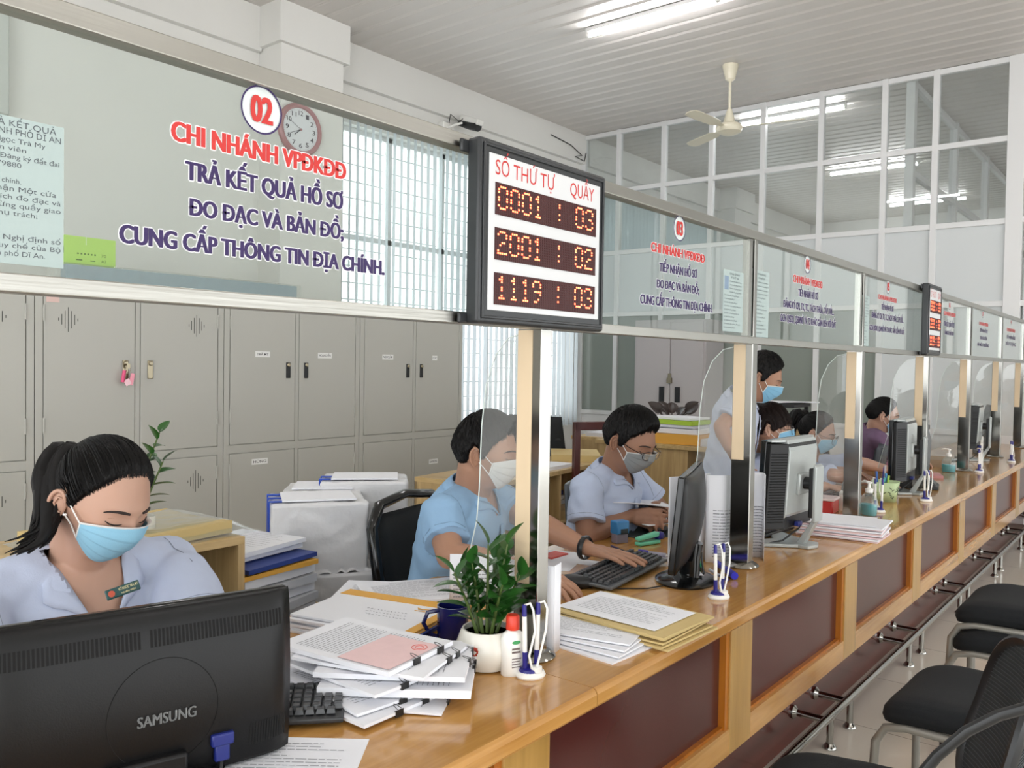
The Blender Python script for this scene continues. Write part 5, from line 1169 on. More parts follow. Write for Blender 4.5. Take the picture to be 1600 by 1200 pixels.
def hair_shell(style, seed, top=0.0, quiff=0.0):
    tab, th, ridge = HAIR[style]; mb = MB(); nu, nv = 128, 72
    def f(u, v):
        phi = u*360-180; el = -70+v*160; d = dirv(phi, min(el, 89.5)); r = head_r(d); ap = abs(phi)
        line = ipl(tab, ap)+1.6*noise.noise(Vector((phi*.11, seed, 0)))+.9*noise.noise(Vector((phi*.6, seed, 3)))
        e = (el-line)/(11.0 if style == 'pulled' else 8.0); e = max(0, min(1, e)); e = e*e*(3-2*e)
        if el > 60: d2 = d
        n = noise.noise(Vector((phi*.22, el*.03, seed)))*.0022*ridge+noise.noise(Vector((d.x*16, d.y*16, d.z*16+seed)))*.003*(1-ridge*.6)
        t = th*(1+top*max(0, d.z)**2+quiff*gss(ap, 40)*gss(el-60, 22))
        return d*(r-.004+e*(t+.004+n*(1+2*(1-ridge)))+ (0 if e > 0 else -.003))
    mb.grid(f, nu, nv, closeu=True); return mb
def hair_strands(style, seed, top, quiff, n):
    rnd = random.Random(seed); tab, th, ridge = HAIR[style]; mb = MB()
    tie = Vector((-.86, 0, .50)).normalized() if style == 'pulled' else Vector((-.45, .12, .88)).normalized()
    def surf(d, off):
        phi = math.degrees(math.atan2(d.y, d.x)); el = math.degrees(math.asin(max(-1, min(1, d.z)))); ap = abs(phi)
        line = ipl(tab, ap); e = max(0, min(1, (el-line)/(11.0 if style == 'pulled' else 8.0))); e = e*e*(3-2*e); t = th*(1+top*max(0, d.z)**2+quiff*gss(ap, 40)*gss(el-60, 22))
        return d*(head_r(d)-.0015*(1-e)+e*t+off)
    k = 0
    while k < n:
        phi = rnd.uniform(-180, 180); line = ipl(tab, abs(phi))
        if style == 'pulled':
            el = line+rnd.uniform(-1.5, 3) if rnd.random() < .65 else rnd.uniform(line, 75); d0 = dirv(phi, min(88, el)); seg = 9; L = rnd.uniform(.55, 1.0) if el > line+3 else rnd.uniform(.5, .95)
            ds = [(d0*(1-L*i/seg)+tie*(L*i/seg)).normalized() for i in range(seg+1)]
        else:
            el = rnd.uniform(line-1, 90); d0 = dirv(phi, min(89, el)); away = (d0-tie*d0.dot(tie)); away = away.normalized() if away.length > 1e-3 else Vector((1, 0, 0)); 
            tg = (away-d0*away.dot(d0)).normalized(); tg = (tg+Vector((rnd.uniform(-.35, .35), rnd.uniform(-.35, .35), rnd.uniform(-.2, .2)))).normalized(); seg = 4; L = rnd.uniform(.10, .30) if style == 'short' else rnd.uniform(.3, .8)
            ds = [(d0+tg*L*i/seg).normalized() for i in range(seg+1)]
            if style == 'short' and ipl(tab, abs(math.degrees(math.atan2(ds[-1].y, ds[-1].x)))) > math.degrees(math.asin(max(-1, min(1, ds[-1].z))))+4: k += 1; continue
        lift = rnd.uniform(.0002, .0022); m = len(ds)
        mb.tube([surf(d, lift*math.sin(math.pi*min(1, .15+.85*i/(m-1)))+(.0016*i/(m-1) if style == 'short' else 0)) for i, d in enumerate(ds)], [.00022+.0007*math.sin(math.pi*(i+.6)/(m+.2)) for i in range(m)], 3, cap=False); k += 1
    return mb
def hair_mat(name, c):
    if name in MATS: return MATS[name]
    m = mat(name, c, .45, spec=.22); nt = m.node_tree; b = nt.nodes['Principled BSDF']
    at_ = nt.nodes.new('ShaderNodeAttribute'); at_.attribute_name = 'strand'
    n = nt.nodes.new('ShaderNodeTexNoise'); n.inputs['Scale'].default_value = 1; n.inputs['Detail'].default_value = 3; nt.links.new(at_.outputs['Vector'], n.inputs['Vector'])
    bp = nt.nodes.new('ShaderNodeBump'); bp.inputs['Strength'].default_value = .55; bp.inputs['Distance'].default_value = .004; nt.links.new(n.outputs[0], bp.inputs['Height']); nt.links.new(bp.outputs[0], b.inputs['Normal'])
    mr = nt.nodes.new('ShaderNodeMapRange'); mr.inputs[3].default_value = .4; mr.inputs[4].default_value = .65; nt.links.new(n.outputs[0], mr.inputs[0]); nt.links.new(mr.outputs[0], b.inputs['Roughness'])
    return m
def strands(o, M, axis, k=55):
    me = o.data; iv = M.inverted(); a = me.attributes.new('strand', 'FLOAT_VECTOR', 'POINT'); ax = Vector(axis).normalized(); e1 = ax.orthogonal().normalized(); e2 = ax.cross(e1)
    for i, v in enumerate(me.vertices):
        p = (iv @ v.co).normalized(); x, y = p.dot(e1), p.dot(e2); an = math.atan2(y, x)
        a.data[i].vector = (math.cos(an)*k*.32, math.sin(an)*k*.32, p.dot(ax)*1.6)
def mask_mesh(mb, mi=0, grow=1.0):
    def f(u, v):
        phi = -56+u*112; q = 1-(phi/56)**2; top = -14+15*q+ -0*abs(phi); bot = -40-20*q
        el = top+(bot-top)*v; d = dirv(phi, el); a, b, c = .1125, .0815, .124
        s = max(0, -d.z); b *= 1-.16*min(1, s*1.3)
        r = 1/math.sqrt((d.x/a)**2+(d.y/b)**2+(d.z/c)**2)+.007*gss(phi, 16)*gss(el+14, 14)
        r = max(r, head_r(d)+.0025)
        pl = (v*4.2) % 1.0; r += .0022*(pl if .12 < v < .88 else .3)*q
        return d*r*grow
    mb.grid(f, 33, 42); return f
def ear_mesh(mb, side, sc=1.0):
    c = hp(side*93, -7, 1.03); n = Vector((.48, side*1.0, 0)).normalized(); up = Vector((-.16, 0, 1)).normalized(); up = (up-n*up.dot(n)).normalized(); fw = up.cross(n)*1.0
    if fw.x < 0: fw = -fw
    def P_(a, b_, o): return c+up*b_*sc+fw*a*sc+n*o*sc
    def g(u, v):
        a = 2*math.pi*u; r = math.sin(math.pi*v); z = math.cos(math.pi*v); w = .0165*(1-.25*max(0, -math.sin(a)))
        return P_(-.006+w*r*math.cos(a), .030*r*math.sin(a), .004+.006*z)
    mb.grid(g, 22, 11, closeu=True)
    pts = [P_(-.006+.0155*(1-.25*max(0, -math.sin(a)))*math.cos(a), .028*math.sin(a), .0105) for a in [R_(20+k*12.5) for k in range(21)]]
    mb.tube(pts, [.0026+.0012*math.sin(math.pi*k/20) for k in range(21)], 8)
    mb.tube([P_(.003, .014, .009), P_(-.006, .016, .0115), P_(-.011, .004, .0115), P_(-.007, -.010, .011), P_(.003, -.012, .010)], [.0018, .0024, .0024, .0022, .002], 8)
def remeshed(name, mb, mats, parent, voxel, smooth=4, sf=.5):
    me = mb.mesh('tmp', mats, 0); o = bpy.data.objects.new('tmp', me); COL.objects.link(o)
    md = o.modifiers.new('r', 'REMESH'); md.mode = 'VOXEL'; md.voxel_size = voxel; md.use_smooth_shade = True
    if smooth: s = o.modifiers.new('s', 'SMOOTH'); s.iterations = smooth; s.factor = sf
    bpy.context.view_layer.update(); m2 = bpy.data.meshes.new_from_object(o.evaluated_get(bpy.context.evaluated_depsgraph_get()))
    bpy.data.objects.remove(o); bpy.data.meshes.remove(me); m2.name = name
    m2.materials.clear()
    for m in (mats if isinstance(mats, (list, tuple)) else [mats]): m2.materials.append(m)
    m2.polygons.foreach_set('use_smooth', [True]*len(m2.polygons))
    ob = bpy.data.objects.new(name, m2); COL.objects.link(ob)
    if parent is not None: ob.parent = parent
    return ob
def caps(mb, a, b_, ra, rb, n=14):
    a = Vector(a); b_ = Vector(b_); d = (b_-a); L = d.length; d = d.normalized() if L > 1e-6 else Vector((0, 0, 1))
    pts = []; rr = []
    for t in (-1, -.87, -.6, -.3): pts.append(a+d*ra*t); rr.append(ra*math.sqrt(max(.002, 1-t*t)))
    for t in (0, .25, .5, .75, 1): pts.append(a+(b_-a)*t); rr.append(ra+(rb-ra)*t)
    for t in (.3, .6, .87, 1): pts.append(b_+d*rb*t); rr.append(rb*math.sqrt(max(.002, 1-t*t)))
    mb.tube(pts, rr, n)
def limb(mb, pts, rr, n=16):
    for i in range(len(pts)-1): caps(mb, pts[i], pts[i+1], rr[i], rr[i+1], n)
def hand(mb, wrist, fw, palm, side, curl=(20, 25, 15), spread=4, thumb=(35, 20), s=1.0, fingers=None):
    """wrist point, direction towards the fingers, palm normal (the side the fingers close to), side +1 = thumb on fw x palm side"""
    wrist = Vector(wrist); fw = Vector(fw).normalized(); pn = Vector(palm); pn = (pn-fw*pn.dot(fw)).normalized(); lat = fw.cross(pn).normalized()*side
    K = []
    for i, (lo, ln) in enumerate(((.030, .086), (.010, .090), (-.010, .086), (-.028, .078))):
        k = wrist+fw*ln*s+lat*lo*s; caps(mb, wrist+lat*lo*.55*s+fw*.012, k, .0135*s, .0105*s, 12); K.append(k)
    caps(mb, wrist+fw*.02*s+lat*.012*s, wrist+fw*.06*s+lat*.008*s, .0155*s, .014*s, 12); caps(mb, wrist+fw*.02*s-lat*.014*s, wrist+fw*.06*s-lat*.016*s, .015*s, .013*s, 12)
    L = ((.042, .025, .021), (.046, .029, .022), (.043, .027, .021), (.034, .021, .019)); tips = []
    for i, k in enumerate(K):
        c = curl if fingers is None else fingers[i]
        ax = Matrix.Rotation(R_((1.5-i)*spread), 3, pn*side)
        d = ax @ fw if False else (fw+lat*math.tan(R_((1.5-i)*spread))).normalized(); a = 0; p = k
        for j in range(3):
            a += c[j]; q = p+(d*math.cos(R_(a))+pn*math.sin(R_(a)))*L[i][j]*s
            caps(mb, p, q, (.0092, .0085, .0076)[j]*s*(1 if i < 3 else .88), (.0085, .0077, .0062)[j]*s*(1 if i < 3 else .88), 10); p = q
        tips.append(p)
    b_ = wrist+fw*.026*s+lat*.022*s; d1 = (fw*math.cos(R_(thumb[0]))+lat*math.sin(R_(thumb[0]))+pn*.25).normalized(); q = b_+d1*.040*s; caps(mb, b_, q, .0145*s, .011*s, 12)
    d2 = (d1*math.cos(R_(thumb[1]))+fw*math.sin(R_(thumb[1]))).normalized(); q2 = q+d2*.032*s; caps(mb, q, q2, .0105*s, .0098*s, 10); caps(mb, q2, q2+(d2+pn*.15).normalized()*.022*s, .0096*s, .0075*s, 10)
    return tips
M_strap = mat('mask_strap', '#e9e9e7', .6)
def mrot(yaw, pitch, roll): return Matrix.Rotation(R_(yaw), 3, 'Z') @ Matrix.Rotation(R_(pitch), 3, 'Y') @ Matrix.Rotation(R_(roll), 3, 'X')

def person(label, N, byaw, lean, head, hyaw, hpitch, hroll, arms, skinm, shirt, hair, maskc, sw=.185, g=1.0, hs=1.0, voxel=.005, standing=False, glasses=None, hairm=None, long_sleeve=False, top=0, quiff=0, pantm=None, tors=.50, hairseed=1, sleeve=.62, open_neck=True, name='person', knee=None, neck=.052, pocket=False, vneck=.045, nstr=0):
    N = Vector(N); H = Vector(head); F = Vector((math.cos(R_(byaw)), math.sin(R_(byaw)), 0)); S = Vector((-F.y, F.x, 0)); Zv = Vector((0, 0, 1))
    spine = (Zv*math.cos(R_(lean))+F*math.sin(R_(lean))).normalized(); pel = N-spine*tors; base = Vector((pel.x, pel.y, 0))
    t = thing(name, label, 'person', base); inv = Matrix.Translation(-base); HM = mrot(hyaw, hpitch, hroll)
    hairm = hairm or hair_mat('black_hair', '#0d0b0b')
    fwd_s = (F-spine*F.dot(spine)).normalized()
    def torso(mb, e, up=0.0):
        ks = [(0.0, .165, .125), (.10, .165, .122), (.22, .152, .108), (.34, .165, .112), (.43, .165, .105), (.48, .12, .085), (tors/.5*.515, .075, .068)]
        pts = [pel+spine*(k*tors/.5)+fwd_s*(.0 if k < .3 else -.012*(k-.3)*5) for k, _, _ in ks]
        mb.tube(pts, [((a*g+e), (b_*g+e)) for _, a, b_ in ks], 28, flat=S)
    body = MB(); torso(body, .001)
    sh = {}
    for sd in (1, -1):
        shp = N+S*sw*sd-spine*.045; sh[sd] = shp
        caps(body, N-spine*.03+S*.05*sd, shp, .04*g, .042*g)
    nt_ = H+HM @ Vector((-.03, 0, -.055*hs)); nk = neck
    caps(body, N-spine*.03, nt_, nk*1.06, nk, 20)
    caps(body, N-spine*.02+fwd_s*.01, H+HM @ Vector((0.005, 0, -.07*hs)), nk*.9, nk*.82, 18)
    for sd in (1, -1):
        a = arms.get(sd)
        if not a: continue
        el, wr = Vector(a['e']), Vector(a['w']); limb(body, [sh[sd], sh[sd].lerp(el, .4), el], [.040*g, .044*g, .036*g])
        md = el.lerp(wr, .3); caps(body, el, md, .037*g, .040*g); caps(body, md, wr, .040*g, .0255)
        d = a.get('d') or (wr-el)
        a['tips'] = hand(body, wr, d, a.get('p', (0, 0, -1)), a.get('s', sd), a.get('curl', (22, 25, 15)), a.get('spread', 5), a.get('thumb', (38, 15)), a.get('hs', 1.0), a.get('fingers'))
    # head
    hm = MB(); hm.grid(lambda u, v: HM @ (dirv(u*360, -89+v*178)*head_r(dirv(u*360, -89+v*178))*hs)+H, 96, 90, closeu=True)
    body.add(hm.v, hm.f+[tuple(i*90 for i in range(96)), tuple(i*90+89 for i in range(95, -1, -1))])
    # legs
    hipz = pel.z
    legs = MB()
    for sd in (1, -1):
        hip = pel+S*.09*sd
        if standing:
            kn = Vector((pel.x+F.x*.03, pel.y+F.y*.03, .48))+S*.1*sd; ft = Vector((kn.x-F.x*.03, kn.y-F.y*.03, .08))
        else:
            kn = Vector((hip.x, hip.y, .50))+F*(knee or .36)+S*.02*sd; ft = Vector((kn.x-F.x*.14, kn.y-F.y*.14, .08))
        limb(legs, [hip, hip.lerp(kn, .5), kn, kn.lerp(ft, .5), ft], [.098*g, .086*g, .068, .062, .055])
    caps(legs, pel-S*.04, pel+S*.04, .13*g, .13*g, 20)
    body.xf(inv); ob = remeshed('body', body, skinm, t, voxel, 3); 
    legs.xf(inv); remeshed('trousers', legs, pantm or mat('dark_trousers', '#1d2230', .8), t, .012, 3)
    sf = MB()
    for sd in (1, -1):
        if standing: kn = Vector((pel.x+F.x*.03, pel.y+F.y*.03, .48))+S*.1*sd; ft = Vector((kn.x-F.x*.03, kn.y-F.y*.03, .08))
        else: kn = Vector((pel.x+S.x*.11*sd, pel.y+S.y*.11*sd, .5))+F*(knee or .36); ft = Vector((kn.x-F.x*.14, kn.y-F.y*.14, .08))
        m_ = MB(); caps(m_, Vector((ft.x, ft.y, .045)), Vector((ft.x, ft.y, .045))+F*.17, .044, .036); m_.xf(inv).build('shoe', M_black, t)
    # shirt
    st = MB(); torso(st, .014)
    for sd in (1, -1):
        caps(st, N-spine*.035+S*.07*sd, sh[sd]-spine*.002, .052*g+.006, .055*g+.01); caps(st, N+spine*.002+S*.012*sd, sh[sd]+spine*.004, .050*g, .050*g)
        a = arms.get(sd)
        if not a: continue
        el = Vector(a['e']); wr = Vector(a['w']); 
        if long_sleeve: limb(st, [sh[sd], el], [.058*g, .05*g]); st.tube([el, el.lerp(wr, .45)], [.052*g, .047*g], 18)
        else: 
            c = sh[sd].lerp(el, sleeve); st.tube([sh[sd]-(c-sh[sd]).normalized()*.03, sh[sd].lerp(c, .3), c], [.05*g, .063*g, .064*g+.002], 20)
    st.xf(inv); so = remeshed('shirt', st, shirt, t, max(.006, voxel*1.2), 5)
    cn = [(v.co.copy(), v.normal.copy()) for v in so.data.vertices]; flat_ = []
    for p, nr in cn:     # soft folds in the cloth
        n = noise.noise(Vector((p.x*10+3, p.y*10, p.z*20+p.x*14)))*.0075+abs(noise.noise(Vector((p.x*5+p.z*9, p.y*7-p.z*8, p.z*4))))*-.010+noise.noise(Vector((p.x*26, p.y*26, p.z*30)))*.002
        flat_ += list(p+nr*n)
    so.data.vertices.foreach_set('co', flat_); so.data.update()
    # collar: a stand and two points
    if open_neck:
        A = ((H+HM @ Vector((-.03, 0, -.055*hs)))-(N-spine*.03)).normalized(); A = (A*.6+spine*.4).normalized(); fA = (F-A*F.dot(A)).normalized(); SA = A.cross(fA).normalized()
        if SA.dot(S) < 0: SA = -SA
        nb = N+A*.004; r0 = neck*1.06+.011
        nb = N+A*.022
        # shirt stand closing up to the neck
        cl = MB()
        def sf_(u, v):
            a = 2*math.pi*u; rr = r0+.006+.034*v**1.6+.02*v*abs(math.sin(a)); return nb+fA*(math.cos(a)*rr*(1.05-.1*v)+.006)+SA*math.sin(a)*rr+A*(.012-.050*v**1.2-.016*(math.cos(a) > .2)*math.cos(a))
        if not vneck or vneck < .03: cl.grid(sf_, 30, 6, closeu=True); cl.xf(inv).build('collar_stand', shirt, t, solid=.003)
        # the V of the open neck is cut out of the cloth
        if vneck:
            bm = bmesh.new(); bm.from_mesh(so.data); kill = []; ivi_ = inv.inverted()
            for f_ in bm.faces:
                q_ = ivi_ @ f_.calc_center_median()-N; dd_ = -q_.dot(spine); ss_ = abs(q_.dot(S)); ff_ = q_.dot(fwd_s)
                if ff_ > .0 and dd_ < vneck and ss_ < .012+(vneck-dd_)*.52 and dd_ > -.05: kill.append(f_)
            bmesh.ops.delete(bm, geom=kill, context='FACES'); bm.to_mesh(so.data); bm.free()
        bm2 = so.data
        def onto(p, off):
            ok, loc_, nr_, ix_ = so.closest_point_on_mesh(inv @ p)
            return (inv.inverted() @ (loc_+nr_*off)) if ok else p
        vb = N-spine*(vneck or .03)+fwd_s*.10*g
        for sd in (1, -1):
            I_, O_ = [], []
            for k in range(25):
                u = k/24
                if u < .62:
                    a = R_(180-(u/.62)*128); c = nb+fA*(math.cos(a)*(r0+.004)*1.04+.006)+SA*(math.sin(a)*(r0+.004)*sd)+A*(.024-.022*(u/.62)**2)
                    out = fA*math.cos(a)+SA*math.sin(a)*sd; I_.append(c); o_ = c+out*.028-A*(.030+.006*u); last = (c, out)
                    q_ = onto(o_, .006); O_.append(q_ if (q_-o_).length < .03 else o_)
                else:
                    t_ = (u-.62)/.38; c0_ = last[0]; e_ = onto(vb+S*.006*sd, .003); c = c0_.lerp(e_, t_); c = onto(c, .006) if t_ > .25 else c; I_.append(c)
                    wid = (.040+.020*t_/.35) if t_ < .35 else max(.0, (.030*(1-t_)))
                    if not vneck and t_ > .45: wid = 0
                    o_ = c+S*sd*wid*.85-spine*wid*.55; q_ = onto(o_, .005); O_.append(q_ if (q_-o_).length < .03 else o_)
            for arr in (I_, O_):
                for it in range(3):
                    cp = list(arr)
                    for k in range(1, 24):
                        if arr is O_ and it > 0 and k in (17, 18, 19): continue
                        arr[k] = cp[k]*.4+(cp[k-1]+cp[k+1])*.3
            cl = MB(); cl.grid(lambda u, v: I_[round(u*24)].lerp(O_[round(u*24)], v)+A*.004*math.sin(math.pi*v), 25, 4); cl.xf(inv).build('collar', shirt, t, solid=.0028)
        # placket and buttons down the chest
        pk = MB(); bt = []
        cx = [(k_, 0) for k_ in (.475, .43, .40, .36, .28, .2) if (.5-k_)*tors/.5 > (vneck or 0)-.012]
        dep = {.475: .088, .43: .107, .40: .113, .36: .116, .28: .113, .2: .112}
        P_ = [pel+spine*(k*tors/.5)+fwd_s*(dep[k]*g+.016+.001-.012*max(0, k-.3)*5) for k, _ in cx]
        pk.tube(P_, [(.014, .003)]*len(P_), 8, flat=S); pk.xf(inv).build('placket', shirt, t)
        for k, p in enumerate(P_[1:4]):
            MB().lathe([(.0055, 0), (.0055, .0025)], n=12).xf(inv @ Matrix.Translation(p+fwd_s*.0035) @ fwd_s.to_track_quat('Z', 'Y').to_matrix().to_4x4()).build('button', M_white, t)
    # seams where the sleeves are set in, and a chest pocket
    sm_ = mat('seam_'+shirt.name, tuple(v*.55 for v in shirt.node_tree.nodes['Principled BSDF'].inputs['Base Color'].default_value[:3]), .9)
    def onshirt(o_, d_):
        me_ = so.data; r_ = so.ray_cast(inv @ o_, d_); return (inv.inverted() @ r_[1], r_[2]) if r_[0] else (None, None)
    for sd in (1, -1):
        P2 = []
        for k in range(15):
            a = R_(-20+k*15); c = sh[sd]-S*sd*.012-spine*.02; dr = (fwd_s*math.sin(a)+spine*math.cos(a)); h_, _n = onshirt(c+dr*.2, -dr)
            if h_ is not None and (h_-c).length < .14: P2.append(h_+dr*.0006)
        if len(P2) > 4: MB().tube(P2, .0011, 5).xf(inv).build('sleeve_seam', sm_, t)
        a = arms.get(sd)
        if a and not long_sleeve:
            ax = (Vector(a['e'])-sh[sd]).normalized(); c = sh[sd].lerp(Vector(a['e']), sleeve)-ax*.022; e1_ = ax.orthogonal().normalized(); e2_ = ax.cross(e1_); P2 = []
            for k in range(20):
                b_ = 2*math.pi*k/20; dr = e1_*math.cos(b_)+e2_*math.sin(b_); h_, _n = onshirt(c+dr*.13, -dr)
                if h_ is not None and (h_-c).length < .1: P2.append(h_+dr*.0004)
            if len(P2) > 12: MB().tube(P2, .0009, 5, closed=len(P2) == 20).xf(inv).build('cuff_seam', sm_, t)
    if pocket:
        pts_ = []
        for (a, b_) in ((.045, -.12), (.125, -.12), (.125, -.2), (.085, -.215), (.045, -.2), (.045, -.12)):
            o_ = N+S*a+spine*b_+fwd_s*.3; h_, _n = onshirt(o_, -fwd_s)
            if h_ is not None: pts_.append(h_+fwd_s*.0008)
        if len(pts_) > 3: MB().tube(pts_, .001, 5).xf(inv).build('pocket_seam', sm_, t)
    # hair, ears, face
    HX = inv @ Matrix.Translation(H) @ HM.to_4x4() @ Matrix.Scale(hs, 4)
    ho_ = hair_shell(hair, hairseed, top, quiff).xf(HX).build('hair', hairm, t, smooth=80); strands(ho_, HX, (-.75, 0, .55) if hair == 'pulled' else ((-.35, .1, .9) if hair == 'short' else (0, 0, 1)))
    if nstr: hair_strands(hair, hairseed, top, quiff, nstr).xf(HX).build('hair_strands', hairm, t, smooth=0)['kind'] = 'stuff'
    em = MB(); ear_mesh(em, 1); e1 = em.xf(HX).build('ear', skinm, t, smooth=80); em = MB(); ear_mesh(em, -1); em.xf(HX).build('ear', skinm, t, smooth=80)
    bm_ = mat('brow_hair', '#2a1d18', .8); lash = mat('lash_line', '#1d130f', .7)
    for sd in (1, -1):
        eb = MB(); eb.tube([hp(sd*p, e, 1, .0012) for p, e in ((8.5, 13), (14, 14.2), (22, 14.6), (30, 13.2), (36, 10.5))], [(.0014, .0022), (.0016, .0030), (.0016, .0028), (.0013, .002), (.0008, .001)], 8, flat=(0, 0, 0) if False else None); eb.xf(HX).build('eyebrow', bm_, t)
        ey = MB(); ey.tube([hp(sd*p, e, 1, .0008) for p, e in ((12, -.5), (16, -1.8), (21, -2.2), (26, -1.4), (31, .8))], [.0006, .0013, .0015, .0014, .0008], 6); ey.xf(HX).build('eyelash', lash, t)
        ey = MB(); ey.tube([hp(sd*p, e, 1, .0002) for p, e in ((12, 4.2), (17, 6), (23, 6), (29, 4))], [.0004, .0007, .0007, .0004], 6); ey.xf(HX).build('lid_crease', mat('lid_shadow', '#7a4f3c', .8), t)
    if maskc:
        mm = MB(); f = mask_mesh(mm); mo = mm.xf(HX).build('face_mask', mat('mask_'+maskc[1:], maskc, .75, bump=.1, bump_scale=500), t, smooth=60, solid=.0015)
        b_ = MB(); b_.tube([f(u/16, 0) for u in range(17)], [(.0012, .0045)]*17, 8); b_.tube([f(0, v/8) for v in range(9)], .0016, 6); b_.tube([f(1, v/8) for v in range(9)], .0016, 6)
        b_.xf(HX).build('mask_border', M_strap, mo)
        for sd, u in ((1, 1), (-1, 0)):
            e_top = hp(sd*88, 10, 1, .006); e_bot = hp(sd*88, -17, 1, .006); m_t, m_b = f(u, .02), f(u, .98)
            mid1 = (e_top+m_t)/2; mid1 = mid1.normalized()*(head_r(mid1.normalized())+.004); mid2 = (e_bot+m_b)/2; mid2 = mid2.normalized()*(head_r(mid2.normalized())+.004)
            s_ = MB(); s_.tube([m_t, mid1, e_top, hp(sd*98, 8, 1, .01)], .0014, 6); s_.tube([m_b, mid2, e_bot, hp(sd*97, -14, 1, .01)], .0014, 6); s_.xf(HX).build('mask_strap', M_strap, mo)
    if glasses:
        gm = mat('glasses_'+glasses[0][1:], glasses[0], .3); G = thing('eyeglasses', None, None, (0, 0, 0), parent=t); 
        for sd in (1, -1):
            c = Vector((.112, sd*.034, -.004)); rx, rz_ = glasses[1]
            r_ = MB(); r_.tube([c+Vector((-.35*abs(math.cos(a))*rx*(1 if math.cos(a)*sd > 0 else 0), rx*math.cos(a), rz_*math.copysign(abs(math.sin(a))**glasses[2], math.sin(a)))) for a in [2*math.pi*k/28 for k in range(28)]], glasses[3], 6, closed=True)
            r_.xf(HX).build('rim', gm, G)
            L_ = MB(); L_.prism([c+Vector((0, rx*math.cos(a)*.97, rz_*math.sin(a)*.97)) for a in [2*math.pi*k/20 for k in range(20)]], (-.001, 0, 0)); L_.xf(HX).build('lens', M_acryl, G, smooth=0)
            tm = MB(); tm.tube([c+Vector((-.008, sd*rx, .004)), Vector((.055, sd*.081, .004)), Vector((0.0, sd*.083, .008)), Vector((-.018, sd*.083, -.004))], glasses[3]*1.1, 6); tm.xf(HX).build('temple', gm, G)
        bdg = MB(); bdg.tube([Vector((.112, .016, 0)), Vector((.116, 0, .003)), Vector((.112, -.016, 0))], glasses[3], 6); bdg.xf(HX).build('bridge', gm, G)
    return t, inv, HX, N, S, F, spine, sh
def hair_bundle(t, inv, pts, rad, mat_, name='ponytail', n=12, seed=0, frizz=.006):
    rnd = random.Random(seed); P_ = [Vector(p) for p in pts]; mb = MB()
    def cr(i, k): return P_[i]
    def spl(u):
        x = u*(len(P_)-1); i = min(int(x), len(P_)-2); f = x-i; p0 = P_[max(0, i-1)]; p1 = P_[i]; p2 = P_[i+1]; p3 = P_[min(len(P_)-1, i+2)]
        return .5*((2*p1)+(p2-p0)*f+(2*p0-5*p1+4*p2-p3)*f*f+(3*p1-p0-3*p2+p3)*f**3)
    R2 = [rad[min(int(u*(len(rad)-1)), len(rad)-2)]+(rad[min(int(u*(len(rad)-1)), len(rad)-2)+1]-rad[min(int(u*(len(rad)-1)), len(rad)-2)])*(u*(len(rad)-1)-min(int(u*(len(rad)-1)), len(rad)-2)) for u in [k/12 for k in range(13)]]
    for s in range(n):
        a = rnd.uniform(0, 6.28); q = math.sqrt(rnd.random()); off = Vector((math.cos(a), math.sin(a)*.7, math.sin(a*2)*.5)); end = rnd.uniform(.8, 1.0); w = Vector((rnd.uniform(-1, 1), rnd.uniform(-1, 1), rnd.uniform(-1, 1)))*frizz
        mb.tube([spl(k/12*end)+off*R2[k]*q*.8+w*(k/12)**2*3 for k in range(13)], [max(.0006, R2[k]*(.62 if s < n*.4 else .3)*(1-.75*(k/12)**3)) for k in range(13)], 6)
    return mb.xf(inv).build(name, mat_, t, smooth=80)
M_hair = hair_mat('black_hair', '#0d0b0b'); M_hairb = hair_mat('brown_black_hair', '#1b0f0c')
SK1 = skin('skin_fair', '#bb9480'); SK2 = skin('skin_tan', '#aa8068'); SK3 = skin('skin_brown', '#98705a')
def cloth(n, c): return mat(n, c, .85, spec=.2, noise_amt=.03, noise_scale=40, bump=.12, bump_scale=300)
SH_lav = cloth('pale_lavender_cloth', '#b7bfd4'); SH_blue = cloth('light_blue_cloth', '#8fb1d1'); SH_pale = cloth('pale_blue_cloth', '#b9c4dc'); SH_wht = cloth('white_lavender_cloth', '#c2c9dc'); SH_pur = cloth('mauve_cloth', '#735c76')


# 1 the woman with the ponytail, in front
H1_ = at(158, 778, w=1.70); N1 = at(126, 878, w=1.77)
t1, inv, HX, N, S, F, sp, sh = person('woman with a long black ponytail and lavender shirt seated behind the big monitor', N1, 0, 14, H1_, 12, 26, -4,
    {1: dict(e=at(330, 1010, w=1.72), w=(-.62, .98, .80), d=(1, -.1, -.1), p=(0, 0, -1)), -1: dict(e=at(-60, 1060, w=1.5), w=(-.62, .66, .80), d=(1, .1, -.1), p=(0, 0, -1))}, SK1, SH_lav, 'pulled', '#8fc3dd', sw=.20, g=1.16, hs=1.04, voxel=.0045, hairseed=2, sleeve=.8, neck=.056, vneck=.10, nstr=1500)
hair_bundle(t1, inv, [at(118, 712, w=1.74), at(98, 706, w=1.72), at(80, 740, w=1.68), at(74, 790, w=1.64), at(60, 835, w=1.60), at(15, 858, w=1.56)], [.016, .026, .032, .036, .028, .010], M_hair, n=46, seed=4)
MB().tube([Vector((math.cos(a)*.017, 0, math.sin(a)*.017)) for a in [k*.6283 for k in range(10)]], .0045, 6, closed=True).xf(inv @ Matrix.Translation(at(110, 708, w=1.735))).build('hair_tie', mat('navy_band', '#2a3050', .6), t1)
MB().lathe([(.0035, 0), (.0035, .003)], n=10).xf(inv @ Matrix.Translation(at(101, 805, w=1.60))).build('pearl_earring', M_white, t1)
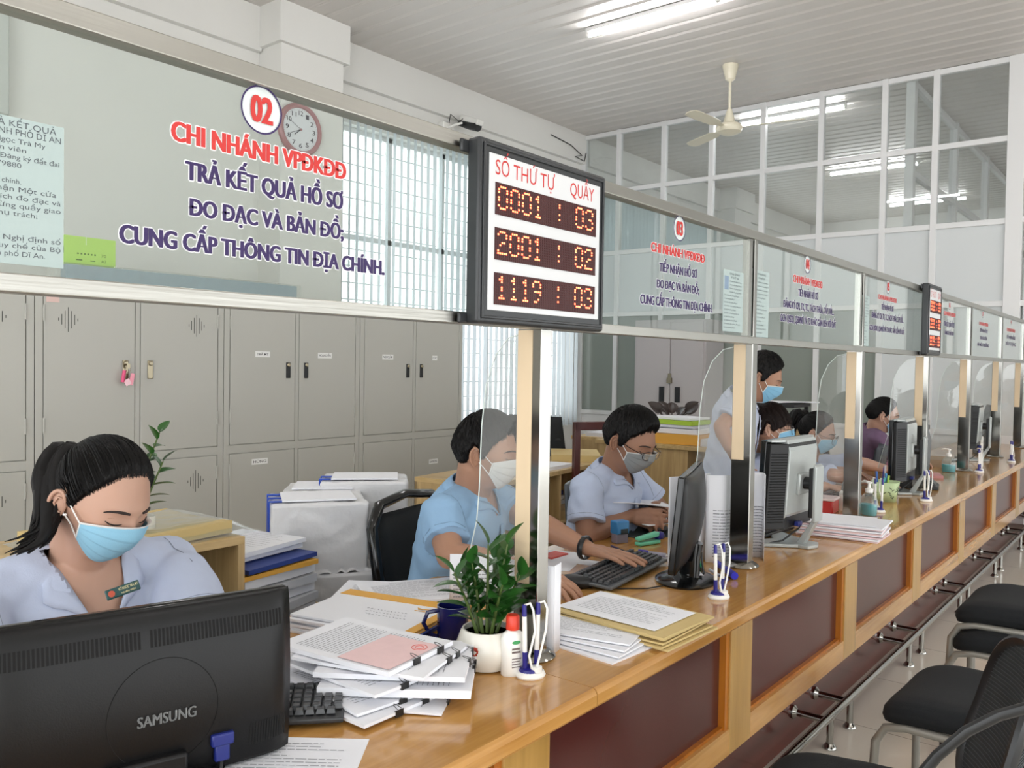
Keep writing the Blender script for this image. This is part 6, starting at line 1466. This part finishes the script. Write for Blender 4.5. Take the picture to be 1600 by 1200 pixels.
# name badge on the shirt
q = at(192, 922, w=1.58); bd = MB().box((0, 0, 0), (.004, .062, .019)).xf(inv @ Matrix.Translation(q) @ Matrix.Rotation(R_(-12), 4, 'Z') @ Matrix.Rotation(R_(-22), 4, 'Y') @ Matrix.Rotation(R_(12), 4, 'X'))
bd_o = bd.build('name_badge', mat('dark_green_badge', '#1c4a4a', .3), t1, bevel=.002)
BX = inv @ Matrix.Translation(q) @ Matrix.Rotation(R_(-12), 4, 'Z') @ Matrix.Rotation(R_(-22), 4, 'Y') @ Matrix.Rotation(R_(12), 4, 'X')
x = MB(); vs, fs = text_mesh('VÕ NGỌC TRÀ MY', .036, .005, .02); x.add([(.0026, -.008+v.x, .001+v.y) for v in vs], fs); vs, fs = text_mesh('NHÂN VIÊN', .026, .003, .02); x.add([(.0026, -.004+v.x, -.006+v.y) for v in vs], fs)
x.xf(BX).build('badge_text', mat('gold_print', '#d8cfa0', .5), bd_o, smooth=0)
MB().lathe([(.006, 0), (.006, .0006)], n=18).xf(BX @ Matrix.Translation((.002, -.021, 0)) @ Matrix.Rotation(R_(90), 4, 'Y')).build('badge_emblem', mat('red_gold_emblem', '#c8553a', .4), bd_o)


# 2 the man in blue
k2 = k2c
t2, inv, HX, N, S, F, sp, sh = person('man in a light blue shirt and white mask with one hand on a mouse', at(736, 770, w=2.80), 18, 12, at(760, 706, w=2.72), 22, 10, 0,
    {-1: dict(e=at(703, 868, w=2.50), w=at(832, 893, Z=.812), d=at(892, 916, Z=.79)-at(832, 893, Z=.812), p=(0, 0, -1), curl=(14, 20, 14), spread=7, thumb=(40, 20), hs=1.12),
     1: dict(e=at(828, 812, w=2.90), w=at(920, 858, Z=.816), d=at(1000, 877, Z=.812)-at(920, 859, Z=.812), p=(0, 0, -1), curl=(3, 7, 5), spread=3, thumb=(34, 10), hs=1.18)}, SK2, SH_blue, 'short', '#d6d8d6', sw=.205, g=1.13, hs=1.03, voxel=.0042, nstr=2200, top=.5, hairseed=5, sleeve=.68, neck=.055)
w_ = at(914, 856, Z=.818); dd = (at(1000, 877, Z=.80)-at(930, 864, Z=.805)).normalized(); u1 = Vector((0, 0, 1)); s1 = dd.cross(u1).normalized(); u1 = s1.cross(dd)
wt = MB().tube([w_+s1*.041*math.cos(a)+u1*.037*math.sin(a) for a in [2*math.pi*k/24 for k in range(24)]], [(.003, .010)]*24, 8, closed=True, flat=s1).xf(inv).build('watch_strap', M_black, t2)
MB().box((0, 0, 0), (.016, .03, .008)).xf(inv @ Matrix.Translation(w_+u1*.036)).build('watch_face', M_dkg, t2, bevel=.002)


# 3 the man with glasses reading papers
t3, inv, HX, N, S, F, sp, sh = person('man with glasses and grey mask in a pale blue shirt looking down at papers', at(956, 739, w=3.46), 5, 10, at(984, 688, w=3.36), -2, 24, 0,
    {-1: dict(e=at(916, 838, w=3.22), w=at(984, 806, w=3.38), d=(.9, .35, .02), p=(.1, .9, -.2), curl=(20, 35, 20), spread=3, thumb=(20, 15), s=-1),
     1: dict(e=at(1035, 800, w=3.62), w=at(1024, 792, w=3.48), d=(.3, -.8, -.1), p=(.2, .2, -1), curl=(25, 30, 20))}, SK3, SH_pale, 'short', '#8f9394', sw=.20, g=1.10, hs=1.08, voxel=.0048, nstr=2000, top=.7, vneck=.038, quiff=.9, glasses=('#2a1c1c', (.024, .017), .75, .0014), hairseed=8, sleeve=.72, pocket=True)


# 4 the standing man
t4, inv, HX, N, S, F, sp, sh = person('man standing with a hand on his hip in a white-lavender shirt, jeans and blue mask', at(1156, 622, w=4.470), 25, 9, at(1188, 590, w=4.318), 22, 24, 0,
    {-1: dict(e=at(1126, 666, w=4.231), w=at(1139, 700, w=4.188), d=(.5, .1, -.75), p=(.5, .8, 0), curl=(15, 20, 10), s=1),
     1: dict(e=at(1200, 690, w=4.503), w=at(1200, 730, w=4.340), d=(.3, 0, -1), p=(0, -1, 0))}, SK2, SH_wht, 'short', '#86bfe0', sw=0.195, g=1.0, hs=1.07, voxel=.007, nstr=900, standing=True, top=.5, pantm=mat('dark_jeans', '#2c3440', .85, noise_amt=.2, noise_scale=60), hairseed=11)

# 5 the woman with a fringe
t5, inv, HX, N, S, F, sp, sh = person('woman with a brown-black fringe, low ponytail and blue mask behind the silver monitor', at(1186, 716, w=4.579), 25, 6, at(1203, 668, w=4.535), 22, 3, 0,
    {-1: dict(e=at(1215, 775, w=4.340), w=at(1290, 760, w=4.448), d=(.8, .4, -.05), p=(0, 0, -1)), 1: dict(e=at(1262, 740, w=4.774), w=at(1318, 736, w=4.720), d=(.8, .4, -.05), p=(0, 0, -1))}, SK1, SH_lav, 'bangs', '#86bfe0', sw=0.184, g=1.02, hs=1.07, voxel=.007, glasses=('#3a2a26', (.024, .018), .8, .0014), hairm=M_hairb, hairseed=14, nstr=900, vneck=.08)
hair_bundle(t5, inv, [at(1187, 672, w=4.600), at(1180, 684, w=4.600), at(1176, 700, w=4.579)], [.03, .03, .012], M_hairb, n=16, seed=2)

# 6 the woman in round glasses
t6, inv, HX, N, S, F, sp, sh = person('woman in round glasses with a high ponytail, pale blue mask and lavender shirt', at(1262, 722, w=4.883), 20, 14, at(1276, 676, w=4.796), 8, 18, 0,
    {-1: dict(e=at(1300, 742, w=4.557), w=at(1366, 752, Z=.79), d=(.75, .5, -.05), p=(0, 0, -1)), 1: dict(e=at(1338, 722, w=5.154), w=at(1385, 733, w=5.262), d=(.8, .4, -.05), p=(0, 0, -1))}, SK1, SH_lav, 'pulled', '#9cc9e0', sw=0.184, g=1.0, voxel=.007, glasses=('#6b5a4e', (.026, .026), 1.0, .0012), hairseed=17, sleeve=1.0, nstr=800, vneck=.08)
hair_bundle(t6, inv, [at(1262, 658, w=4.883), at(1250, 645, w=4.904), at(1240, 662, w=4.904), at(1238, 690, w=4.883)], [.02, .035, .035, .02], M_hair, n=20, seed=3)

# 7 the woman in purple
t7, inv, HX, N, S, F, sp, sh = person('woman in a mauve shirt with her hair in a bun and a bright blue mask', at(1363, 674, w=6.076), 30, 12, at(1379, 649, w=5.989), 20, 14, 0,
    {-1: dict(e=at(1392, 708, w=5.805), w=at(1420, 715, w=5.859), d=(.8, .4, -.1), p=(0, 0, -1)), 1: dict(e=at(1408, 700, w=6.184), w=at(1428, 708, w=6.184), d=(.8, .4, -.1), p=(0, 0, -1))}, SK1, SH_pur, 'pulled', '#3f97cf', sw=0.190, g=1.12, hs=1.07, voxel=.008, hairseed=21, long_sleeve=True, nstr=500, vneck=.07)
hair_bundle(t7, inv, [at(1367, 644, w=6.076), at(1362, 640, w=6.076), at(1360, 647, w=6.076), at(1365, 650, w=6.076)], [.03, .035, .035, .02], M_hair, name='hair_bun', n=18, seed=5)
# ================= desks and chairs behind the counter =================
M_dk = mat('chair_black_fabric', '#16191b', .85, bump=.2, bump_scale=300); M_cgrey = mat('chair_grey_shell', '#4a5056', .4); M_beige = mat('beige_fabric', '#b3a583', .85)
M_redw = mat('dark_red_wood', '#4a1c14', .3)
def desk(label, x0, x1, y0, y1, z, front='x', name='desk'):
    t = thing(name, label, 'desk', ((x0+x1)/2, (y0+y1)/2, 0)); w, d = (x1-x0)/2, (y1-y0)/2
    MB().b2((-w, -d, z-.028), (w, d, z)).build('desktop', M_oakt, t, smooth=0, bevel=.002)
    for s in (-1, 1): MB().b2((-w+.02, s*d-.012-(.012 if s > 0 else -.012), 0), (w-.02, s*d+.012-(.012 if s > 0 else -.012), z-.028)).build('side_panel', M_oak, t, smooth=0)
    MB().b2((w-.05, -d+.02, .1), (w-.03, d-.02, z-.028)).build('front_panel', M_oak, t, smooth=0)
    return t
# low shelf desk left of the man with glasses
p = at(840, 735, w=4.1); q = at(945, 722, w=4.25)
zt2 = .80; a = at(842, 742, Z=zt2); b_ = at(940, 722, Z=zt2); c2 = at(842, 792, Z=.52)
dk = thing('open_shelf_desk', 'pale oak shelf desk with manila envelopes on top, left of the man with glasses', 'desk', (a.x, a.y, 0))
L = (b_-a).length; an = math.atan2((b_-a).y, (b_-a).x); dk.rotation_euler = (0, 0, an)
for (u, v) in (((-.5, 0, zt2-.025), (L+.1, .5, zt2)), ((-.5, .02, zt2-.33), (L+.1, .5, zt2-.31)), ((-.5, .02, .05), (L+.1, .5, .07)), ((.33*L, .01, 0), (.33*L+.02, .5, zt2-.025)), ((L+.08, .01, 0), (L+.1, .5, zt2-.025)), ((-.5, .01, 0), (-.48, .5, zt2-.025)), ((-.5, .48, 0), (L+.1, .5, zt2-.025))): MB().b2(u, v).build('panel', M_oakt if v[2] == zt2 else M_oak, dk, smooth=0, bevel=.001)
q = at(892, 712, Z=zt2+.03); sheet('envelope_stack', 'thick stack of manila envelopes on the oak shelf desk', 'envelopes', (q.x-.05, q.y+.12, zt2), .32, .42, an+R_(-60), .042, mt=M_manila, wav=.003)
q = at(862, 728, Z=zt2+.02); sheet('paper_pile', 'pile of white papers on the near end of the oak shelf desk', 'paper', (q.x-.08, q.y+.04, zt2), .3, .22, an, .02, wav=.002, text=0)
q = at(850, 775, Z=.55)
for k in range(3): sheet('notebook', ['lowest grey notebook on the shelf of the oak desk', 'white ring binder on the shelf of the oak desk', 'blue ring notebook topmost on the shelf of the oak desk'][k], 'notebook', (q.x-.03, q.y+.06, zt2-.31+k*.03), .18, .2, an+R_(5*k), .026, mt=[M_laser, M_paper, mat('royal_blue_cover', '#27367c', .4)][k], seed=k)
# desk at the back with piled folders
a2 = at(1000, 688, w=5.1); z3 = .86
bd = thing('office_desk', 'pale oak desk standing behind the man with glasses with folders on top', 'desk', (0, 0, 0))
c0_ = at(1075, 697, Z=z3); c1_ = at(960, 685, Z=z3)
MB().b2((c0_.x-.75, c0_.y, 0), (c0_.x, c0_.y+.6, z3-.03)).build('pedestal', M_oak, bd, bevel=.002); MB().b2((c0_.x-.78, c0_.y-.02, z3-.03), (c0_.x+.42, c0_.y+.62, z3)).build('desktop', M_oakt, bd, bevel=.002); MB().b2((c0_.x+.38, c0_.y, 0), (c0_.x+.40, c0_.y+.6, z3-.03)).build('side_panel', M_oak, bd)
z = z3; cx_, cy_ = c0_.x-.20, c0_.y+.16
for k, (mt_, th, lab) in enumerate(((M_orange, .075, 'orange envelopes at the bottom of the folder pile on the back desk'), (M_paper, .035, 'white papers on the orange envelopes of the back desk'), (M_laser, .018, 'grey-white files in the folder pile on the back desk'), (mat('lime_folder', '#a9c840', .5), .032, 'lime green printed folder in the pile on the back desk'), (M_paper, .015, 'topmost white papers of the folder pile on the back desk'))):
    sheet('folder_pile', lab, 'folders', (cx_-.02*(k > 1)+.0, cy_+.02*k, z), .52-.03*k, .28, R_(4-2*k), th, mt=mt_, wav=.003, seed=k); z += th+.004
sheet('folder_pile', 'navy and white files at the right end of the back desk', 'folders', (c0_.x+.18, c0_.y+.2, z3), .3, .26, R_(5), .05, mt=M_laser, seed=3)
q = at(1050, 668, Y=c0_.y+.5); vs_ = thing('dark_leaf_plant', 'dark-leaved plant in a white vase on the back desk', 'plant', (q.x, c0_.y+.5, z3))
MB().lathe([(.05, 0), (.07, .03), (.075, .1), (.06, .14), (.055, .14), (.05, .1), (.004, .08)], n=24).build('vase', M_pot, vs_)
M_dleaf = mat('bronze_leaf', '#2e211d', .35); rnd = random.Random(8)
for k in range(9):
    a_ = k*.7; d_ = Vector((math.cos(a_)*.75, math.sin(a_)*.75, rnd.uniform(.6, 1.3))).normalized(); L_ = rnd.uniform(.10, .17); s_ = MB().tube([(0, 0, .1), d_*L_*.5+Vector((0, 0, .1)), d_*L_+Vector((0, 0, .09))], .004, 6).build('stem', M_dleaf, vs_); l_ = MB(); leaf(l_, d_*L_+Vector((0, 0, .09)), Vector((d_.x, d_.y, .75)), (-d_.x*.4+.5, -d_.y*.4-.8, .7), .13, .10); l_.build('leaf', M_dleaf, s_)
# second desk (long, at the back left) and the office chair
d2 = at(892, 680, Z=.86); desk('pale oak desk in the back left corner before the black mesh chair', d2.x-.0, d2.x+.66, d2.y, d2.y+.6, d2.z+.0, name='corner_desk')
q = Vector((d2.x+.3, 0, 0)); sheet('paper_pile', 'grey-white papers on the corner desk', 'paper', (q.x, d2.y+.2, d2.z), .4, .28, R_(5), .03, mt=M_laser)
q = at(985, 652, w=6.4); lp = thing('laptop', 'open black laptop on the corner desk behind the man with glasses', 'laptop', (d2.x+.5, d2.y+.4, d2.z), R_(-60))
MB().b2((-.12, -.14, 0), (.12, .14, .018)).build('base', M_black, lp, bevel=.003); MB().box((.14, 0, .09), (.012, .28, .18), Matrix.Rotation(R_(18), 3, 'Y')).build('screen', M_black, lp, bevel=.003)
q = at(1185, 620, w=5.6); pr_ = thing('document_tray', 'black two-tier document tray with papers behind the standing man', 'tray', (q.x+.12, q.y+.1, .0))
q2 = at(1210, 628, w=5.6); zt4 = q2.z
MB().b2((-.25, -.2, 0), (.2, .25, zt4-.17)).build('stand', M_oak, pr_)
for zz in (zt4-.16, zt4-.03): MB().b2((-.22, -.15, zz), (.14, .15, zz+.025)).build('tray_shelf', M_black, pr_, bevel=.004)
for lx in (-.2, .12): MB().b2((lx-.012, .12, zt4-.17), (lx+.012, .14, zt4)).build('post', M_black, pr_)
sheet('loose_paper', 'white papers hanging over the top of the black document tray', 'paper', (q.x+.14, q.y+.1, zt4-.003), .42, .3, R_(15), .006, wav=.01)

def office_chair(label, loc, rz, style='shell'):
    t = thing('office_chair', label, 'chair', (loc[0], loc[1], 0), R_(rz))
    # local +x is the front
    if style == 'shell':
        MB().grid(lambda u, v: Vector((-.21-.05*v-.05*math.cos((u-.5)*3)*1.0+.05, (u-.5)*.46*(1-.12*v*v), .50+.42*v)), 14, 10).build('backrest', M_cgrey, t, solid=.016)
    elif style == 'framed':
        pts = [(-.20, -.20, .48), (-.235, -.235, .66), (-.27, -.235, .86), (-.29, -.17, .93), (-.30, 0, .95), (-.29, .17, .93), (-.27, .235, .86), (-.235, .235, .66), (-.20, .20, .48)]
        MB().tube(pts, [(.02, .016)]*9, 10).build('back_frame', M_mong, t); MB().grid(lambda u, v: Vector((-.20-.09*v, (u-.5)*.40, .50+.40*v)), 8, 6).build('mesh_panel', M_dk, t, solid=.01)
        for s in (-1, 1): MB().tube([(-.2, s*.25, .45), (-.2, s*.27, .68), (.1, s*.27, .68), (.15, s*.27, .66)], [(.016, .022)]*4, 8).build('armrest', M_mong, t)
    elif style == 'mesh':
        MB().grid(lambda u, v: Vector((-.2-.1*v-.03*math.cos((u-.5)*3), (u-.5)*(.50-.06*v), .50+.56*v)), 10, 10).build('backrest', M_dk, t, solid=.02)
        for k in range(3): MB().box((-.25-.02*k, 0, .66+.12*k), (.01, .42, .012)).build('back_rib', M_black, t)
        for s in (-1, 1): MB().tube([(-.15, s*.25, .46), (-.17, s*.28, .68), (.13, s*.28, .69)], [(.014, .022)]*3, 8).build('armrest', M_black, t)
    elif style == 'beige':
        MB().grid(lambda u, v: Vector((-.22-.09*v, (u-.5)*.46*(1-.25*v*v), .48+.55*v)), 12, 10).build('backrest', M_beige, t, solid=.03)
        MB().tube([(-.24, -.23, .5), (-.31, -.21, .92), (-.33, 0, 1.04), (-.31, .21, .92), (-.24, .23, .5)], [(.03, .02)]*5, 8).build('back_frame', M_black, t)
    MB().box((0, 0, .46), (.46, .47, .07)).build('seat', M_dk, t, bevel=.03, bseg=3); MB().cyl((0, 0, .12), (0, 0, .43), .028).build('gas_lift', M_black, t)
    for k in range(5):
        a_ = 2*math.pi*k/5; f_ = MB().tube([(0, 0, .13), (.28*math.cos(a_), .28*math.sin(a_), .07)], [(.03, .02), (.018, .014)], 8).build('foot', M_black, t); MB().lathe([(.01, -.025), (.026, -.02), (.026, .02), (.01, .025)], n=14).xf(Matrix.Translation((.28*math.cos(a_), .28*math.sin(a_), .03)) @ Matrix.Rotation(R_(90), 4, 'X')).build('castor', M_black, f_)
    return t
office_chair('glossy black framed office chair behind the man in blue', at(742, 905, w=2.95), 12, 'framed')
office_chair('grey shell chair behind the man with glasses', at(985, 850, w=3.65), 8, 'shell')
office_chair('black mesh office chair in the back corner by the blinds', at(868, 720, w=6.3), 95, 'mesh')
office_chair('grey shell chair behind the woman in round glasses', at(1320, 735, w=5.75), 200, 'shell')
office_chair('beige and black chair behind the woman in purple', at(1350, 722, w=6.5), 20, 'beige')
q = at(938, 700, w=4.9); wc_ = thing('wooden_chair', 'dark red wooden chair partly hidden by the head of the man with glasses', 'chair', (q.x+.08, q.y+.1, 0), R_(-30))
zc_ = at(938, 662, w=4.9).z
MB().b2((-.2, -.22, zc_-.05), (-.17, .22, zc_)).build('top_rail', M_redw, wc_, bevel=.004)
for s in (-1, 1): MB().b2((-.205, s*.2-.02, 0), (-.17, s*.2+.02, zc_)).build('rear_leg', M_redw, wc_, bevel=.003); MB().b2((.17, s*.2-.02, 0), (.2, s*.2+.02, .43)).build('front_leg', M_redw, wc_, bevel=.003)
MB().b2((-.2, -.22, .43), (.22, .22, .46)).build('seat', M_redw, wc_, bevel=.005)

# ================= visitor chairs on the public side =================
M_seatf = mat('dark_teal_black_fabric', '#080c10', .9, noise_amt=.2, noise_scale=120, bump=.25, bump_scale=350); M_leg = mat('warm_grey_steel', '#8d8a82', .35, metal=.3); M_mesh = mat('black_mesh', '#2b2e30', .7); M_cap = mat('rubber_cap', '#101112', .6)
def visitor_chair(label, loc, rz, back=True, group=None, zs=0):
    t = thing('visitor_chair', label, 'chair', (loc[0], loc[1], zs), R_(rz), group)   # local +x is the front of the seat
    def sf(u, v, s):
        a = 2*math.pi*u; e = .38; x = .235*math.copysign(abs(math.cos(a))**e, math.cos(a)); y = .23*math.copysign(abs(math.sin(a))**e, math.sin(a)); y *= (1+.06*x/.235)
        return x, y
    mb = MB(); prof = [(0.02, .0, .0), (.5, .0, 0), (.86, .0, .006), (.97, .012, .02), (1.0, .035, .04), (.985, .055, .06), (.92, .072, .078), (.75, .082, .088), (.4, .085, .09), (.02, .085, .09)]
    def f(u, v):
        k = v*(len(prof)-1); i = min(int(k), len(prof)-2); q_ = k-i; r = prof[i][0]*(1-q_)+prof[i+1][0]*q_; z = prof[i][1]*(1-q_)+prof[i+1][1]*q_; x, y = sf(u, v, 0); x *= r; y *= r
        return Vector((x, y, .40+z-.035*max(0, x/.235)**3-.008*math.cos(y*9)*(r < .99)))
    mb.grid(f, 40, 30, closeu=True); mb.build('seat', M_seatf, t, smooth=80)
    for s in (-1, 1):
        y = s*.215
        if True:
            MB().tube([(.235, y*1.06, .025), (.235, y*1.05, .2), (.232, y, .33), (.205, y, .378), (.15, y, .392), (-.1, y, .395), (-.17, y, .39), (-.2, y, .36), (-.24, y*1.04, .15), (-.26, y*1.06, .025)], .0125, 12).build('leg_frame', M_leg, t)
        for xx in (.235, -.26): MB().cyl((xx, y*1.06, 0), (xx, y*1.06, .06), .0155, n=12).build('leg_cap', M_cap, t)
    MB().cyl((.15, -.215, .39), (.15, .215, .39), .011).cyl((-.12, -.215, .39), (-.12, .215, .39), .011).build('cross_bar', M_leg, t)
    if back:
        def bf(u, v):
            y = (u-.5)*2; w = .235*(1-.06*v**2); return Vector((-.235-.10*v+.055*(y*y)-.02*math.sin(v*3)+.01, y*w, .48+.37*v))
        def bp_(u, r):
            a = 2*math.pi*u; c_, s_ = math.cos(a), math.sin(a); return bf(.5+.5*r*math.copysign(abs(c_)**.55, c_), .5+.5*r*math.copysign(abs(s_)**.6, s_))
        g_ = MB(); g_.grid(lambda u, v: bp_(u, .02+.98*v), 48, 12, closeu=True); g_.build('mesh_back', M_mesh, t, solid=.006, smooth=80)
        rim = [bp_(k/48, 1) for k in range(48)]
        MB().tube(rim, [(.014, .011)]*len(rim), 8, closed=True).build('back_frame', M_black, t)
        rb = MB()
        for k in range(40):
            v = .04+.92*k/39; hw = .5*(max(0, 1-abs(2*v-1)**(1/.6)))**.55 if False else .5*max(0, 1-abs(2*v-1)**3.3)**.28; rb.tube([bf(.5+hw*(u/6-1), v)+Vector((-.0045, 0, 0)) for u in range(13)], .0011, 4, cap=False); rb.tube([bf(.5+hw*(u/6-1), v)+Vector((.0045, 0, 0)) for u in range(13)], .0011, 4, cap=False)
        o = rb.build('mesh_ribs', mat('mesh_rib', '#45494c', .6), t); o['kind'] = 'stuff'
        MB().tube([(-.20, -.2, .39), (-.27, -.1, .44), (-.275, 0, .52)], .011, 8).tube([(-.20, .2, .39), (-.27, .1, .44), (-.275, 0, .52)], .011, 8).build('back_bracket', M_black, t)
    return t
vA = visitor_chair('black visitor chair nearest the camera, its mesh back and seat cut by the frame', (.405, 1.93), 194)
_iv = (Matrix.Translation(vA.location) @ Matrix.Rotation(R_(194), 4, 'Z')).inverted()
MB().tube([_iv @ at(x, y, Y=yy) for x, y, yy in ((1640, 1098, 1.64), (1600, 1107, 1.62), (1560, 1118, 1.60), (1510, 1143, 1.58), (1465, 1180, 1.57), (1430, 1222, 1.56))], [(.012, .009)]*6, 10).build('armrest', M_black, vA)
visitor_chair('black padded visitor chair with warm grey legs pulled up to the foot rail', (.485, 2.82), 178, back=False)
visitor_chair('lower of two stacked black visitor chairs by the foot rail', (.50, 3.68), 180, back=False)
visitor_chair('upper of two stacked black visitor chairs by the foot rail', (.50, 3.72), 180, back=False, zs=.095)
visitor_chair('black visitor chair behind the mesh back at the right edge', (.86, 2.52), 170, back=False)
